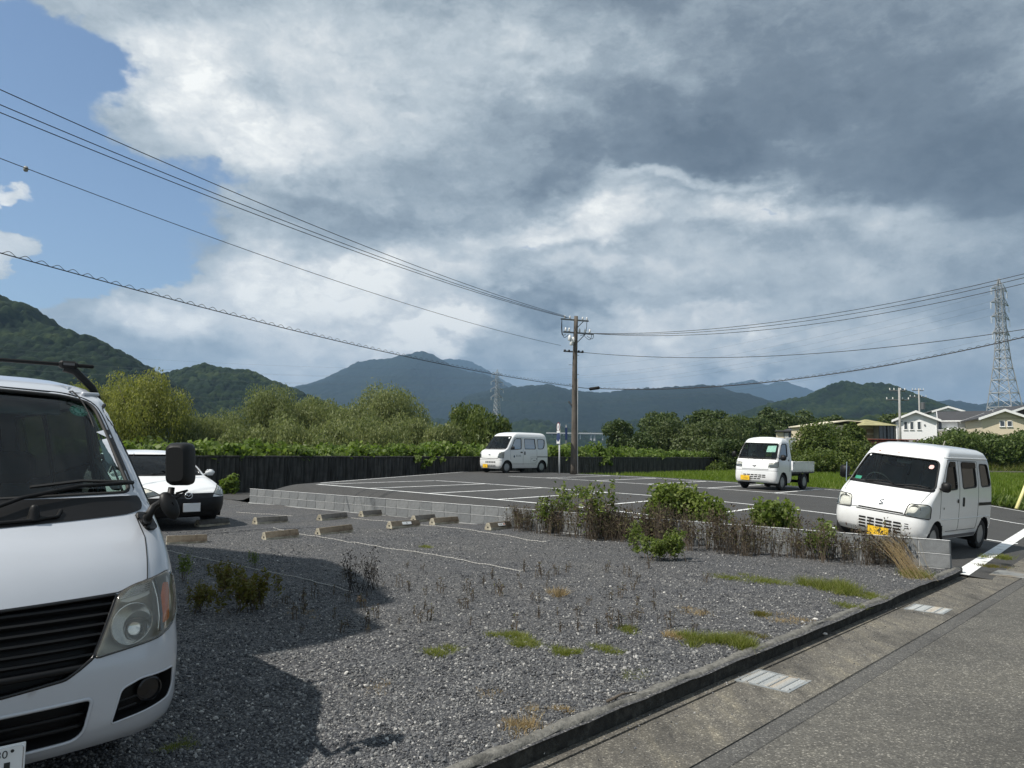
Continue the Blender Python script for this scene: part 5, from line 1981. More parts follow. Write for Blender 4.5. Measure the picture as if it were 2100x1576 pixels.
    if nz_ @ (MI[:3, :3] @ np.array([0, 0, CAMZ]) + MI[:3, 3] - cc) < 0:
        nz_ = -nz_
    wd = vx * .5 - nz_ * .87
    nn = vx * .87 + nz_ * .5
    um, ug = MB(), MB()
    ths = np.linspace(0, 2 * pi, 25)[:-1]
    def disc(k, d):
        return np.array([cc + ax * cos(t) * L_ * .5 * k + wd * sin(t) * L_ * .30 * k + nn * d for t in ths])
    rs_ = [disc(k, d) for k, d in ((1.0, 0.0), (.96, .010), (.8, .020), (.5, .028), (.1, .03))]
    um.grid(np.concatenate([np.array(rs_), np.array(rs_)[:, :1]], 1))
    um.build('under_mirror', M_BLKPL, mo2, smooth=True)
    rs_ = [disc(k, d) for k, d in ((.97, -.002), (.8, -.012), (.5, -.022), (.05, -.026))]
    ug.grid(np.concatenate([np.array(rs_), np.array(rs_)[:, :1]], 1))
    ug.build('mirror_glass', M_CHROME, mo2, smooth=True)
    tri = [loc(362, 1012, 3.74), loc(385, 1006, 3.76), loc(360, 1024, 3.74)]
    MB().tube(tri + [tri[0], tri[1]], .006, 6).build('mirror_bracket', M_BLKPL, mo2, smooth=True)
    # roof rack: cross bars, feet, end caps; rain rail
    rk = MB()
    for xb in (-1.55,):
        zb, ye = 2.066, .66
        o = MB().bbox((xb, 0, zb), (.026, 2 * ye, .022), .006).build('roof_bar', M_BLKPL, r)
        for sg in (1, -1):
            MB().tube([(xb, sg * .50, zb - .02), (xb, sg * .56, zb - .035), (xb + .01, sg * .655, zb - .13), (xb + .015, sg * .69, zb - .20)], [.024, .024, .022, .020], 8).build('bar_foot', M_BLKPL, o, smooth=True)
            MB().bbox((xb, sg * .52, zb), (.06, .10, .045), .012).build('bar_clamp', M_BLKPL, o)
            MB().bbox((xb + .031, sg * .52, zb + .002), (.002, .06, .014), .0005).build('clamp_mark', M_GREYPL, o)
    for rg in ('side', 'sider'):
        MB().tube(S.path(rg, [(-1.20, 1.865), (-1.5, 1.885), (-4.2, 1.885)], .1, off=.010), .013, 6).build('rain_rail', M_SILVERW, r, smooth=True)
        S.patch(rg, rpoly([(-1.52, 1.08), (-1.66, 1.08), (-1.66, 1.13), (-1.52, 1.13)], .015), .012, .02, skirt=.012).build('door_handle', M_BLKPL, r)
    return r


def S_path2(poly, step):
    pts = np.vstack([poly, poly[:1]])
    out = []
    for a, b in zip(pts[:-1], pts[1:]):
        n = max(1, int(np.linalg.norm(b - a) / step))
        for t in range(n):
            out.append(a + (b - a) * t / n)
    out.append(pts[-1])
    return np.array(out)


build_every()
build_clip()
build_truck()
build_estate()
build_caravan()

# ------------------------------------------------------------------ block wall beside the gravel
def concrete_mat(name, base, var=.2, scale=5, stain=(.05, .05, .047), streak=0.0, bscale=90, bstr=.35, stain_lo=.5, stain_hi=.7):
    m, nt, b = new_mat(name)
    tc = nd(nt, 'ShaderNodeTexCoord').outputs['Object']
    geo_ = nd(nt, 'ShaderNodeObjectInfo')
    n1 = noise_node(nt, scale, 7, .65, tc)
    col = ramp_node(nt, n1.outputs['Fac'], [(.28, tuple(c * (1 - var) for c in base)), (.72, tuple(c * (1 + var) for c in base))])
    rn = ramp_node(nt, geo_.outputs['Random'], [(0, (.84, .85, .86)), (1, (1.12, 1.11, 1.10))])
    col = mixc(nt, 1, col, rn, 'MULTIPLY')
    mp = nd(nt, 'ShaderNodeMapping')
    mp.inputs['Scale'].default_value = (6, 6, .55) if streak else (2, 2, 2)
    nt.links.new(tc, mp.inputs[0])
    n2 = noise_node(nt, 1.6, 7, .65, mp.outputs[0])
    f = ramp_node(nt, n2.outputs['Fac'], [(stain_lo, (0, 0, 0)), (stain_hi, (1, 1, 1))])
    col = mixc(nt, f, col, stain)
    n3 = noise_node(nt, 160, 3, .6, tc)
    sp = ramp_node(nt, n3.outputs['Fac'], [(.36, (.72, .72, .72)), (.6, (1.08, 1.08, 1.08))])
    col = mixc(nt, .8, col, sp, 'MULTIPLY')
    nt.links.new(col, b.inputs['Base Color'])
    b.inputs['Roughness'].default_value = .92
    bn = noise_node(nt, bscale, 5, .65, tc)
    bump(nt, b, bn.outputs['Fac'], bstr, .008)
    return m


M_BLOCK = concrete_mat('concrete_block', (.20, .21, .215), .22, 6, (.115, .12, .122), bstr=.6)
M_MORTAR = simple('mortar', (.42, .43, .43), .95, var=.15, scale=30)
bw = empty('block_wall', (WR[0], WR[1], 0), WALL_ANG, 'low grey concrete block wall two courses high between the gravel and the asphalt lot', 'wall')
# local x along the wall, local y: the side is fixed by the angle
LYS = 1.0 if np.dot(np.array([-sin(WALL_ANG), cos(WALL_ANG)]), TN) > 0 else -1.0
bb = MB().bbox((0, 0, 0), (.388, .118, .187), .004)
bme = bb.mesh('brick', M_BLOCK)
nblk = int(WALL_LEN / .398)
for c in range(2):
    for k in range(nblk + 1):
        o = link('block', bme, bw, (.199 + k * .398, LYS * .06 + float(rng.normal(0, .0012)), .100 + c * .197 + float(rng.normal(0, .001))))
        o.rotation_euler = (0, 0, float(rng.normal(0, .003)))
m = MB()
L_ = (nblk + 1) * .398
m.box((L_ / 2, LYS * .06, .197), (L_ - .02, .100, .39))
m.box((L_ / 2, LYS * .06, -.05), (L_ + .05, .16, .10))
m.build('mortar', M_MORTAR, bw)
# bright worn mortar cap along the top edge and the middle joint
m = MB()
xs = np.linspace(0, L_, 140)
for z_, th in ((.3965, .006), (.1985, .004)):
    top = [(x, LYS * (-.001), z_ + .002 * sin(x * 9)) for x in xs]
    m.tube(top, th, 4)
m.build('mortar_edge', simple('pale_mortar', (.55, .56, .56), .9, var=.2, scale=20), bw)

# ------------------------------------------------------------------ dark river wall at the back
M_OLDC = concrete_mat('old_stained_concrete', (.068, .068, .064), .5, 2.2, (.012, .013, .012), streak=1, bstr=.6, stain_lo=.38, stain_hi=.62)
FW0 = np.array([-9.6, 26.5])
FWU = np.array([.625, .7806])
FWN = np.array([.7806, -.625])                     # towards the lot
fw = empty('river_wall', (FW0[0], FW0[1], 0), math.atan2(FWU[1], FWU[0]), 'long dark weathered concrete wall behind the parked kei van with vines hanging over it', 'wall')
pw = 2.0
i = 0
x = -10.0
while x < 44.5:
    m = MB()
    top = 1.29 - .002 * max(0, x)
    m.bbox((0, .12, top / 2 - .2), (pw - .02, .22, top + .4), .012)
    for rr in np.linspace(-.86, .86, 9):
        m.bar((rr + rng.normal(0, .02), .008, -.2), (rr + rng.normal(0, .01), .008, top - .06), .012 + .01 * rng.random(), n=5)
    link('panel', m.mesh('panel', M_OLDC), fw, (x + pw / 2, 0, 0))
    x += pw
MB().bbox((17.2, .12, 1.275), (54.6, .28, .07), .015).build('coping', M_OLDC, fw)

# ------------------------------------------------------------------ wheel stops on the gravel
def stop_mat(name, a, b_):
    return concrete_mat(name, a, .3, 8, b_, bstr=.5, stain_lo=.42, stain_hi=.6)


M_STOP = stop_mat('wheel_stop_brown', (.155, .130, .095), (.062, .046, .031))
M_STOPF = simple('wheel_stop_foot_lit_end', (.40, .37, .29), .9, var=.3, scale=14, dirt=(.16, .13, .09), dscale=6)  # pale foot; the end caps share it, sunlight put into their colour
M_STOPG = stop_mat('wheel_stop_shaded_grey', (.135, .13, .12), (.055, .05, .043))  # back row: shade on its near faces is put into this darker grey
prof = [(-.088, 0), (-.088, .045), (-.040, .142), (.040, .142), (.088, .045), (.088, 0)]


def stop_mesh(mat, n=10):
    m = MB()
    xs_ = np.linspace(-.30, .30, n)
    ringv = []
    for k, x in enumerate(xs_):
        for j, (y, z) in enumerate(prof):
            q = .0025 * math.sin(k * 2.1 + j * 1.7)
            ringv.append((x, y + q, z + (q if z > .02 else 0)))
    f = []
    p = len(prof)
    for k in range(n - 1):
        for j in range(p - 1):
            f.append((k * p + j, k * p + j + 1, (k + 1) * p + j + 1, (k + 1) * p + j))
    f.append(tuple(range(p)))
    f.append(tuple(range((n - 1) * p, n * p))[::-1])
    m.add(ringv, f)
    me_ = m.mesh('wheel_stop', [mat, M_STOPF])
    me_.polygons.foreach_set('material_index', np.array([1 if (i < (n - 1) * (p - 1) and i % (p - 1) in (0, p - 2)) or i >= (n - 1) * (p - 1) else 0 for i in range(len(me_.polygons))], np.int32))
    return me_


SM, SMG = stop_mesh(M_STOP), stop_mesh(M_STOPG)
M_LABEL = simple('stop_label', (.80, .81, .80), .5, var=.04)
spots = [((338, 1114), (427, 1113), SM, 'brown wheel stop half hidden behind the foreground van', None),
         ((536, 1106), (614, 1101), SM, 'weathered brown wheel stop, leftmost of the nearer row clear of the van', None),
         ((648, 1097), (722, 1090), SM, 'rust stained wheel stop left of the one with the blank white label', None),
         ((795, 1083), (859, 1077), SM, 'mossy wheel stop with a white label carrying one black stroke', 1),
         ((883, 1075), (939, 1070), SM, 'plain pale wheel stop between the two labelled ones', None),
         ((998, 1087), (1046, 1082), SM, 'wheel stop with a white label beside the dry weeds', 2),
         ((402, 1080), (468, 1074), SMG, 'grey wheel stop under the nose of the white estate car', None),
         ((520, 1076), (588, 1070), SMG, 'dark wheel stop just right of the estate car', None),
         ((652, 1068), (710, 1061), SMG, 'dark wheel stop in the back row, second from the estate car', None),
         ((738, 1059), (793, 1054), SMG, 'dark wheel stop in the middle of the back row', None),
         ((846, 1070), (895, 1065), SMG, 'dark wheel stop at the right end of the back row near the block wall', None)]
for (a, b, me, lab, mark) in spots:
    pa, pb = unp(*a, .01), unp(*b, .01)
    c = (pa + pb) / 2
    ang = math.atan2(*(pb - pa)[[1, 0]]) * .55 + math.atan2(TN[1], TN[0]) * .45
    st_ = link('wheel_stop', me, None, (c[0], c[1], float(gravel_z(c[0], c[1])) - .006))
    st_.rotation_euler = (float(rng.normal(0, .02)), float(rng.normal(0, .015)), ang)
    st_.scale = (min(1.35, float(np.hypot(*(pb - pa)[:2])) / .66), 1, 1)
    tag(st_, lab, 'wheel stop', 'wheel stops on the gravel')
    e = MB()
    for sx in (-.304, .304):
        e.bar((sx, 0, .055), (sx * .99, 0, .055), .018, n=8)
    e.build('bolt_pocket', M_DARKST, st_)
    if mark:
        pl_ = MB().box((.02, -.0665, .098), (.19, .003, .058), M=Matrix.Rotation(radians(-26), 3, 'X')).build('label_plate', M_LABEL, st_)
        d = MB()
        R3 = np.array(Matrix.Rotation(radians(-26), 3, 'X'))
        for dx_ in ([.0] if mark == 1 else [-.05, .0, .05]):
            d.box(np.array((.02 + dx_, -.0665, .098)) + R3 @ np.array([0, -.0022, 0]), (.012 if mark == 1 else .02, .001, .036 if mark == 1 else .02), M=Matrix.Rotation(radians(-26), 3, 'X'))
        d.build('label_mark', M_INK, pl_)
        if mark == 2:
            MB().box(np.array((.085, -.0665, .098)) + R3 @ np.array([0, -.0022, 0]), (.03, .001, .03), M=Matrix.Rotation(radians(-26), 3, 'X')).build('label_mark', M_AMBER, pl_)

# ------------------------------------------------------------------ marking ropes laid on the gravel
M_ROPE = simple('white_rope', (.46, .45, .42), .9, var=.3, scale=200)
ropes = [([(300, 1118), (420, 1146), (540, 1170), (650, 1193), (724, 1212)], 'white rope on the gravel in the shade behind the foreground van'),
         ([(560, 1084), (616, 1096), (700, 1108), (800, 1124), (900, 1140), (990, 1156), (1070, 1170)], 'white rope running from the nearer wheel stops across the sunlit gravel'),
         ([(720, 1062), (800, 1068), (880, 1077), (960, 1086), (1040, 1097), (1120, 1112)], 'white rope between the labelled wheel stops and the dry weeds'),
         ([(484, 1050), (540, 1055), (600, 1058)], 'short faded rope near the left end of the block wall'),
         ([(470, 1037), (515, 1033)], 'white rope along the far edge of the gravel by the block wall end'),
         ([(395, 1098), (470, 1092), (560, 1086), (640, 1082), (712, 1081)], 'thin dark cord crossing the gravel between the wheel stop rows')]
for pts, lab in ropes:
    P = np.array([unp(x_, y_, .02) for x_, y_ in pts])
    t0 = np.linspace(0, 1, len(P))
    n = int(np.linalg.norm(P[-1] - P[0]) / .03)
    t1 = np.linspace(0, 1, n)
    X = np.interp(t1, t0, P[:, 0]) + .008 * fbm(t1 * 20, t1 * 0, 2, 3)
    Y = np.interp(t1, t0, P[:, 1])
    Z = gravel_z(X, Y) + .016
    m = MB()
    r_ = .0068 * (.25 + .85 * np.sin(np.arange(n) * 1.15) ** 2)
    m.tube(np.stack([X, Y, Z], 1), r_, 5)
    tag(m.build('rope', M_ROPE if 'cord' not in lab else M_GREYPL, None, smooth=True), lab, 'rope', 'ropes marking the gravel bays')

# ------------------------------------------------------------------ gutter grates
M_GALV = simple('galvanised_steel', (.30, .32, .325), .5, metal=.3, var=.2, scale=12, dirt=(.34, .27, .18), dscale=7)


def grate(c0, c1, c2, c3, lab, nb, cross):
    """corner pixels: near-left, far-left, far-right, near-right"""
    P = [unp(*c, -.10)[:2] for c in (c0, c1, c2, c3)]
    c = sum(P) / 4
    uu = ((P[1] - P[0]) + (P[2] - P[3])) / 2
    w = float((np.dot(P[3] - P[0], KN) + np.dot(P[2] - P[1], KN)) / 2)
    l = float(abs(np.dot(uu, KU)))
    o = empty('drain_grate', (c[0], c[1], -.110), math.atan2(KU[1], KU[0]), lab, 'drain grate', 'drain grates in the gutter')
    f = MB()
    for sx in (-1, 1):
        f.box((sx * (l / 2 - .012), 0, .004), (.022, w, .012))
        f.box((0, sx * (w / 2 - .012), .004), (l - .05, .022, .012))
    f.build('frame', M_GALV, o)
    MB().box((0, 0, -.004), (l - .02, w - .02, .006)).build('sump', M_DARKST, o)
    bm_ = MB().bbox((0, 0, 0), (.011, w - .05, .012), .002).mesh('bar', M_GALV)
    for k in range(nb):
        link('bar', bm_, o, (-l / 2 + .03 + (l - .06) * (k + .5) / nb, 0, .005))
    cm = MB().box((0, 0, 0), (l - .05, .012, .010)).mesh('cross_bar', M_GALV)
    for k in range(cross):
        link('cross_bar', cm, o, (0, -w / 2 + w * (k + 1) / (cross + 1), .009))
    return o


grate((1505, 1391), (1563, 1372), (1665, 1398), (1611, 1423), 'rusty steel drain grate in the gutter, the nearer of the two', 15, 4)
grate((1852, 1247), (1880, 1238), (1957, 1250), (1930, 1261), 'pale steel drain grate in the gutter, the farther of the two', 15, 3)
P = [unp(*c, -.10)[:2] for c in ((2020, 1179), (2052, 1168), (2132, 1176), (2100, 1190))]
c = sum(P) / 4
tag(MB().bbox((c[0], c[1], -.100), (.62, .46, .012), .004, rz=math.atan2(KU[1], KU[0])).build('drain_cover', concrete_mat('cover_concrete', (.22, .225, .22), .1, 8, (.16, .13, .09)), None), 'square concrete drain cover in the gutter beside the lot entrance', 'drain cover')

# ------------------------------------------------------------------ utility pole, wires and signs
M_POLE = concrete_mat('pole_wood', (.105, .092, .078), .3, 3, (.07, .06, .05), streak=1, bstr=.7)
M_INSUL = simple('white_porcelain', (.70, .70, .68), .25, var=.05, coat=.6)
M_WIRE = simple('wire', (.02, .02, .022), .6)
M_STEEL = simple('grey_steel', (.16, .165, .17), .5, metal=.5, var=.15)
PB = on_lot(1176, 973)
PY = float(PB[1])
pole = empty('utility_pole', (PB[0], PB[1], PB[2] - .1), 0, 'tall weathered utility pole with crossarms and insulators standing at the back of the car park', 'utility pole')


def ploc(px, py):
    return at(px, py, PY) - np.array([PB[0], PB[1], PB[2] - .1])


ptop = ploc(1181, 649)
m = MB()
tt = np.linspace(0, 1, 14)
m.tube(np.stack([ptop[0] * tt + .015 * np.sin(tt * 7), ptop[1] * tt, ptop[2] * tt], 1), np.interp(tt, [0, 1], [.160, .092]), 12)
m.build('shaft', M_POLE, pole, smooth=True)
UD = np.array([.93, .36, 0])                       # direction of the crossarms
def arm_(pxc, py, l0, l1, w=.045):
    c = ploc(pxc, py)
    m = MB()
    a, b = c + UD * l0, c + UD * l1
    m.bar(a, b, w, n=4, tw=pi / 4)
    return m, c


def insul(m, p, h=.16, r=.055):
    m.lathe([(.012, -.05), (.014, 0), (r * .8, .01), (r, .035), (r * .55, .06), (r * .85, .08), (r * .7, .11), (r * .35, h)], 10, c=p)


m, c1 = arm_(1180, 657, -.75, .68)
o1 = m.build('crossarm', M_STEEL, pole)
mi = MB()
for q in (-.55, -.28, .38, .60):
    insul(mi, c1 + UD * q + (0, 0, .05), .13, .05)
mi.build('insulator', M_INSUL, o1, smooth=True)
m, c2 = arm_(1180, 683, -.62, .95, .05)
o2 = m.build('crossarm', M_STEEL, pole)
mi = MB()
for q in (-.50, -.32, .22, .50, .75):
    insul(mi, c2 + UD * q + (0, 0, .05), .17, .06)
mi.build('insulator', M_INSUL, o2, smooth=True)
mi = MB()
for q, dz_ in ((-.30, -.28), (-.12, -.36), (-.22, -.50)):
    mi.lathe([(.06, -.12), (.075, -.10), (.075, .06), (.05, .10), (.03, .14)], 12, c=c2 + UD * q + (0, -.12, dz_))
mi.build('cutout_switch', M_INSUL, pole, smooth=True)
m, c3 = arm_(1178, 722, -.55, .45, .045)
o3 = m.build('crossarm', M_STEEL, pole)
mi = MB()
for q in (-.50, -.28, .22, .42):
    mi.lathe([(.02, -.06), (.05, -.04), (.05, .04), (.02, .06)], 10, c=c3 + UD * q + (0, -.05, .02))
mi.build('insulator', M_WIRE, o3, smooth=True)
m = MB()
m.bar(c2 + UD * .55, c2 + np.array([0, 0, -.55]), .022, n=5).bar(c1 + UD * .45, c1 + np.array([0, 0, -.45]), .02, n=5)
a = ploc(1172, 826)
m.bar(a + (-.15, -.1, .05), a + (.18, 0, -.35), .03, n=6).bar(ploc(1185, 812), a + (.02, -.05, -.05), .02, n=5)
m.build('brace', M_STEEL, pole)
m = MB()
for (q0, q1, dp) in ((-.70, -.35, .75), (-.70, -.50, .55), (.6, .25, .35), (.85, .45, .38), (.95, .60, .30)):
    base = c1 if q0 == -.70 or q0 == .6 else c2
    other = c2 if base is c1 else c2
    a, b = base + UD * q0, other + UD * q1 + np.array([0, 0, -.1])
    t_ = np.linspace(0, 1, 14)
    m.tube(a + (b - a) * t_[:, None] + np.outer(-np.sin(t_ * pi) * dp * .6, [0, 0, 1]) + np.outer(np.sin(t_ * pi) * .10 * np.sign(q0), UD), .013, 4)
m.build('jumper_wire', M_WIRE, pole, smooth=True)
MB().tube([(.19, -.05, 0), (.17, -.05, 1.5), (.16, -.04, 4.5)], .03, 6).build('cable_guard', simple('pale_guard', (.45, .46, .46), .6), pole, smooth=True)
m = MB()
for k in range(9):
    z_ = 2.0 + .45 * k
    m.bar((-.10 if k % 2 else .10, 0, z_), (-.24 if k % 2 else .24, 0, z_), .012, n=5)
m.build('climbing_step', M_STEEL, pole)

POL = np.array([PB[0], PB[1], PB[2] - .1])


def wire(p, q, sag, r, name, lab, mat=M_WIRE, n=60, group='overhead wires'):
    p, q = np.array(p, float), np.array(q, float)
    t = np.linspace(0, 1, n)
    P = p + (q - p) * t[:, None]
    P[:, 2] -= sag * 4 * t * (1 - t)
    return tag(MB().tube(P, r, 5).build(name, mat, None, smooth=True), lab, 'cable', group)


def through(start, px, py, ratio, extra=1.0, sag=0.0):
    """end point of a wire that leaves start and is seen at (px, py); ratio picks its distance"""
    d = ray(px, py)
    p = d * (ratio / d[1])
    p[2] += CAMZ
    e = start + (p - start) * extra
    t_ = 1 / extra
    e[2] += sag * 4 * t_ * (1 - t_) * extra
    return e


wl = 'black overhead wire, %s of the wires sloping up to the left from the utility pole'
for q, (px, py), nm in ((-.55, (0, 184), 'topmost'), (-.28, (0, 215), 'second'), (-.42, (0, 231), 'third')):
    s0 = POL + c1 + UD * q + np.array([0, 0, .16 if nm == 'topmost' else .08])
    e = through(s0, px, py, 13.6, 1.30, .55)
    wire(s0, e, .55, .010, 'overhead_wire', wl % nm)
s0 = POL + ploc(1150, 709)
e = through(s0, 0, 325, 13.6, 1.30, .55)
wire(s0, e, .55, .008, 'overhead_wire', 'thin wire with a small grey weight below the three top wires on the left')
wp = at(53, 347, 14.9)
tag(MB().lathe([(0, -.06), (.035, -.05), (.05, 0), (.035, .05), (0, .06)], 12, c=wp).build('wire_weight', simple('weight_grey', (.30, .30, .27), .6), None, smooth=True), 'small round grey weight hanging on the thin overhead wire at the left', 'wire weight')
# telecom cable with its spiral hanger, left
s0 = POL + ploc(1176, 793)
e = through(s0, 0, 519, 13.6, 1.30, .50)
wire(s0, e, .50, .011, 'telecom_cable', 'thick telephone cable with spiral hanger sloping up to the left')
t = np.linspace(0, 1, 1500)
P = s0 + (e - s0) * t[:, None]
P[:, 2] -= .50 * 4 * t * (1 - t)
sp = P + np.stack([0 * t, 0 * t, .035 + .035 * np.sin(t * 2 * pi * 105)], 1)
tag(MB().tube(sp, .006, 4).build('spiral_hanger', M_WIRE, None, smooth=True), 'wavy spiral hanger wound along the telephone cable at the left', 'cable hanger')
for k, (px, py, off, sag) in enumerate(((2100, 560, .62, .75), (2100, 568, .78, .80), (2100, 580, .95, .85))):
    s0 = POL + c2 + UD * off + np.array([0, 0, .02])
    e = through(s0, px, py + 2, 23.5, 1.15, sag)
    wire(s0, e, sag, .011, 'overhead_wire', 'black overhead wire to the right of the utility pole, %s of three close together' % ('upper', 'middle', 'lower')[k])
s0 = POL + c3 + UD * .45
wire(s0, through(s0, 2100, 676, 23.5, 1.15, .70), .70, .012, 'overhead_wire', 'single wire from the lowest crossarm to the right edge')
s0 = POL + ploc(1180, 794)
cl_ = POL + ploc(1219, 797)
wire(s0, cl_, .02, .016, 'telecom_cable', 'short telephone cable from the pole to the black splice box', n=10)
e = through(cl_, 2100, 692, 23.5, 1.15, .75)
wire(cl_, e, .75, .018, 'telecom_cable', 'telephone cable from the black splice box to the right edge')
t = np.linspace(0, 1, 900)
P = cl_ + (e - cl_) * t[:, None]
P[:, 2] -= .75 * 4 * t * (1 - t)
tag(MB().tube(P + np.stack([0 * t, 0 * t, .03 + .03 * np.sin(t * 2 * pi * 75)], 1), .006, 4).build('spiral_hanger', M_WIRE, None, smooth=True), 'wavy spiral hanger wound along the telephone cable at the right', 'cable hanger')
m = MB()
dv = (e - cl_) / np.linalg.norm(e - cl_)
m.bar(cl_ - dv * .24, cl_ + dv * .24, .075, n=12).bar(cl_ - dv * .28, cl_ - dv * .24, .04, .075, n=12).bar(cl_ + dv * .24, cl_ + dv * .28, .075, .04, n=12)
tag(m.build('splice_box', M_BLKPL, None), 'black cylindrical cable splice box hanging right of the utility pole', 'splice box')

# road sign pole
M_SIGNW = simple('sign_white', (.72, .73, .73), .45, var=.04)
M_SIGNB = simple('sign_blue', (.015, .032, .11), .4)
M_SIGNR = simple('sign_red', (.13, .03, .05), .4)
M_SIGNBACK = simple('sign_back', (.28, .29, .30), .5, metal=.4)
SB = on_lot(1147, 973)
sg = empty('road_sign', (SB[0], SB[1], SB[2] - .05), 0, 'slim white sign pole with two round signs beside the far kei van', 'road sign')
hsz = (973 - 868) / FPX * float(SB[1])
MB().bar((0, 0, 0), (0, 0, hsz), .035, n=12).build('post', M_SIGNW, sg, smooth=True)
nx_ = np.array([-.62, -.78, 0])                     # the discs are seen from the side
fx = np.array([.78, -.62, 0])
R3 = Vector((-.96, -.28, 0)).to_track_quat('Z', 'Y').to_matrix()
for (py, r_, mats) in ((877, .22, (M_SIGNR, M_SIGNW)), (898, .22, (M_SIGNB, M_SIGNB))):
    z_ = (973 - py) / FPX * float(SB[1]) + .05
    d = np.array([-.96, -.28, 0]) * .06
    o = MB().lathe([(r_, -.01), (r_, .008), (0, .008)], 28, c=d + (0, 0, z_), M=R3).build('disc', mats[0], sg)
    MB().lathe([(r_ * (.78 if mats[1] is not mats[0] else .93), .010), (0, .0105)], 28, c=d + (0, 0, z_), M=R3).build('disc_face', mats[1], o)
    if mats[0] is M_SIGNR:
        q = np.array(R3)
        b_ = MB()
        for dy in (-.075, .0, .075):
            b_.box(d + (0, 0, z_) + q @ np.array([dy * .9, 0, .012]), (.025, .14, .002), M=R3)
        b_.build('disc_figure', M_SIGNB, o)
    MB().lathe([(r_ * .99, -.011), (0, -.012)], 28, c=d + (0, 0, z_), M=R3).build('disc_back', M_SIGNBACK, o)
for py in (887, 905, 909):
    z_ = (973 - py) / FPX * float(SB[1]) + .05
    MB().bbox(np.array([-.96, -.28, 0]) * .06 + (0, 0, z_), (.02, .40, .10), .005, M=Matrix.Rotation(math.atan2(-.28, -.96), 3, 'Z')).build('sub_plate', M_SIGNW, sg)
# second sign behind the wall, seen from behind
p = at(1161, 925, 46.0)
s2 = empty('road_sign', (p[0], p[1], p[2] - 1.5), 0, 'dark narrow sign on a thin post between the white sign pole and the utility pole', 'road sign')
MB().bar((0, 0, 0), (0, 0, 3.1), .035, n=8).build('post', M_STEEL, s2, smooth=True)
MB().bbox((0, -.04, 2.55), (.14, .02, .75), .005).build('plate', M_SIGNB, s2)

# yellow guy-wire guard at the right edge
p0 = at(2086, 1007, 21.0)
p1 = at(2124, 946, 21.6)
gw = tag(MB().bar(p0 + (-.05, 0, -.5), p1, .045, n=10).build('guy_guard', simple('yellow_plastic', (.72, .66, .30), .5, var=.06), None, smooth=True), 'pale yellow guy wire guard leaning at the right edge of the lot', 'guy wire guard')

# ------------------------------------------------------------------ hills and mountains
def hill_mat(name, cols, scale):
    m, nt, b = new_mat(name)
    at_ = nd(nt, 'ShaderNodeAttribute', attribute_name='rnd')
    tc = nd(nt, 'ShaderNodeTexCoord').outputs['Object']
    n1 = noise_node(nt, scale, 6, .6, tc)
    n2 = noise_node(nt, scale * 9, 5, .65, tc)
    ad = nd(nt, 'ShaderNodeMath', operation='MULTIPLY_ADD')
    nt.links.new(n2.outputs['Fac'], ad.inputs[0])
    ad.inputs[1].default_value = .55
    nt.links.new(n1.outputs['Fac'], ad.inputs[2])
    n3 = noise_node(nt, scale * 45, 4, .7, tc)
    ad3 = nd(nt, 'ShaderNodeMath', operation='MULTIPLY_ADD')
    nt.links.new(n3.outputs['Fac'], ad3.inputs[0])
    ad3.inputs[1].default_value = .6
    nt.links.new(ad.outputs[0], ad3.inputs[2])
    s2_ = nd(nt, 'ShaderNodeMath', operation='MULTIPLY_ADD')
    nt.links.new(at_.outputs['Fac'], s2_.inputs[0])
    s2_.inputs[1].default_value = .45
    nt.links.new(ad3.outputs[0], s2_.inputs[2])
    k = len(cols)
    hv = nd(nt, 'ShaderNodeMath', operation='MULTIPLY')
    nt.links.new(s2_.outputs[0], hv.inputs[0])
    hv.inputs[1].default_value = .40
    col = ramp_node(nt, hv.outputs[0], [(.40 + .24 * i / (k - 1), c) for i, c in enumerate(cols)])
    nt.links.new(col, b.inputs['Base Color'])
    b.inputs['Roughness'].default_value = .9
    b.inputs['Specular IOR Level'].default_value = .1
    return m


def worley(x, y, seed):
    """distance to the nearest scattered crown centre and that crown's random value"""
    xi, yi = np.floor(x).astype(np.int64), np.floor(y).astype(np.int64)
    best = np.full(x.shape, 9.0)
    val = np.zeros(x.shape)

    def h(a, b, k):
        n = (a * 374761393 + b * 668265263 + (seed + k) * 974711) & 0x7fffffff
        n = ((n ^ (n >> 13)) * 1274126177) & 0x7fffffff
        return ((n ^ (n >> 16)) & 0xffff) / 65535.0
    for i in (-1, 0, 1):
        for j in (-1, 0, 1):
            a, b = xi + i, yi + j
            d = np.hypot(a + h(a, b, 1) - x, b + h(a, b, 2) - y)
            k = d < best
            best = np.where(k, d, best)
            val = np.where(k, h(a, b, 3), val)
    return best, val


M_HILL = hill_mat('hill_forest', [(.003, .006, .003), (.005, .011, .005), (.008, .017, .007), (.015, .026, .009), (.028, .040, .014)], .012)  # cloud shadow over the hills is put into these dark forest tones
M_MOUNT = hill_mat('mountain_forest', [(.003, .007, .006), (.006, .012, .008), (.011, .019, .011)], .002)


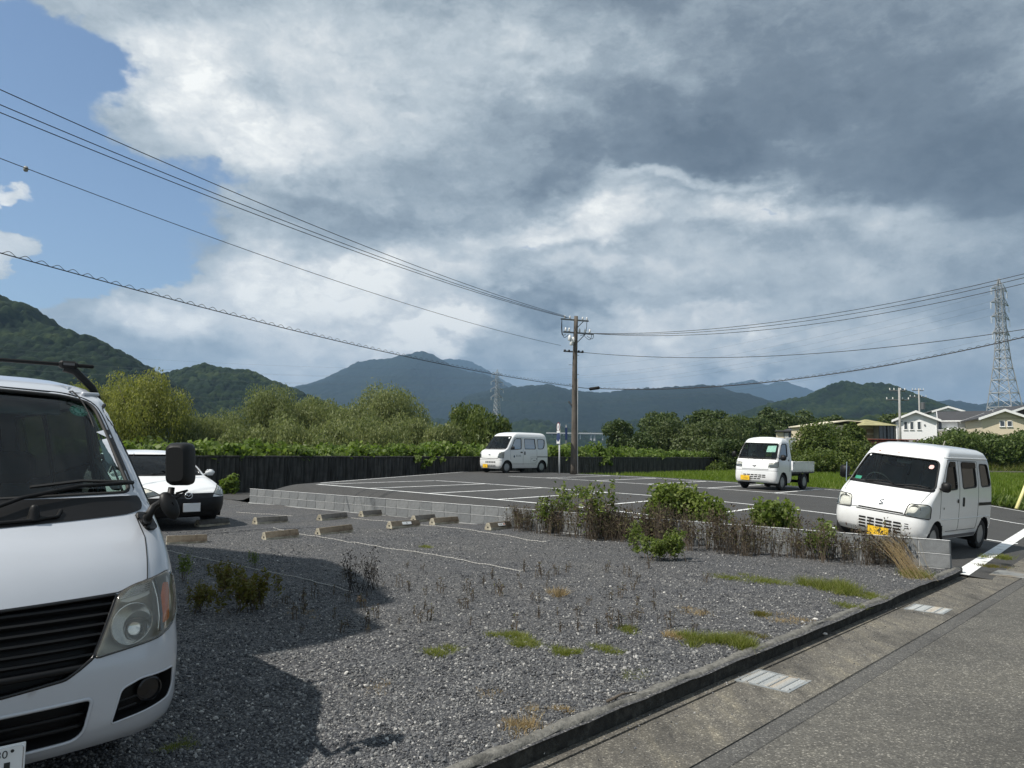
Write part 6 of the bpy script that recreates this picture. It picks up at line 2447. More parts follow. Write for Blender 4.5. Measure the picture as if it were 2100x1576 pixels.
def ridge(name, pts, Y, depth, crown, seed, mat, nu, nv, dY=0, spurs=.16, ch=.7, base=-4.0):
    """a hill whose skyline is surveyed from the photograph, at distance Y with a real back and front slope"""
    pts = np.array(pts, float)
    P = np.array([at(x, y, Y + dY * (x - pts[0, 0]) / (pts[-1, 0] - pts[0, 0])) for x, y in pts])
    t0 = np.concatenate([[0], np.cumsum(np.linalg.norm(np.diff(P, axis=0), axis=1))])
    f = [pchip(t0, P[:, k]) for k in range(3)]
    u = np.linspace(0, t0[-1], nu)
    R = np.stack([f[k](u) for k in range(3)], 1)
    h = R[:, 2]
    v = np.concatenate([np.linspace(-1, 0, int(nv * .72)), np.linspace(0, .7, nv - int(nv * .72))[1:]])
    U, V = np.meshgrid(u, v, indexing='ij')
    X = np.repeat(R[:, :1], len(v), 1)
    Yy = np.repeat(R[:, 1:2], len(v), 1) + V * depth
    # pull X along the view line so that slopes read as slopes
    X = X * (1 + .12 * V * depth / Y)
    prof_ = np.where(V < 0, (1 - np.abs(V)), (1 - (V / .7) ** 2))
    sp_ = fbm(U / (depth * .55) + 3 * seed, V * 1.1, 4, seed)
    Z = base + (h[:, None] - base) * np.clip(prof_ * (1 + spurs * sp_ * (4 * np.abs(V) * (1 - np.abs(V))) * np.clip(np.abs(V) * 2.5, 0, 1)), 0, 1.2)
    w, val = worley(X / crown, Yy / crown, seed)
    w2, v2 = worley(X / (crown * .5) + 31.7, Yy / (crown * .5), seed + 50)
    cz = crown * ch * (np.sqrt(np.clip(1 - w * w * 1.35, 0, 1)) * (.55 + .8 * val) - .6) + crown * ch * .28 * (np.sqrt(np.clip(1 - w2 * w2, 0, 1)) - .6)
    Z = Z + cz * np.clip((h[:, None] - base) / (crown * 3), 0, 1)
    verts = np.stack([X, Yy, Z], -1).reshape(-1, 3)
    n, k = U.shape
    idx = np.arange(n * k).reshape(n, k)
    q = np.stack([idx[:-1, :-1], idx[1:, :-1], idx[1:, 1:], idx[:-1, 1:]], -1).reshape(-1, 4)
    me = np_mesh(name, verts, q, mat, smooth=True, attrs={'rnd': ('POINT', val.ravel() * .7 + v2.ravel() * .3)})
    return tag(link(name, me), kind='structure')


ridge('near_hill', [(-330, 560), (-220, 500), (-120, 540), (0, 612), (40, 626), (72, 664), (104, 676), (145, 682), (200, 706), (240, 728), (270, 746), (300, 766), (330, 790), (380, 830), (440, 872)], 560, 330, 6, 3, M_HILL, 620, 190)
ridge('near_hill', [(240, 800), (300, 780), (335, 770), (370, 761), (400, 753), (420, 749), (450, 757), (480, 758), (510, 763), (545, 779), (580, 792), (620, 809), (655, 824), (700, 850), (760, 885)], 800, 330, 6.5, 5, M_HILL, 620, 170)
ridge('right_hill', [(1500, 860), (1545, 842), (1580, 830), (1620, 821), (1650, 817), (1690, 800), (1715, 788), (1740, 785), (1765, 791), (1800, 788), (1830, 793), (1860, 805), (1900, 822), (1940, 838), (1990, 850), (2080, 868)], 1250, 460, 8, 7, M_HILL, 620, 150)
ridge('mountain', [(470, 830), (580, 798), (640, 786), (700, 761), (742, 742), (790, 737), (830, 729), (866, 722), (892, 731), (940, 758), (1000, 771), (1045, 796), (1100, 815), (1180, 840), (1280, 870)], 4300, 1900, 26, 11, M_MOUNT, 420, 120, spurs=.5, ch=.35)
ridge('mountain', [(820, 790), (880, 752), (915, 738), (945, 738), (985, 752), (1020, 774), (1060, 795), (1110, 815)], 6800, 1500, 40, 12, M_MOUNT, 200, 60, spurs=.4, ch=.3)
ridge('mountain', [(960, 812), (1040, 796), (1080, 793), (1120, 790), (1170, 800), (1230, 806), (1290, 800), (1340, 797), (1400, 793), (1450, 791), (1500, 804), (1530, 818), (1580, 834), (1680, 860)], 3000, 1300, 22, 13, M_MOUNT, 420, 110, spurs=.55, ch=.35)
ridge('mountain', [(1380, 815), (1440, 799), (1480, 791), (1520, 784), (1545, 780), (1572, 790), (1600, 783), (1640, 793), (1680, 806), (1760, 830)], 6800, 1700, 40, 14, M_MOUNT, 220, 60, spurs=.4, ch=.3)
ridge('mountain', [(1840, 850), (1900, 831), (1945, 822), (1975, 826), (2005, 831), (2045, 826), (2075, 825), (2120, 830), (2240, 842)], 3600, 1200, 24, 15, M_MOUNT, 260, 70, spurs=.5, ch=.35)
ridge('foothill', [(980, 905), (1040, 876), (1085, 862), (1120, 866), (1170, 885), (1230, 890), (1290, 866), (1350, 860), (1460, 900)], 1500, 420, 12, 16, M_HILL, 300, 70)
ridge('foothill', [(600, 905), (760, 868), (900, 862), (980, 880), (1080, 905)], 2000, 500, 14, 17, M_HILL, 260, 60)
ridge('foothill', [(1620, 905), (1720, 868), (1830, 862), (1960, 866), (2080, 862), (2240, 870)], 600, 160, 9, 18, M_HILL, 300, 60)


# ------------------------------------------------------------------ the long viaduct far away
vd = empty('viaduct', tuple(at(1240, 890, 1300)), 0, 'pale road viaduct on tall piers far off behind the utility pole', 'bridge')
vw = lambda px, py: np.array(at(px, py, 1300)) - np.array(at(1240, 890, 1300))
M_VIA = simple('viaduct_concrete', (.42, .43, .43), .8)
a, b = vw(1120, 889), vw(1262, 890)
MB().bbox((a + b) / 2, (float(np.linalg.norm(b - a)), 9, 2.2), .2).build('deck', M_VIA, vd)
for px in (1132, 1156, 1190, 1212, 1219, 1236, 1258):
    c = vw(px, 890)
    MB().bbox((c[0], c[1], c[2] - 9), (3.2 if px in (1212, 1219) else 1.8, 4, 16), .2).build('pier', M_VIA, vd)

# ------------------------------------------------------------------ pylons
M_PYL = simple('pylon_steel', (.34, .35, .36), .55, metal=.3, var=.08)


def pylon(name, base_px, top_px, Y, H, wb, lab, ang=0.5, levels=15, arms=((.93, .09), (.83, .10), (.73, .10), (.62, .09)), r=.16, one_side=None):
    b = at(*base_px, Y)
    o = empty(name, (b[0], b[1], b[2]), ang, lab, 'pylon', 'power line pylons')
    wf = lambda t: wb * (np.interp(t, [0, .42, .62, .92, 1.0], [1, .42, .27, .20, .02]))
    legs = [(-1, -1), (1, -1), (1, 1), (-1, 1)]
    m = MB()
    zs = [0, .10, .20, .29, .37, .44, .50, .56, .61, .66, .71, .76, .81, .86, .92]
    for sx, sy in legs:
        lm = MB().tube([(sx * wf(t) / 2, sy * wf(t) / 2, t * H) for t in zs + [1.0]], r * 1.25, 4)
        lm.build('leg', M_PYL, o)
    for i in range(len(zs) - 1):
        a, c = zs[i], zs[i + 1]
        for k in range(4):
            p, q = legs[k], legs[(k + 1) % 4]
            wa, wc = wf(a) / 2, wf(c) / 2
            m.bar((p[0] * wa, p[1] * wa, a * H), (q[0] * wc, q[1] * wc, c * H), r * .6, n=4, cap=False)
            m.bar((q[0] * wa, q[1] * wa, a * H), (p[0] * wc, p[1] * wc, c * H), r * .6, n=4, cap=False)
            m.bar((p[0] * wc, p[1] * wc, c * H), (q[0] * wc, q[1] * wc, c * H), r * (.9 if i < 6 else .6), n=4, cap=False)
    tag(m.build('lattice', M_PYL, o), kind='stuff')
    for (t, l) in arms:
        for sd in ((1, -1) if one_side is None else one_side):
            am = MB()
            w = wf(t) / 2
            tip = (sd * (w + l * H), 0, t * H - .01 * H)
            for sy in (-1, 1):
                am.bar((sd * w, sy * w, t * H), tip, r * .9, n=4).bar((sd * w, sy * w, (t + .035) * H), tip, r * .7, n=4)
                for k in (.3, .6):
                    p0 = np.array((sd * w, sy * w, t * H)) * (1 - k) + np.array(tip) * k
                    p1 = np.array((sd * w, sy * w, (t + .035) * H)) * (1 - k) + np.array(tip) * k
                    am.bar(p0, p1, r * .5, n=4)
            ao = am.build('arm', M_PYL, o)
            im = MB()
            for dx_ in (-.3, .3):
                im.lathe([(.05, -2.2)] + [(.08 if k % 2 else .04, -2.1 + k * .21) for k in range(10)] + [(.05, 0)], 6, c=np.array(tip) + (dx_, 0, 0))
            im.build('insulator_string', M_INSUL, ao)
    return o, np.array([b[0], b[1], b[2]])


p1o, p1b = pylon('pylon', (2062, 866), (2054, 577), 235, 46, 8.2, 'tall steel lattice pylon behind the houses at the right', ang=.55, r=.13)
p2o, p2b = pylon('pylon', (1018, 905), (1018, 760), 520, 50, 8.5, 'distant steel lattice pylon behind the willow trees in the middle', ang=.8, r=.14)
M_HV = simple('far_wire', (.10, .105, .11), .6)
k_ = 0
for t_, l_ in ((.93, .09), (.83, .10), (.62, .09), (1.0, 0)):
    for sd in (1, -1):
        if l_ == 0 and sd == -1:
            continue
        def tip(o_, b_, H, wb, ang):
            x = sd * (wb * .11 + l_ * H)
            return b_ + np.array([x * cos(ang), x * sin(ang), t_ * H - 2.2 * (l_ > 0)])
        a = tip(p1o, p1b, 46, 8.2, .55)
        b = tip(p2o, p2b, 50, 8.5, .8)
        wire(a, b, 9, .022, 'power_line', 'thin high voltage line strung between the two steel pylons', M_HV, 80, 'high voltage lines between the pylons')
        e = b + np.array([-430, -180, 5])
        wire(b, e, 8, .024, 'power_line', 'thin high voltage line from the distant pylon across the left hills', M_HV, 80, 'high voltage lines over the left hills')
        k_ += 1

# ------------------------------------------------------------------ houses at the right
M_WWALL = simple('white_siding', (.76, .77, .77), .7, var=.04)
M_CREAM = simple('cream_siding', (.62, .54, .40), .75, var=.06)
M_BEIGE = simple('beige_siding', (.60, .52, .38), .8, var=.08)
M_ROOFD = simple('dark_roof', (.045, .045, .048), .7, var=.15, scale=2)
M_ROOFY = simple('mossy_roof', (.30, .28, .14), .8, var=.3, scale=1.5)
M_ROOFT = simple('red_rust_roof', (.26, .085, .06), .8, var=.4, scale=1.5)
M_BRWALL = simple('brown_siding', (.07, .055, .05), .7)
M_FRAMEW = simple('white_trim', (.78, .78, .77), .5)
M_PANE = simple('window_pane', (.05, .06, .07), .08, var=.2, spec=.8)
M_CURT = simple('curtain', (.50, .49, .46), .9)


def face_box(px0, py0, px1, py1, Y):
    """rectangle of the photograph as left, right, top, bottom at distance Y"""
    a, b = at(px0, py0, Y), at(px1, py1, Y)
    return a[0], b[0], a[2], b[2]


class House:
    """local frame: x to the right along the front, y away from the camera, z up; origin at the front left base"""

    def __init__(s, name, lab, px, Y, ang, gz=0.0):
        p = at(px, 900, Y)
        s.o = empty(name, (p[0], p[1], gz), ang, lab, 'house')
        s.p, s.ang, s.Y, s.gz = p, ang, Y, gz
        s.S = FPX / Y

    def part(s, mb, nm, mat, par=None, **k):
        return mb.build(nm, mat, par or s.o, **k)

    def win(s, x, y, z, w, h, nrm='-y', curtain=True, frame=M_FRAMEW, div=1):
        """window set into a wall: frame, panes, sill"""
        m = MB()
        t, d = .05, .06
        M3 = {'-y': Matrix.Identity(3), '-x': Matrix.Rotation(-pi / 2, 3, 'Z'), 'x': Matrix.Rotation(pi / 2, 3, 'Z')}[nrm]
        c = np.array([x, y, z])
        q = lambda v: c + np.array(M3) @ np.array(v)
        for sx in (-1, 1):
            m.box(q((sx * w / 2, -.02, 0)), (t, d, h + t), M=M3)
        for sz in (-1, 1):
            m.box(q((0, -.02, sz * h / 2)), (w - t, d, t), M=M3)
        for k in range(1, div + 1):
            if div > 0 and k <= div:
                m.box(q((-w / 2 + w * k / (div + 1), -.02, 0)), (t * .8, d, h - t), M=M3)
        o = m.build('window', frame, s.o)
        MB().box(q((0, -.008, 0)), (w - t, .012, h - t), M=M3).build('pane', M_PANE, o)
        MB().box(q((0, -.05, -h / 2 - .05)), (w + .16, .10, .04), M=M3).build('sill', frame, o)
        if curtain:
            MB().box(q((-w * .25, -.016, 0)), (w * .42, .008, h - t * 1.5), M=M3).build('curtain', M_CURT, o)
        return o


def gable(s, x0, x1, y0, y1, ze, zr, axis, mat, ov=.45, fascia=M_FRAMEW, wallm=None):
    """pitched roof with thickness, white barge boards and gable walls; axis: the ridge direction"""
    th = .14
    m = MB()
    if axis == 'y':
        xm = (x0 + x1) / 2
        sl = (zr - ze) / (xm - x0)
        for sg in (-1, 1):
            e = x0 - ov if sg < 0 else x1 + ov
            ez = ze - ov * sl
            v = [(e, y0 - ov, ez), (xm, y0 - ov, zr), (xm, y1 + ov, zr), (e, y1 + ov, ez)]
            v += [(a, b, c + th) for a, b, c in v]
            m.add(v, [(0, 1, 2, 3), (7, 6, 5, 4), (0, 4, 5, 1), (1, 5, 6, 2), (2, 6, 7, 3), (3, 7, 4, 0)])
        ro = s.part(m, 'roof', mat)
        b = MB()
        for yy in (y0 - ov - .03, y1 + ov + .03):
            for sg in (-1, 1):
                e = x0 - ov if sg < 0 else x1 + ov
                v = [(e, yy - .03, ze - ov * sl - .12), (xm, yy - .03, zr - .12), (xm, yy - .03, zr + th + .02), (e, yy - .03, ze - ov * sl + th + .02)]
                v += [(a_, b_ + .06, c_) for a_, b_, c_ in v]
                b.add(v, [(0, 1, 2, 3), (7, 6, 5, 4), (0, 4, 5, 1), (1, 5, 6, 2), (2, 6, 7, 3), (3, 7, 4, 0)])
        b.build('barge_board', fascia, ro)
        g_ = MB()
        for yy in (y0, y1):
            g_.add([(x0, yy, ze - .01), (x1, yy, ze - .01), (xm, yy, zr - .01)], [(0, 1, 2)])
        s.part(g_, 'gable', wallm)
    else:
        ym = (y0 + y1) / 2
        sl = (zr - ze) / (ym - y0)
        for sg in (-1, 1):
            e = y0 - ov if sg < 0 else y1 + ov
            ez = ze - ov * sl
            v = [(x0 - ov, e, ez), (x1 + ov, e, ez), (x1 + ov, ym, zr), (x0 - ov, ym, zr)]
            v += [(a, b, c + th) for a, b, c in v]
            m.add(v, [(0, 1, 2, 3), (7, 6, 5, 4), (0, 4, 5, 1), (1, 5, 6, 2), (2, 6, 7, 3), (3, 7, 4, 0)])
        ro = s.part(m, 'roof', mat)
        b = MB()
        for xx in (x0 - ov - .03, x1 + ov + .03):
            for sg in (-1, 1):
                e = y0 - ov if sg < 0 else y1 + ov
                v = [(xx - .03, e, ze - ov * sl - .12), (xx - .03, ym, zr - .12), (xx - .03, ym, zr + th + .02), (xx - .03, e, ze - ov * sl + th + .02)]
                v += [(a_ + .06, b_, c_) for a_, b_, c_ in v]
                b.add(v, [(0, 1, 2, 3), (7, 6, 5, 4), (0, 4, 5, 1), (1, 5, 6, 2), (2, 6, 7, 3), (3, 7, 4, 0)])
        b.box(((x0 + x1) / 2, y0 - ov - .04, ze - ov * sl + .02), (x1 - x0 + 2 * ov, .08, .16))
        b.build('barge_board', fascia, ro)
        g_ = MB()
        for xx in (x0, x1):
            g_.add([(xx, y0, ze - .01), (xx, y1, ze - .01), (xx, ym, zr - .01)], [(0, 1, 2)])
        s.part(g_, 'gable', wallm)
    return ro


def px_h(py, px, Y):
    return at(px, py, Y)[2]


# white house: gabled front block and a long wing to the right
Y = 95
h = House('white_house', 'large white house with dark roof and white gable behind the right kei van', 1838, Y, -.50, 0)
k = Y / FPX
z = lambda py, px=1880: px_h(py, px, Y)
w1 = (1912 - 1838) * k
s_h = h
s_h.part(MB().box((w1 / 2, 4, z(862) / 2), (w1, 8, z(862))), 'wall', M_WWALL)
gable(h, 0, w1, 0, 8, z(862), z(846), 'y', M_ROOFD, .45, M_FRAMEW, M_WWALL)
x2, x3 = (1912 - 1838) * k, (2006 - 1838) * k
h.part(MB().box(((x2 + x3) / 2, 5.2, z(862) / 2), (x3 - x2 - .02, 6, z(862))), 'wall', M_WWALL)
gable(h, x2 + .5, x3, 2.2, 8.2, z(862), z(845, 1960), 'x', M_ROOFD, .4, M_FRAMEW, M_WWALL)
h.part(MB().bbox(((x2 + 1.1), 1.2, z(885) - .6), (2.1, 2.1, 1.3), .03), 'balcony', simple('balcony_panel', (.45, .42, .37), .7))
h.part(MB().box((x2 + 1.1, 1.2, z(883)), (2.2, 2.2, .10)), 'balcony_floor', M_FRAMEW)
for px in (1856, 1867, 1880):
    h.win((px - 1838) * k, -.012, z(874), .38, 1.0, curtain=False, div=0)
h.win((1909 - 1838) * k + .35, 2.19, z(873), .75, 1.1)
h.win((1965 - 1838) * k, 2.19, z(874), 2.1, 1.4)
MB().lathe([(0, -.05), (.10, -.04), (.10, .04), (0, .05)], 10, c=((1890 - 1838) * k, -.06, z(873)), axis='y').build('vent_cap', M_STEEL, h.o)
MB().bar((.15, -.08, 0), (.15, -.08, z(863)), .05, n=6).bar((w1 - .1, -.08, 0), (w1 - .1, -.08, z(863)), .05, n=6).build('downpipe', M_FRAMEW, h.o)
# white gable of the house behind it
h = House('white_house', 'white gable of a dark roofed house just behind the large white house', 1918, 112, -.34, 0)
k = 112 / FPX
w1 = 3.6
h.part(MB().box((w1 / 2, 4, px_h(846, 1940, 112) / 2), (w1, 8, px_h(846, 1940, 112))), 'wall', M_WWALL)
gable(h, 0, w1, 0, 8, px_h(844, 1940, 112), px_h(836, 1940, 112), 'y', M_ROOFD, .4, M_FRAMEW, M_WWALL)
# cream house at the right edge
Y = 84
h = House('cream_house', 'cream house with white barge boards and two small gable windows at the right edge', 2016, Y, -.34, 0)
k = Y / FPX
z = lambda py, px=2060: px_h(py, px, Y)
w1 = 78 * k
h.part(MB().box((w1 / 2, 4, z(859) / 2), (w1, 8, z(859))), 'wall', M_CREAM)
gable(h, 0, w1, 0, 8, z(858), z(843), 'y', M_ROOFD, .45, M_FRAMEW, M_CREAM)
for px in (2051, 2064):
    h.win((px - 2016) * k, -.012, z(870), .45, .60, curtain=False, div=0)
MB().bar((w1 * .5, -.1, z(843) + .1), (w1 * .5, -.1, z(831)), .04, n=6).build('aerial_mast', M_STEEL, h.o)
# brown house behind, far right
Y = 92
h = House('brown_house', 'dark brown house with white gable edge rising behind the cream house', 2068, Y, -.15, 0)
k = Y / FPX
w1 = 90 * k
h.part(MB().box((w1 / 2, 4, px_h(848, 2090, Y) / 2), (w1, 8, px_h(848, 2090, Y))), 'wall', M_BRWALL)
gable(h, 0, w1, 0, 8, px_h(848, 2090, Y), px_h(832, 2100, Y), 'y', M_ROOFD, .45, M_FRAMEW, M_BRWALL)
# long beige building and hipped mossy roof
Y = 92
h = House('beige_house', 'long beige house with a striped wall and dark doors behind the bushes', 1674, Y, .06, 0)
k = Y / FPX
z = lambda py, px=1760: px_h(py, px, Y)
x1 = 136 * k
v = [(0, 0, 0), (x1, 0, 0), (x1, 7, 0), (0, 7, 0), (0, 0, z(874)), (x1, 0, z(870)), (x1, 7, z(866)), (0, 7, z(874))]
h.part(MB().add(v, [(0, 1, 5, 4), (1, 2, 6, 5), (2, 3, 7, 6), (3, 0, 4, 7)]), 'wall', M_BEIGE)
xm = 66 * k
v = [(-.3, -.3, z(875)), (xm, -.3, z(864)), (x1 + .2, -.3, z(869.5)), (x1 + .2, 7.2, z(869.5)), (xm, 7.2, z(864)), (-.3, 7.2, z(875))]
v += [(a, b, c + .12) for a, b, c in v]
h.part(MB().add(v, [(0, 1, 4, 5), (1, 2, 3, 4), (6, 11, 10, 7), (7, 10, 9, 8), (0, 6, 7, 1), (1, 7, 8, 2), (2, 8, 9, 3), (3, 9, 10, 4), (4, 10, 11, 5), (5, 11, 6, 0)]), 'roof', simple('cream_roof', (.66, .60, .46), .8))
for py in (884, 895):
    h.part(MB().box(((1790 - 1674) * k, -.01, z(py)), (34 * k, .03, .45)), 'wall_stripe', simple('tan_stripe', (.36, .26, .18), .8))
Y = 90
h = House('hip_roof_house', 'small house with a moss yellow hipped roof and black window frames', 1778, Y, .02, 0)
k = Y / FPX
z = lambda py, px=1800: px_h(py, px, Y)
x1 = 55 * k
h.part(MB().box((x1 * .75 + .4, 3.5, z(873) / 2), (x1 * .5, 6.4, z(873))), 'wall', simple('grey_wall', (.26, .25, .24), .8))
v = [(-.6, -.4, z(873)), (x1 + .5, -.4, z(873)), (x1 + .5, 7, z(873)), (-.6, 7, z(873)), (x1 * .42, 3.2, z(858.5)), (x1 * .52, 3.2, z(858.5))]
h.part(MB().add(v, [(0, 1, 5, 4), (1, 2, 5), (2, 3, 4, 5), (3, 0, 4), (3, 2, 1, 0)]), 'roof', M_ROOFY)
h.win(x1 * .66, .288, z(889), 1.0, 2.0, curtain=False, frame=M_BLKPL)
h.win(x1 * .92, .288, z(889), .9, 2.0, curtain=False, frame=M_BLKPL)
# small house with black eaves behind the truck
Y = 105
h = House('beige_cabin', 'small beige house with black eaves and a satellite dish behind the truck', 1592, Y, -.35, 0)
k = Y / FPX
z = lambda py, px=1605: px_h(py, px, Y)
x1 = 52 * k
h.part(MB().box((x1 / 2, 3, z(887) / 2), (x1, 6, z(887))), 'wall', M_CREAM)
h.part(MB().bbox((x1 / 2, 2.8, z(885)), (x1 + .35, 6.4, .20), .05), 'roof', M_ROOFD)
v = [(x1 * .25, 0, z(883)), (x1 * .75, 0, z(883)), (x1 * .75, 5, z(883)), (x1 * .25, 5, z(883)), (x1 * .5, 2.5, z(878))]
h.part(MB().add(v, [(0, 1, 4), (1, 2, 4), (2, 3, 4), (3, 0, 4)]), 'roof_cap', M_ROOFD)
h.win(x1 * .47, -.012, z(897), 1.3, 1.25, frame=M_BLKPL)
MB().lathe([(0, -.02), (.14, 0), (.24, .06), (.26, .10)], 12, c=(x1 * .86, .3, z(879)), axis='y').bar((x1 * .86, .3, z(884)), (x1 * .86, .3, z(879)), .03).build('satellite_dish', M_FRAMEW, h.o)
# rusty red shed roof in front of the houses
Y = 70
h = House('rusty_shed', 'low shed with rusty red panels just above the roof of the right kei van', 1778, Y, .03, 0)
k = Y / FPX
z = lambda py, px=1830: px_h(py, px, Y)
x1 = 112 * k
pm = MB().bbox((0, 0, 0), (x1 / 14 - .03, .03, z(903) - z(930)), .006).mesh('panel', M_ROOFT)
h.part(MB().box((x1 / 2, 1.6, z(905) / 2), (x1 - .1, 3.0, z(905))), 'wall', M_ROOFD)
for q in range(14):
    o = link('panel', pm, h.o, ((q + .5) * x1 / 14, .05 + .015 * (q % 2), (z(903) + z(930)) / 2 - .05 * (q % 3)))
h.part(MB().bbox((x1 / 2, 1.6, z(902)), (x1 + .3, 3.6, .08), .02), 'roof', M_ROOFT)
# white van-like panel wall beside the truck
Y = 80
p = at(1622, 925, Y)
tag(MB().bbox((p[0], p[1], p[2]), (1.0, .1, 2.8), .02).build('tin_fence', simple('pale_tin', (.45, .48, .52), .6, var=.2), None), 'pale grey tin fence piece between the truck cab and the bush', 'fence')

# street poles by the houses
for (px, pt, pb, Y, lab) in ((1846, 796, 925, 80, 'pale concrete utility pole with crossarms in front of the white house'), (1886, 797, 865, 110, 'farther utility pole with a transformer rising behind the white house roof')):
    b = at(px, pb, Y)
    t_ = at(px - 2, pt, Y)
    o = empty('utility_pole', (b[0], b[1], 0), 0, lab, 'utility pole')
    H = t_[2]
    MB().bar((0, 0, 0), (t_[0] - b[0], 0, H), .15, .10, 10).build('shaft', simple('concrete_pole', (.30, .295, .28), .8), o, smooth=True)
    m = MB()
    for dz_, l in ((.3, .9), (1.3, 1.3), (3.6, .5)):
        m.bar((-l, 0, H - dz_), (l, .3, H - dz_), .06, n=4)
    co_ = m.build('crossarm', M_STEEL, o)
    mi = MB()
    for dz_, l in ((.3, .9), (1.3, 1.3)):
        for q in (-.9, -.4, .4, .9):
            insul(mi, (q * l, .15, H - dz_ + .08), .22, .08)
    mi.build('insulator', M_INSUL, co_)
    if px > 1870:
        MB().lathe([(.3, -.5), (.32, .45), (.2, .5)], 12, c=(.45, -.2, H - 2.6)).build('transformer', M_STEEL, o)

# ------------------------------------------------------------------ foliage
def leaf_cloud(centres, radii, n, size, aspect=.5, droop=0.0, shell=.55, seed=0, flat=1.0, out=.6):
    """leaf-shaped faces scattered through the clumps of a crown; returns verts, quads, per-face random"""
    r = np.random.default_rng(seed)
    centres, radii = np.asarray(centres, float), np.asarray(radii, float)
    if radii.ndim == 1:
        radii = np.repeat(radii[:, None], 3, 1)
    wgt = (radii[:, 0] * radii[:, 2]) ** 1.0
    k = r.choice(len(centres), n, p=wgt / wgt.sum())
    d = r.normal(size=(n, 3))
    d /= np.linalg.norm(d, axis=1)[:, None]
    rad = shell + (1 - shell) * r.random(n) ** .6
    rad = rad * (1 + .10 * r.normal(size=n))
    p = centres[k] + d * radii[k] * rad[:, None]
    nrm = d * out + r.normal(size=(n, 3)) * .55
    nrm[:, 2] *= flat
    nrm /= np.linalg.norm(nrm, axis=1)[:, None]
    ax = r.normal(size=(n, 3))
    if droop:
        ax = ax * (1 - droop) + np.array([0, 0, -1.]) * droop * 2 + d * .3 * droop
    ax -= nrm * np.sum(ax * nrm, 1)[:, None] * (1 - droop)
    ax /= np.linalg.norm(ax, axis=1)[:, None]
    sd = np.cross(nrm, ax)
    sd /= np.linalg.norm(sd, axis=1)[:, None] + 1e-9
    L = size * (.6 + .8 * r.random(n))
    W = L * aspect
    a = p - ax * (L / 2)[:, None]
    b = p + sd * (W / 2)[:, None]
    c = p + ax * (L / 2)[:, None]
    e = p - sd * (W / 2)[:, None]
    V = np.stack([a, b, c, e], 1).reshape(-1, 3)
    Q = np.arange(4 * n).reshape(n, 4)
    clump = r.random(len(centres))[k]
    rnd = np.clip(.30 * clump + .45 * r.random(n) + .25 * rad, 0, 1)
    return V, Q, rnd


def cloud_mesh(name, mat, parts):
    V, Q, R = [], [], []
    n = 0
    for v, q, r in parts:
        V.append(v)
        Q.append(q + n)
        R.append(r)
        n += len(v)
    return np_mesh(name, np.vstack(V), np.vstack(Q), mat, attrs={'rnd': ('FACE', np.concatenate(R))})


M_WILLOW = leaf_mat('willow_leaves', [(.062, .082, .026), (.110, .135, .044), (.165, .190, .068), (.25, .265, .12)], .42)
M_WILLOW2 = leaf_mat('willow_leaves_yellow', [(.085, .105, .022), (.140, .160, .034), (.195, .210, .048), (.26, .26, .08)], .45)
M_DARKLEAF = leaf_mat('camphor_leaves', [(.020, .034, .010), (.038, .060, .016), (.060, .088, .024), (.105, .13, .045)], .3)
M_DARKLEAF2 = leaf_mat('oak_leaves', [(.024, .038, .012), (.045, .067, .019), (.072, .095, .028), (.12, .135, .06)], .3)
M_BUSH = leaf_mat('bush_leaves', [(.030, .046, .009), (.056, .084, .016), (.092, .125, .026), (.15, .17, .045)], .35)
M_KUDZU = leaf_mat('kudzu_leaves', [(.045, .080, .014), (.080, .130, .022), (.125, .180, .036), (.24, .29, .11)], .42)
M_HEDGE = leaf_mat('hedge_leaves', [(.024, .042, .011), (.045, .076, .018), (.078, .115, .027), (.13, .165, .045)], .3)
M_BARK = simple('bark', (.085, .07, .055), .95, var=.35, scale=12, bmp=.6, bscale=20)


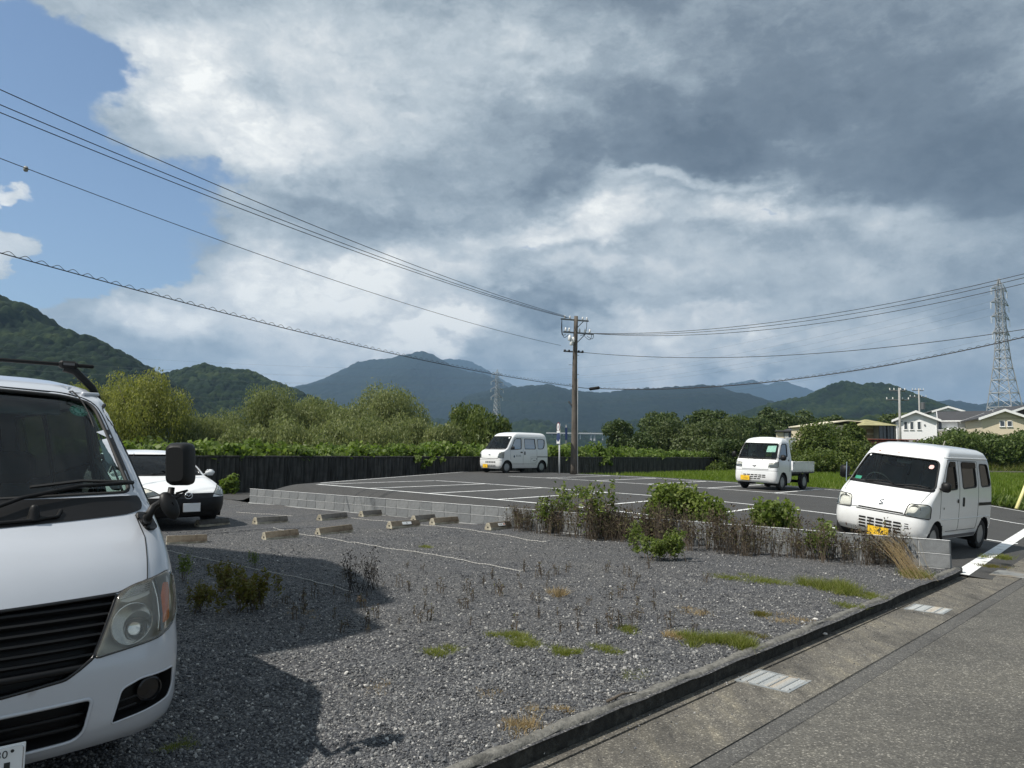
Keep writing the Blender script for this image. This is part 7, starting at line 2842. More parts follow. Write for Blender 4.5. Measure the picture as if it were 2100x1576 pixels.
def tree(name, lab, base, height, width, n, leaf, mat, kind='round', group=None, seed=0, lean=0.0, trunk=.12, depth=None):
    """tapered trunk, limbs that reach into the clumps, crown of leaf faces"""
    r = np.random.default_rng(seed)
    o = empty(name, tuple(base), 0, lab, 'tree', group)
    depth = depth or width
    nb = 28 if kind == 'willow' else 24
    C, R = [], []
    for i in range(nb):
        if kind == 'willow':
            zc = height * (.42 + .46 * r.random())
            rr = width * .5 * (1.0 - .55 * ((zc / height - .35) / .6) ** 2) * math.sqrt(r.random()) * .9
            sz = width * (.105 + .085 * r.random())
            an = r.random() * 2 * pi
            C.append((rr * cos(an) + lean * zc, rr * sin(an) * depth / width, zc))
            R.append((sz, sz, sz * (1.1 + .6 * r.random())))
        else:
            zc = height * (.30 + .56 * r.random())
            q = (zc / height - .52) / .50
            rr = width * .5 * math.sqrt(max(.05, 1 - q * q)) * math.sqrt(r.random()) * .78
            sz = width * (.105 + .09 * r.random())
            an = r.random() * 2 * pi
            C.append((rr * cos(an) + lean * zc, rr * sin(an) * depth / width, zc))
            R.append((sz, sz, sz * (.75 + .3 * r.random())))
    C.append((lean * height, 0, height * .80))
    R.append((width * .2, width * .2, height * .17))
    C.append((lean * height * .5, 0, height * .50))
    R.append((width * .30, depth * .30, height * .26))
    V = leaf_cloud(C, R, n, leaf, .34 if kind == 'willow' else .62, .55 if kind == 'willow' else .1, .62, seed + 1, 1.0, .75)
    parts = [V]
    if kind == 'willow':
        parts.append(leaf_cloud([(c[0], c[1], c[2] - height * .14) for c in C], [(q[0] * 1.0, q[1] * 1.0, q[2] * 1.1) for q in R], n // 3, leaf * 1.25, .22, .85, .6, seed + 2))
    me = cloud_mesh('crown', mat, parts)
    link('crown', me, o)
    m = MB()
    tz = height * (.30 if kind == 'willow' else .34)
    r0 = trunk * height / 6
    m.tube([(0, 0, -.3), (.03 * height * lean * 2, 0, tz * .5), (lean * tz + .05, .02, tz)], [r0 * 1.3, r0, r0 * .8], 8)
    for c in C[:9]:
        c = np.array(c)
        a = np.array([lean * tz, 0, tz * (.8 + .2 * r.random())])
        md = (a + c) / 2 + np.array([0, 0, .04 * height]) + r.normal(size=3) * .02 * height
        m.tube([a, md, c], [r0 * .55, r0 * .34, r0 * .10], 6)
    m.build('trunk', M_BARK, o, smooth=True)
    return o


def tree_px(name, lab, px, ytop, ybase, wpx, Y, n, leaf, mat, kind, seed, group, gz=None, lean=0.0):
    b = at(px, ybase, Y)
    t = at(px, ytop, Y)
    gz = b[2] if gz is None else gz
    return tree(name, lab, (b[0], b[1], gz), t[2] - gz, wpx * Y / FPX, n, leaf, mat, kind, group, seed, lean)


G1 = 'willows along the river behind the dark wall'
wl_ = [
    (205, 795, 170, 74, 'yellow', 'yellow green willow left of the tallest one, mostly behind the foreground van', 1),
    (287, 772, 190, 66, 'yellow', 'tallest yellow green willow rising above the estate car', 2),
    (120, 800, 150, 80, 'yellow', 'yellowish willow seen through the foreground van windscreen', 3),
    (395, 852, 130, 70, 'green', 'low grey green willow right of the tall yellow one', 4),
    (452, 858, 130, 76, 'green', 'small willow in front of the dark gap between the hills', 5),
    (548, 806, 170, 72, 'green', 'broad rounded willow with bare stems showing at its foot', 6),
    (612, 824, 150, 78, 'green', 'willow with feathery pale top just right of the broad rounded one', 7),
    (664, 822, 150, 74, 'green', 'willow in the middle of the row below the long mountain slope', 8),
    (722, 828, 150, 68, 'green', 'willow half way between the broad rounded and the tallest centre willow', 9),
    (800, 806, 180, 74, 'green', 'tallest willow in the centre, darker top under the mountain', 10),
    (850, 862, 130, 66, 'green', 'low willow right of the tallest centre one', 11),
    (758, 860, 150, 58, 'green', 'nearer grey green willow in front of the tallest centre one', 12),
    (905, 878, 110, 62, 'green', 'short willow left of the drooping dark ones', 13),
    (948, 832, 120, 70, 'dark', 'drooping dark willow left of the distant pylon', 14),
    (996, 842, 100, 66, 'dark', 'drooping dark willow at the foot of the distant pylon', 15),
    (600, 876, 150, 56, 'green', 'front willow with grey foliage low over the vines', 16),
    (680, 880, 140, 54, 'green', 'low front willow close to the wall in mid row', 17),
    (500, 882, 120, 56, 'green', 'low front willow over the wall right of the estate car', 18)]
for (px, yt, w, Y, kind, lab, sd) in wl_:
    mat = {'yellow': M_WILLOW2, 'green': M_WILLOW, 'dark': M_BUSH}[kind]
    big = (at(px, yt, Y)[2] + .5) * w * Y / FPX
    tree_px('willow_tree', lab, px, yt, 940, w, Y, int(min(17000, max(6000, big * 260))), .25 if kind != 'dark' else .30, mat, 'willow', 100 + sd, G1, gz=-.3)

G2 = 'dark trees beyond the river wall'
dk = [
    (1268, 856, 90, 78, 1, 'dark egg shaped tree at the left end of the dark group', 1),
    (1318, 884, 90, 74, 1, 'low dark tree right of the egg shaped one'),
    (1362, 843, 120, 92, 1, 'rounded dark tree with a flat top in the middle of the group'),
    (1385, 858, 130, 76, 2, 'paler evergreen with layered grey green clumps'),
    (1445, 836, 110, 95, 1, 'tall pointed dark tree right of the rounded one'),
    (1478, 858, 150, 72, 2, 'large nearer evergreen with reddish tips left of the truck cab'),
    (1510, 848, 100, 92, 1, 'dark tree behind the layered evergreen'),
    (1440, 895, 130, 62, 2, 'low bushy dark tree above the end of the wall'),
    (1500, 900, 110, 58, 1, 'black green tree directly left of the truck'),
    (1560, 850, 110, 110, 1, 'dark tree left of the small beige house'),
    (1577, 831, 70, 120, 1, 'slim tall tree standing above the small beige house'),
    (1612, 844, 120, 120, 1, 'broad dark tree behind the small beige house'),
    (1665, 852, 100, 125, 1, 'dark tree right of the broad one behind the beige house'),
    (1718, 850, 90, 120, 1, 'tree top showing above the long beige roof'),
    (1845, 845, 110, 135, 1, 'tree top between the mossy roof and the white house'),
    (1750, 862, 50, 66, 3, 'cone shaped evergreen shrub tree in front of the beige house')]
for q, t in enumerate(dk):
    px, yt, w, Y, kind, lab = t[:6]
    mat = {1: M_DARKLEAF, 2: M_DARKLEAF2, 3: M_BUSH}[kind]
    big = (at(px, yt, Y)[2] + .5) * w * Y / FPX
    tree_px('evergreen_tree', lab, px, yt, 945, w, Y, int(min(15000, max(5000, big * 190))), .27 * Y / 80, mat, 'round', 300 + q, G2, gz=-.2)


def shrub(name, lab, c, size, n, leaf, mat, seed, group=None, cat='shrub', stems=True, clumps=9, droop=.1, aspect=.6):
    r = np.random.default_rng(seed)
    o = empty(name, tuple(c), 0, lab, cat, group)
    w, d, h = size
    C, R = [], []
    for i in range(clumps):
        an = r.random() * 2 * pi
        q = math.sqrt(r.random()) * .62
        z_ = h * (.28 + .46 * r.random())
        k = .24 + .12 * r.random()
        C.append((w / 2 * q * cos(an), d / 2 * q * sin(an), z_))
        R.append((w * k, d * k, h * (.24 + .10 * r.random())))
    C.append((0, 0, h * .40))
    R.append((w * .40, d * .40, h * .36))
    link('foliage', cloud_mesh('foliage', mat, [leaf_cloud(C, R, n, leaf, aspect, droop, .5, seed + 1)]), o)
    if stems:
        m = MB()
        for c_ in C[:7]:
            m.tube([(r.normal(0, .04 * w), r.normal(0, .04 * w), -.1), np.array(c_) * (.5, .5, .5) + r.normal(size=3) * .03 * h, c_], [.02 * h + .004, .014 * h, .004 * h], 5)
        m.build('stem', M_BARK, o, smooth=True)
    return o


def shrub_px(name, lab, px, ytop, ybase, wpx, Y, n, leaf, mat, seed, group=None, gz=None, deep=.8, **k):
    b = at(px, ybase, Y)
    t = at(px, ytop, Y)
    z0 = b[2] if gz is None else gz
    w = wpx * Y / FPX
    return shrub(name, lab, (b[0], b[1], z0), (w, w * deep, (t[2] - z0) * 1.12), n, leaf, mat, seed, group, **k)


# bushes and hedges right of the lot
G3 = 'bushes at the edge of the meadow'
for (px, yt, yb, w, Y, n, lab) in (
        (1665, 874, 955, 110, 56, 9000, 'big olive green bush right of the truck'),
        (1722, 878, 955, 120, 60, 9000, 'big rounded bush between the olive bush and the right kei van'),
        (1770, 905, 955, 80, 64, 4500, 'lower dark bush in front of the rusty shed'),
        (1690, 925, 965, 150, 52, 5000, 'low scrub growing at the foot of the big bushes'),
        (1468, 950, 968, 36, 56, 1500, 'brownish dry bush at the end of the dark wall'),
        (1600, 942, 970, 90, 54, 2500, 'low light green scrub behind the truck bed')):
    shrub_px('bush', lab, px, yt, yb, w, Y, n, .20, M_BUSH, int(px), G3, gz=-.2)
hd = empty('hedge', tuple(at(2000, 935, 66)), 0, 'long dense dark green hedge on the bank at the right edge', 'hedge')
o_ = np.array(at(2000, 935, 66))
C, R = [], []
r9 = np.random.default_rng(55)
for k in range(46):
    px = 1895 + 330 * r9.random()
    yt = np.interp(px, [1890, 1930, 1985, 2050, 2100, 2230], [915, 893, 866, 872, 884, 880])
    py = yt + 12 + (938 - yt - 14) * r9.random()
    c = at(px, py, 62 + 6 * r9.random()) - o_
    C.append(c)
    R.append((1.1 + .5 * r9.random(), 1.2, .75 + .3 * r9.random()))
link('foliage', cloud_mesh('foliage', M_HEDGE, [leaf_cloud(C, R, 30000, .24, .6, .1, .45, 77)]), hd)

# vines and undergrowth that spill over the river wall
def wall_pt(x, back, z_):
    p = FW0 + FWU * x - FWN * back
    return (p[0], p[1], z_)


C, R = [], []
r9 = np.random.default_rng(91)
for k in range(330):
    x = -9 + 53 * r9.random()
    hgt = np.interp(x, [-9, 0, 8, 11, 14, 18, 24, 30, 36, 44], [.75, .62, .58, 1.15, .6, 1.0, 1.05, .9, .55, .35]) * (.30 + .45 * r9.random())
    z_ = 1.24 + hgt * r9.random() * .85
    C.append(wall_pt(x, .35 + 1.4 * r9.random(), z_))
    R.append((.42 + .22 * r9.random(), .42, .26 + .16 * r9.random()))
for k in range(20):
    x = np.choose(r9.integers(0, 4), [9.0, 9.3, -3.0, 24.5]) + r9.normal(0, .5)
    C.append(wall_pt(x, -.10, 1.27 - .42 * r9.random() ** 1.5))
    R.append((.2, .12, .14))
v_ = link('vines', cloud_mesh('vines', M_KUDZU, [leaf_cloud(C, R, 42000, .19, .75, .25, .4, 92)]))
tag(v_, 'bright green kudzu vines heaped along the top of the dark river wall', 'vines', kind='stuff')
C, R = [], []
for k in range(160):
    x = -9 + 56 * r9.random()
    C.append(wall_pt(x, 3 + 9 * r9.random(), .3 + 1.0 * r9.random()))
    R.append((1.1, 1.1, .5 + .3 * r9.random()))
tag(link('undergrowth', cloud_mesh('undergrowth', M_BUSH, [leaf_cloud(C, R, 26000, .28, .6, .2, .4, 93)])), 'rough green undergrowth between the river wall and the willows', 'undergrowth', kind='stuff')
for q, (px, yt, yb, w, lab) in enumerate(((478, 972, 1010, 30, 'small green shrub growing at the foot of the dark wall by the estate car'), (462, 985, 1012, 22, 'tiny shrub at the foot of the dark wall behind the estate car'))):
    shrub_px('shrub', lab, px, yt, yb, w, 25.5, 420, .13, M_KUDZU, 500 + q, 'shrubs at the foot of the dark wall', gz=-.02, clumps=6)


# ------------------------------------------------------------------ meadow beyond the lot
def field_z(x, y):
    s, t = xy2st(x, y)
    b = np.clip((y - 61.5 + .10 * (x - 30)) / 1.2, 0, 1) * np.clip((x - 20) / 6, 0, 1)
    return .20 + .05 * fbm(np.asarray(x) * .2, np.asarray(y) * .2, 3, 21) + b * (.50 + .10 * np.clip(y - 63, 0, 12))


fx_, fy_ = np.meshgrid(np.linspace(-4, 60, 130), np.linspace(14, 84, 120), indexing='ij')
fs, ft = xy2st(fx_, fy_)
zf = field_z(fx_, fy_)
zf = np.where(ft < 17.6, np.minimum(zf, lot_z(np.clip(fs, -8, 30), 16.9) - .22), zf)
zf = np.where((fs > 21.0) | (ft < 16.7), -.58, zf)
tag(MB().grid(np.stack([fx_, fy_, zf], -1)).build('meadow', M_FIELD, smooth=True), kind='structure')
M_GRASS = leaf_mat('grass_blades', [(.075, .125, .012), (.110, .170, .018), (.15, .21, .03), (.20, .24, .06)], .5, .5)


def blades(n, xyf, h, w, seed, lean=.35):
    r = np.random.default_rng(seed)
    x, y, z_ = xyf(r, n)
    n = len(x)
    H = h * (.55 + .8 * r.random(n))
    an = r.random(n) * 2 * pi
    dx_, dy_ = np.cos(an), np.sin(an)
    wv_ = w * (.6 + .8 * r.random(n))
    tip = np.stack([x + lean * H * r.normal(size=n), y + lean * H * r.normal(size=n), z_ + H], 1)
    a = np.stack([x - dx_ * wv_, y - dy_ * wv_, z_ - .02], 1)
    b = np.stack([x + dx_ * wv_, y + dy_ * wv_, z_ - .02], 1)
    V = np.stack([a, b, tip], 1).reshape(-1, 3)
    return V, np.arange(3 * n).reshape(n, 3), r.random(n)


def meadow_pts(r, n):
    # denser towards the camera; only outside the lot
    y = 20 + 46 * r.random(n * 3) ** 1.3
    x = -2 + r.random(n * 3) * (8 + y * .80)
    s, t = xy2st(x, y)
    k = (t > 16.75) & (s < 20.3) & (x < y * .74 + 2)
    x, y = x[k][:n], y[k][:n]
    s, t = xy2st(x, y)
    z_ = field_z(x, y)
    z_ = np.where(t < 17.6, np.minimum(z_, lot_z(s, 16.9) - .2), z_)
    return x, y, z_


V, Q, Rn = blades(90000, meadow_pts, .27, .035, 5)
tag(link('meadow_grass', np_mesh('meadow_grass', V, Q, M_GRASS, k=3, attrs={'rnd': ('FACE', Rn)})), 'bright green grass of the meadow behind the car park', 'grass', kind='stuff')
# ditch wall that shows as a dark band in the meadow at the right
p0, p1 = at(1735, 968, 60.0), at(2260, 970, 57.0)
dw = MB()
dd = (p1 - p0)
ang = math.atan2(dd[1], dd[0])
dw.bbox((p0 + p1) / 2 + np.array([0, .1, -.15]), (float(np.hypot(dd[0], dd[1])), .3, .55), .03, rz=ang)
tag(dw.build('ditch_wall', simple('ditch_concrete', (.09, .085, .075), .9, var=.3), None), 'low dark concrete ditch edge crossing the meadow at the right', 'ditch edge')
# rough bank below the hedge
def bank_pts(r, n):
    x = 24 + 34 * r.random(n)
    y = 60 + 12 * r.random(n)
    return x, y, field_z(x, y)


M_BANKG = leaf_mat('bank_grass', [(.055, .080, .015), (.085, .115, .022), (.12, .14, .03), (.16, .15, .06)], .4, .5)
V, Q, Rn = blades(30000, bank_pts, .5, .05, 6, .5)
tag(link('bank_grass', np_mesh('bank_grass', V, Q, M_BANKG, k=3, attrs={'rnd': ('FACE', Rn)})), 'rough grass on the bank below the hedge', 'grass', kind='stuff')
# leafy verge between lot and meadow at the far right
def verge_pts(r, n):
    s = -3 + 6 * r.random(n)
    t = 16.6 + 1.5 * r.random(n)
    x, y = st2xy(s, t)
    return x, y, lot_z(s, np.minimum(t, 17)) - .05


V, Q, Rn = blades(5000, verge_pts, .35, .05, 7, .6)
tag(link('verge_weeds', np_mesh('verge_weeds', V, Q, M_KUDZU, k=3, attrs={'rnd': ('FACE', Rn)})), 'leafy weeds on the verge at the right end of the lot', 'weeds', kind='stuff')

# ------------------------------------------------------------------ loose stones on the gravel (instances on points)
M_PEB = None


def pebble_mat():
    m, nt, b = new_mat('pebble')
    oi = nd(nt, 'ShaderNodeObjectInfo')
    col = ramp_node(nt, oi.outputs['Random'], [(0, (.034, .036, .041)), (.3, (.070, .073, .080)), (.6, (.115, .118, .122)), (.84, (.185, .186, .182)), (.95, (.30, .296, .284)), (1, (.50, .485, .455))])
    tc = nd(nt, 'ShaderNodeTexCoord').outputs['Object']
    n1 = noise_node(nt, 2.5, 5, .6, tc)
    t = ramp_node(nt, n1.outputs['Fac'], [(.3, (.75, .75, .75)), (.7, (1.2, 1.2, 1.2))])
    nt.links.new(mixc(nt, 1, col, t, 'MULTIPLY'), b.inputs['Base Color'])
    b.inputs['Roughness'].default_value = .85
    return m


M_PEB = pebble_mat()
pcol = bpy.data.collections.new('pebble_shapes')
import bmesh
for k in range(6):
    bm = bmesh.new()
    bmesh.ops.create_icosphere(bm, subdivisions=1, radius=1.0)
    for v in bm.verts:
        v.co *= float(1 + rng.normal(0, .16))
        v.co.z *= .68
        v.co.y *= .85
    me = bpy.data.meshes.new('pebble')
    bm.to_mesh(me)
    bm.free()
    me.materials.append(M_PEB)
    pcol.objects.link(bpy.data.objects.new('pebble', me))
N = 260000
rr_ = 2.3 * np.exp(rng.random(N) * math.log(15.5 / 2.3))
bb_ = radians(78) * (rng.random(N) - .5)
px_, py_ = rr_ * np.sin(bb_), rr_ * np.cos(bb_)
un = np.stack([px_ - K0[0], py_ - K0[1]], 1)
kn = un @ KN
ps, pt_ = xy2st(px_, py_)
ok = (kn < -.075) & (pt_ < -.03)
px_, py_ = px_[ok], py_[ok]
sz = (.0046 + .0072 * rng.random(len(px_)) ** 2.4 + .010 * (rng.random(len(px_)) > .978)) * np.interp(np.hypot(px_, py_), [2, 16], [.95, .95])
sz *= .75 + .5 * vnoise(px_ * .9, py_ * .9, 15)
zp = gravel_z(px_, py_) + sz * .22
# a spill of small stones on the gutter
ns = 900
uu = rng.random(ns) * (KEND + 3) - 1
nn = .02 + .55 * rng.random(ns) ** 2.4
gx2, gy2 = kp(uu, nn)
px_ = np.concatenate([px_, gx2])
py_ = np.concatenate([py_, gy2])
zp = np.concatenate([zp, road_z(uu) - .002])
sz = np.concatenate([sz, .003 + .006 * rng.random(ns) ** 3])
pm_ = bpy.data.meshes.new('gravel_stones')
pm_.vertices.add(len(px_))
pm_.vertices.foreach_set('co', np.stack([px_, py_, zp], 1).astype(np.float32).ravel())
a_ = pm_.attributes.new('size', 'FLOAT', 'POINT')
a_.data.foreach_set('value', sz.astype(np.float32))
a_ = pm_.attributes.new('turn', 'FLOAT_VECTOR', 'POINT')
a_.data.foreach_set('vector', np.stack([rng.normal(0, .5, len(px_)), rng.normal(0, .5, len(px_)), rng.random(len(px_)) * 6.28], 1).astype(np.float32).ravel())
go = link('gravel_stones', pm_)
tag(go, 'loose dark and pale gravel stones of the parking area', 'gravel', kind='stuff')
ng = bpy.data.node_groups.new('stones', 'GeometryNodeTree')
ng.interface.new_socket('Geometry', in_out='INPUT', socket_type='NodeSocketGeometry')
ng.interface.new_socket('Geometry', in_out='OUTPUT', socket_type='NodeSocketGeometry')
gi, gout = ng.nodes.new('NodeGroupInput'), ng.nodes.new('NodeGroupOutput')
ip = ng.nodes.new('GeometryNodeInstanceOnPoints')
ci = ng.nodes.new('GeometryNodeCollectionInfo')
ci.inputs['Collection'].default_value = pcol
ci.inputs['Separate Children'].default_value = True
ci.inputs['Reset Children'].default_value = True
na = ng.nodes.new('GeometryNodeInputNamedAttribute')
na.data_type = 'FLOAT'
na.inputs['Name'].default_value = 'size'
nr = ng.nodes.new('GeometryNodeInputNamedAttribute')
nr.data_type = 'FLOAT_VECTOR'
nr.inputs['Name'].default_value = 'turn'
L = ng.links.new
L(gi.outputs[0], ip.inputs['Points'])
L(ci.outputs[0], ip.inputs['Instance'])
ip.inputs['Pick Instance'].default_value = True
L(nr.outputs['Attribute'], ip.inputs['Rotation'])
L(na.outputs['Attribute'], ip.inputs['Scale'])
L(ip.outputs[0], gout.inputs[0])
md = go.modifiers.new('stones', 'NODES')
md.node_group = ng

# a few bigger pale stones lying in the gutter
sm_ = pcol.objects[0].data
M_PALE = simple('pale_stone', (.62, .60, .56), .85, var=.15)
for (px, py, r_, lab) in ((1671, 1291, .022, 'white stone on the kerb edge between the two grates'), (1691, 1302, .019, 'white stone lying in the gutter just below the one on the kerb edge'), (1109, 1546, .018, 'white pebble in the gutter close to the camera')):
    p = unp(px, py, -.09)
    me = sm_.copy()
    me.materials.clear()
    me.materials.append(M_PALE)
    o = link('stone', me, None, (p[0], p[1], p[2] + r_ * .4 + (.085 if px == 1671 else 0)))
    o.scale = (r_ * 1.2, r_, r_ * .9)
    tag(o, lab, 'stone', 'white stones at the kerb')
# twig on the kerb
a, b = unp(1245, 1439, .02), unp(1305, 1419, .02)
tag(MB().tube([a, (a + b) / 2 + (0, 0, .015), b], [.010, .008, .004], 6).build('twig', M_BARK, None, smooth=True), 'dark bent twig lying along the kerb top', 'twig')

# ------------------------------------------------------------------ weeds
M_DRY = leaf_mat('dry_weed', [(.036, .025, .019), (.068, .048, .033), (.10, .080, .045), (.11, .12, .045)], .25, .8)
M_STALK = simple('dry_stalk', (.085, .066, .046), .9, var=.5, scale=40)
M_STRAW = leaf_mat('straw', [(.20, .15, .075), (.30, .23, .12), (.40, .32, .18), (.26, .17, .09)], .3, .7)
M_WEEDG = leaf_mat('weed_leaves', [(.050, .075, .014), (.090, .130, .024), (.135, .180, .038), (.20, .235, .07)], .42)
M_WEEDY = leaf_mat('yellowing_weed', [(.075, .075, .014), (.115, .115, .022), (.15, .14, .035), (.12, .075, .03)], .4)
M_MAT = leaf_mat('mat_grass', [(.075, .095, .016), (.125, .155, .028), (.18, .205, .045), (.27, .26, .10)], .45)


def weed_mesh(seed, h, spread, stems, leaves, lsize, mats, top=.25):
    """stalks with small leaves: stalks and leaves in one mesh, two materials"""
    r = np.random.default_rng(seed)
    m = MB()
    V, Q, R = [], [], []
    tips = []
    for k in range(stems):
        an = r.random() * 2 * pi
        b = np.array([r.normal(0, spread * .3), r.normal(0, spread * .3), -.02])
        H = h * (.55 + .5 * r.random())
        t = b + np.array([cos(an) * spread * r.random(), sin(an) * spread * r.random(), H])
        mid = (b + t) / 2 + r.normal(size=3) * .03 * h
        m.tube([b, mid, t], [.0042, .0034, .0018], 3, cap=False)
        nb = 3
        for q in range(nb):
            f = .35 + .6 * r.random()
            p = b + (t - b) * f
            e = p + np.array([r.normal(), r.normal(), 1.2 * abs(r.normal())]) * .10 * h
            m.tube([p, e], [.0024, .0014], 3, cap=False)
            tips += [e]
        tips += [t, b + (t - b) * .8, b + (t - b) * .6]
    nst = len(m.f)
    tips = np.array(tips)
    k = r.integers(0, len(tips), leaves)
    c = tips[k] + r.normal(size=(leaves, 3)) * .025 * np.array([1, 1, 1.6]) * (h / .5)
    ax = r.normal(size=(leaves, 3)) + (0, 0, .4)
    ax /= np.linalg.norm(ax, axis=1)[:, None]
    sd = np.cross(ax, r.normal(size=(leaves, 3)))
    sd /= np.linalg.norm(sd, axis=1)[:, None]
    L_ = lsize * (.5 + r.random(leaves))[:, None]
    V = np.stack([c - ax * L_ / 2, c + sd * L_ * .22, c + ax * L_ / 2, c - sd * L_ * .22], 1).reshape(-1, 3)
    n0 = m.n
    m.add(V, [tuple(4 * i + j for j in range(4)) for i in range(leaves)])
    me = m.mesh('weed', list(mats))
    me.polygons.foreach_set('material_index', np.array([0] * nst + [1] * leaves, np.int32))
    a = me.attributes.new('rnd', 'FLOAT', 'FACE')
    a.data.foreach_set('value', np.concatenate([np.full(nst, .4), r.random(leaves)]).astype(np.float32))
    return me


def put(me, name, x, y, z, s=1.0, rz=None, lab=None, cat='weed', group=None, sx=1.0):
    o = link(name, me, None, (float(x), float(y), float(z)))
    o.rotation_euler = (0, 0, float(rng.random() * 6.28) if rz is None else rz)
    o.scale = (s * sx, s, s)
    return tag(o, lab, cat, group)


dry = [weed_mesh(900 + k, .60, .14, 7, 80, .040, (M_STALK, M_DRY)) for k in range(7)]
mound = [weed_mesh(940 + k, .36, .26, 14, 1300, .045, (M_STALK, M_WEEDG)) for k in range(2)]
mix = [weed_mesh(930 + k, .62, .15, 10, 420, .055, (M_STALK, M_WEEDG)) for k in range(3)]
grn = [weed_mesh(950 + k, .55, .22, 9, 650, .055, (M_STALK, M_WEEDG)) for k in range(3)]
bushy = [weed_mesh(990 + k, .50, .26, 11, 1100, .050, (M_STALK, M_WEEDY)) for k in range(2)]
blackw = [weed_mesh(995 + k, .50, .24, 16, 240, .035, (simple('black_stalk', (.022, .018, .015), .9), simple('black_leaf', (.02, .017, .014), .9))) for k in range(2)]
stub = [weed_mesh(970 + k, .16, .05, 3, 26, .022, (M_STALK, M_DRY)) for k in range(4)]
LABD = 'dry brown weed standing along the foot of the grey block wall'
for k in range(270):
    s = .5 + 7.5 * rng.random()
    dens = np.interp(s, [.4, 1.2, 2.2, 3.5, 6.0, 7.0, 8.0], [.45, .75, .65, .9, 1, .7, .35]) * (.25 + 1.3 * vnoise(np.array([s * 1.6]), np.array([.5]), 5)[0])
    if rng.random() > dens:
        continue
    off = -.06 - .85 * rng.random() ** 1.5 * np.interp(s, [.4, 2, 4, 8], [.5, .8, 1, .6])
    x, y = st2xy(s, off)
    put(dry[int(rng.integers(0, 7))], 'dry_weed', x, y, gravel_z(x, y), (.55 + .75 * rng.random()) * np.interp(s, [.4, 4, 6, 8], [.85, 1.0, 1.15, .85]), lab=LABD, group='dry weeds along the block wall')
# named bigger plants: (px, py base, height px, mesh kind, label)
named = [(1078, 1072, 36, dry, 'dark dried weed at the left end of the weed strip beside the labelled wheel stop'),
         (1110, 1092, 66, mix, 'brown weed with a few green leaves, first tall one from the left end'),
         (1160, 1090, 80, mix, 'second tall weed from the left with green tips'),
         (1222, 1105, 104, mix, 'tallest green topped weed in the strip along the block wall'),
         (1190, 1060, 55, grn, 'green leafy weed behind the tallest one by the wall'),
         (1335, 1148, 44, mound, 'green mound with straw coloured top in front of the dry weeds, left half'),
         (1374, 1151, 46, mound, 'green mound with straw coloured top in front of the dry weeds, right half'),
         (1300, 1130, 55, mix, 'orange tinged weed left of the green mound'),
         (1605, 1125, 66, mix, 'yellow green weed leaning on the wall right of the middle'),
         (1680, 1150, 58, grn, 'leafy green weed close to the front of the right kei van'),
         (1640, 1120, 50, grn, 'small leafy weed against the wall left of the van plate'),
         (730, 1214, 66, blackw, 'dead black weed clump at the edge of the big shadow'),
         (764, 1208, 46, blackw, 'small dead twigs beside the black weed clump'),
         (460, 1222, 62, bushy, 'yellowish weed standing in the shadow near the van headlamp'),
         (508, 1254, 72, bushy, 'bushy yellow green weed in the shadow right of the van'),
         (535, 1248, 56, bushy, 'right half of the bushy weed in the shadow'),
         (403, 1258, 48, bushy, 'low yellow weed in the shadow next to the van indicator'),
         (372, 1196, 50, mix, 'weed in the shadow behind the van headlamp'),
         (520, 1165, 30, mix, 'small weed by the rope in the shadow'),
         (1150, 1236, 30, dry, 'small tan dead tuft on the open gravel'),
         (1298, 1292, 36, dry, 'reddish dead weed on the open gravel above a green mat')]
for (px, py, hp, kind, lab) in named:
    p = unp(px, py, .0)
    H = hp * p[1] / FPX
    base = {id(dry): .60, id(mix): .62, id(grn): .55, id(bushy): .50, id(blackw): .50, id(mound): .36}[id(kind)]
    put(kind[px % len(kind)], 'weed', p[0], p[1], gravel_z(p[0], p[1]), H / base * 1.12, lab=lab, group='weeds on the gravel', sx=1.15)
# bushes on the lot side of the wall
for (px, pyb, pyt, w, n, lab) in ((1400, 1052, 994, 120, 3600, 'broad leafy green bush behind the block wall right of centre'), (1455, 1062, 1020, 80, 1700, 'lower right lobe of the leafy bush behind the block wall'), (1348, 1050, 1000, 50, 1100, 'thin leafy shoots at the left side of the bush behind the block wall'),
                                  (1595, 1078, 1030, 95, 2300, 'smaller leafy bush behind the block wall left of the right kei van'), (1558, 1072, 1024, 30, 500, 'single leafy shoot just left of the smaller bush'), (1692, 1090, 1066, 26, 300, 'little leafy sprig behind the wall close to the van bumper')):
    p = unp(px, pyb, .3)
    s, t = xy2st(p[0], p[1])
    x, y = st2xy(float(s), .42)
    dist = float(np.hypot(x, y))
    zb = float(lot_z(float(s), .42))
    d = ray(px, pyb)
    # stand it on the line of sight just behind the wall
    pr = np.array([d[0], d[1]])
    q = ((WR[0] + TN[0] * .45) * SV[1] - (WR[1] + TN[1] * .45) * SV[0]) / (pr[0] * SV[1] - pr[1] * SV[0])
    x, y = pr * q
    s, t = xy2st(x, y)
    zb = float(lot_z(s, t))
    ht = float(at(px, pyt, y)[2]) - zb
    shrub('bush', lab, (x, y, zb), (w * y / FPX, .55, ht * 1.08), int(n * .62), .085, M_WEEDG, int(px), 'bushes behind the block wall', 'bush', clumps=15)
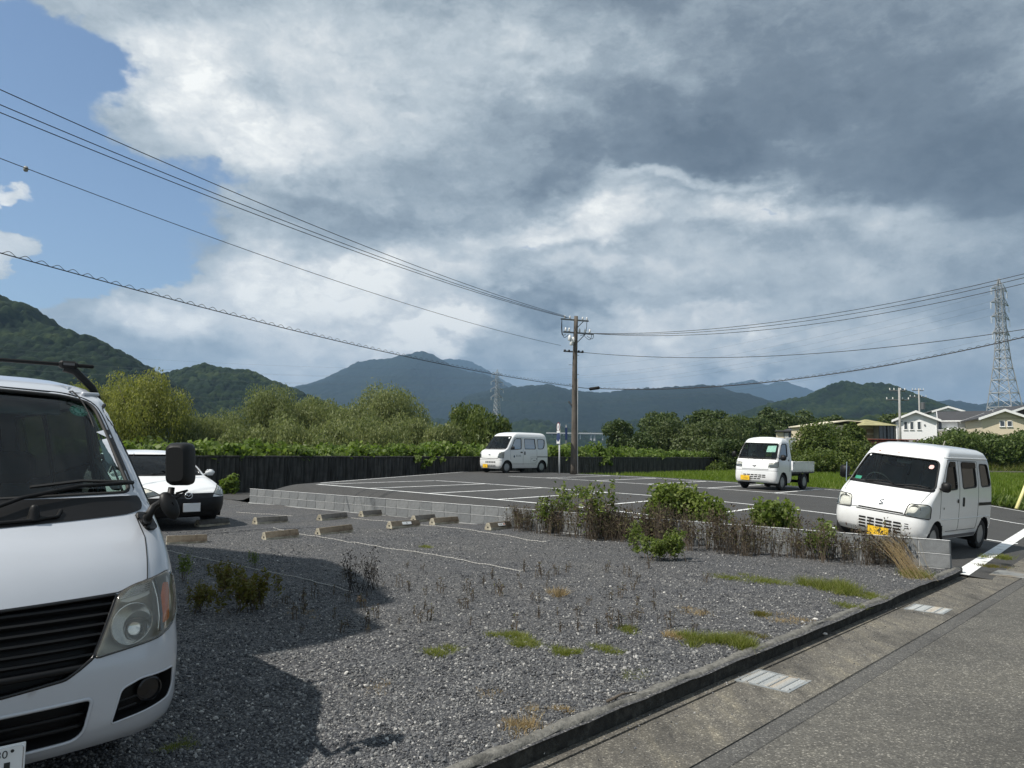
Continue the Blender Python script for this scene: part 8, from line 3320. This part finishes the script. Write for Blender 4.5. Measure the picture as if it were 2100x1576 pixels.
# leaning straw at the right end of the wall
V, Q, Rn = [], [], []
p = unp(1880, 1188, 0)
r9 = np.random.default_rng(11)
n = 120
top = unp(1800, 1150, 0) + np.array([0, 0, .42])
b0 = np.stack([p[0] + r9.normal(0, .10, n), p[1] + r9.normal(0, .10, n), np.full(n, .01)], 1)
t0 = np.stack([top[0] + r9.normal(0, .16, n), top[1] + r9.normal(0, .12, n), .22 + .30 * r9.random(n)], 1)
m_ = (b0 + t0) / 2 + np.array([0, 0, .10])
sd = np.array([.003, .003, 0])
V = np.stack([b0 - sd, b0 + sd, m_ + sd * .8, m_ - sd * .8, m_ - sd * .8, m_ + sd * .8, t0 + sd * .2, t0 - sd * .2], 1).reshape(-1, 3)
Q = np.arange(8 * n).reshape(2 * n, 4)
tag(link('straw_tuft', np_mesh('straw_tuft', V, Q, M_STRAW, attrs={'rnd': ('FACE', r9.random(2 * n))})), 'leaning tuft of long dry straw at the right end of the block wall', 'grass tuft')


def tuft(px, py, wpx, hpx, mat, lab, n, seed, cat='grass tuft', lean=.5, deep=1.2, bw_=.004, group='grass patches on the gravel'):
    p = unp(px, py, 0)
    k = p[1] / FPX
    w, h = wpx * k, hpx * k
    r = np.random.default_rng(seed)
    cl = [(r.normal(0, .26 * w), r.normal(0, .26 * w * deep), (.16 + .14 * r.random()) * w) for _ in range(7)]
    ci_ = r.integers(0, 7, n)
    x = np.array([cl[i][0] for i in ci_]) + np.array([cl[i][2] for i in ci_]) * r.normal(size=n) * .55
    y = np.array([cl[i][1] for i in ci_]) + np.array([cl[i][2] for i in ci_]) * r.normal(size=n) * .55 * deep
    z = gravel_z(p[0] + x, p[1] + y) - float(gravel_z(p[0], p[1]))
    V, Q, Rn = blades(n, lambda rr, nn: (x, y, z), h, bw_, seed + 1, lean)
    o = link('grass_tuft', np_mesh('grass_tuft', V, Q, mat, k=3, attrs={'rnd': ('FACE', Rn)}), None, (p[0], p[1], float(gravel_z(p[0], p[1]))))
    return tag(o, lab, cat, group)


tl = [(1040, 1302, 70, 16, M_MAT, 'long low green mat in mid gravel, its left piece', 1500), (1075, 1318, 60, 16, M_MAT, 'long low green mat in mid gravel, its right piece', 1500), (898, 1335, 62, 15, M_MAT, 'flat green mat on the gravel, leftmost of the row of three', 1300),
      (1163, 1339, 44, 17, M_MAT, 'round green mat right of the long one', 1100), (1240, 1337, 54, 14, M_MAT, 'flat green mat, rightmost of the row of three', 1100), (1290, 1295, 46, 14, M_MAT, 'small green mat under the reddish dead weed', 800),
      (876, 1125, 26, 8, M_MAT, 'small pale green patch beyond the rope', 500), (1500, 1322, 74, 26, M_MAT, 'bright green grass tuft near the kerb, closest to the grate', 2000), (1432, 1314, 50, 24, M_MAT, 'green grass tuft with straw left of the brightest one', 1100),
      (1395, 1305, 44, 18, M_STRAW, 'straw coloured grass beside the green tuft', 700), (1700, 1208, 80, 28, M_MAT, 'green and straw grass tuft below the right end of the wall', 2200), (1783, 1223, 40, 15, M_MAT, 'small grass tuft close to the kerb below the van', 800),
      (1725, 1240, 60, 12, M_MAT, 'thin grass patch by the kerb', 700), (1505, 1188, 70, 12, M_MAT, 'flat weedy patch below the dry weeds, left one', 900), (1575, 1194, 90, 14, M_MAT, 'flat weedy patch below the dry weeds, right one', 1100),
      (1562, 1258, 42, 14, M_WEEDY, 'orange green moss cushion on the gravel', 900), (1420, 1256, 60, 10, M_STRAW, 'brown withered patch on the gravel', 500), (1085, 1496, 90, 22, M_STRAW, 'tan straw lying at the kerb close to the camera', 500),
      (1000, 1425, 60, 10, M_STRAW, 'scatter of tan straw left of the kerb', 260), (1085, 1452, 40, 10, M_STRAW, 'small scatter of tan straw near the kerb', 240), (1155, 1455, 46, 12, M_STRAW, 'tan straw on the kerb edge', 300), (780, 1415, 60, 10, M_STRAW, 'thin straw at the sunlit shadow edge', 200),
      (620, 1258, 60, 8, M_STRAW, 'streak of straw in the shadow', 220), (1150, 1222, 34, 22, M_STRAW, 'tan tuft among the dead stubs', 300), (1300, 1385, 60, 8, M_MAT, 'thin moss along the kerb', 600), (1860, 1182, 60, 24, M_MAT, 'green grass under the leaning straw', 900),
      (1540, 1300, 50, 12, M_WEEDY, 'yellow grass strip along the kerb', 500), (1620, 1270, 70, 12, M_STRAW, 'straw strip along the kerb between the grates', 500), (380, 1530, 60, 16, M_MAT, 'dark green weeds in the shadow under the van bumper', 500), (2065, 1145, 40, 14, M_MAT, 'grass tuft growing over the white entrance band', 500), (2035, 1162, 50, 8, M_WEEDY, 'flat dry weed on the edge of the white entrance band', 300)]
for q, (px, py, w, h, mat, lab, n) in enumerate(tl):
    tuft(px, py, w, h * (.42 if h < 20 else .6), mat, lab, int(n * .95), 1200 + q, lean=1.3 if h < 20 else .8)
for k in range(95):
    px, py = 560 + 900 * rng.random(), 1165 + 135 * rng.random()
    if px < 700 and py < 1210:
        continue
    p = unp(px, py, 0)
    put(stub[int(rng.integers(0, 4))], 'dead_stub', p[0], p[1], gravel_z(p[0], p[1]), .45 + .8 * rng.random(), lab='short dead brown weed stub on the open gravel', group='dead weed stubs on the gravel')

# dry sticks in front of the bushes
for (xa, ya, xb, yb, lab) in ((1880, 958, 1876, 922, 'leaning grey stick in front of the shed'), (1912, 960, 1938, 905, 'slanted pale stick in front of the rusty shed')):
    a, b = at(xa - 120 + 120, ya, 58), at(xb, yb, 58)
    tag(MB().bar(a - (0, 0, .5), b, .05, .04, 6).build('stick', simple('weathered_stick', (.36, .34, .30), .9), None), lab, 'stick')

# ------------------------------------------------------------------ unseen: block shaped to throw the big shadow, house the van windows mirror
HB = 9.0
off = np.array([sin(SUN_AZ), cos(SUN_AZ)]) / math.tan(SUN_EL) * HB
sh = [unp(*q, .0)[:2] for q in ((345, 1119), (668, 1148), (742, 1180), (815, 1236), (728, 1250), (790, 1288), (545, 1344))]
plan = [p + off for p in sh]  # plan is the wanted shadow outline carried back towards the sun
bk = np.array([-.80, -.60])
plan += [plan[-1] + bk * 6, plan[0] + bk * 9]
nbh = empty('shadow_building', (plan[0][0], plan[0][1], 0), 0, 'unseen building left of the parking area, its plan shaped to throw the big shadow', 'building')
lp_ = [(float(p[0] - plan[0][0]), float(p[1] - plan[0][1])) for p in plan]
MB().prism(lp_[::-1], -.3, HB).build('wall', simple('shadow_building_wall', (.55, .53, .48), .8), nbh)
p = np.array([34.0, 18.5])
hb = empty('neighbour_house', (p[0], p[1], -.4), math.atan2(.88, -.47) + pi, 'brown house with dark roof across the road to the right, outside the photo', 'house')
MB().box((0, 0, 2.9), (18, 8, 5.8)).build('wall', simple('brown_render', (.05, .046, .042), .85), hb)
v = [(-9.5, -4.5, 5.75), (9.5, -4.5, 5.75), (9.5, 4.5, 5.75), (-9.5, 4.5, 5.75), (-8, 0, 7.6), (8, 0, 7.6)]
MB().add(v, [(0, 1, 5, 4), (1, 2, 5), (2, 3, 4, 5), (3, 0, 4), (3, 2, 1, 0)]).build('roof', M_ROOFD, hb)
for q in (-6, -2, 2, 6):
    MB().box((q, 4.02, 3.0), (1.8, .06, 1.4)).build('window', M_PANE, hb)

# ------------------------------------------------------------------ the air
hz = MB().box((0, 4200, 448), (18600, 10900, 900)).build('haze', None, None)
hz.data.materials.clear()
mh = bpy.data.materials.new('haze_air')
mh.use_nodes = True
mh.node_tree.nodes.clear()
vo = mh.node_tree.nodes.new('ShaderNodeVolumePrincipled')
vo.inputs['Color'].default_value = (.42, .66, .98, 1)
vo.inputs['Density'].default_value = 1.2e-4
vo.inputs['Anisotropy'].default_value = .2
mo_ = mh.node_tree.nodes.new('ShaderNodeOutputMaterial')
mh.node_tree.links.new(vo.outputs[0], mo_.inputs['Volume'])
hz.data.materials.append(mh)
tag(hz, kind='stuff', label='thin blue haze in the air over the valley')
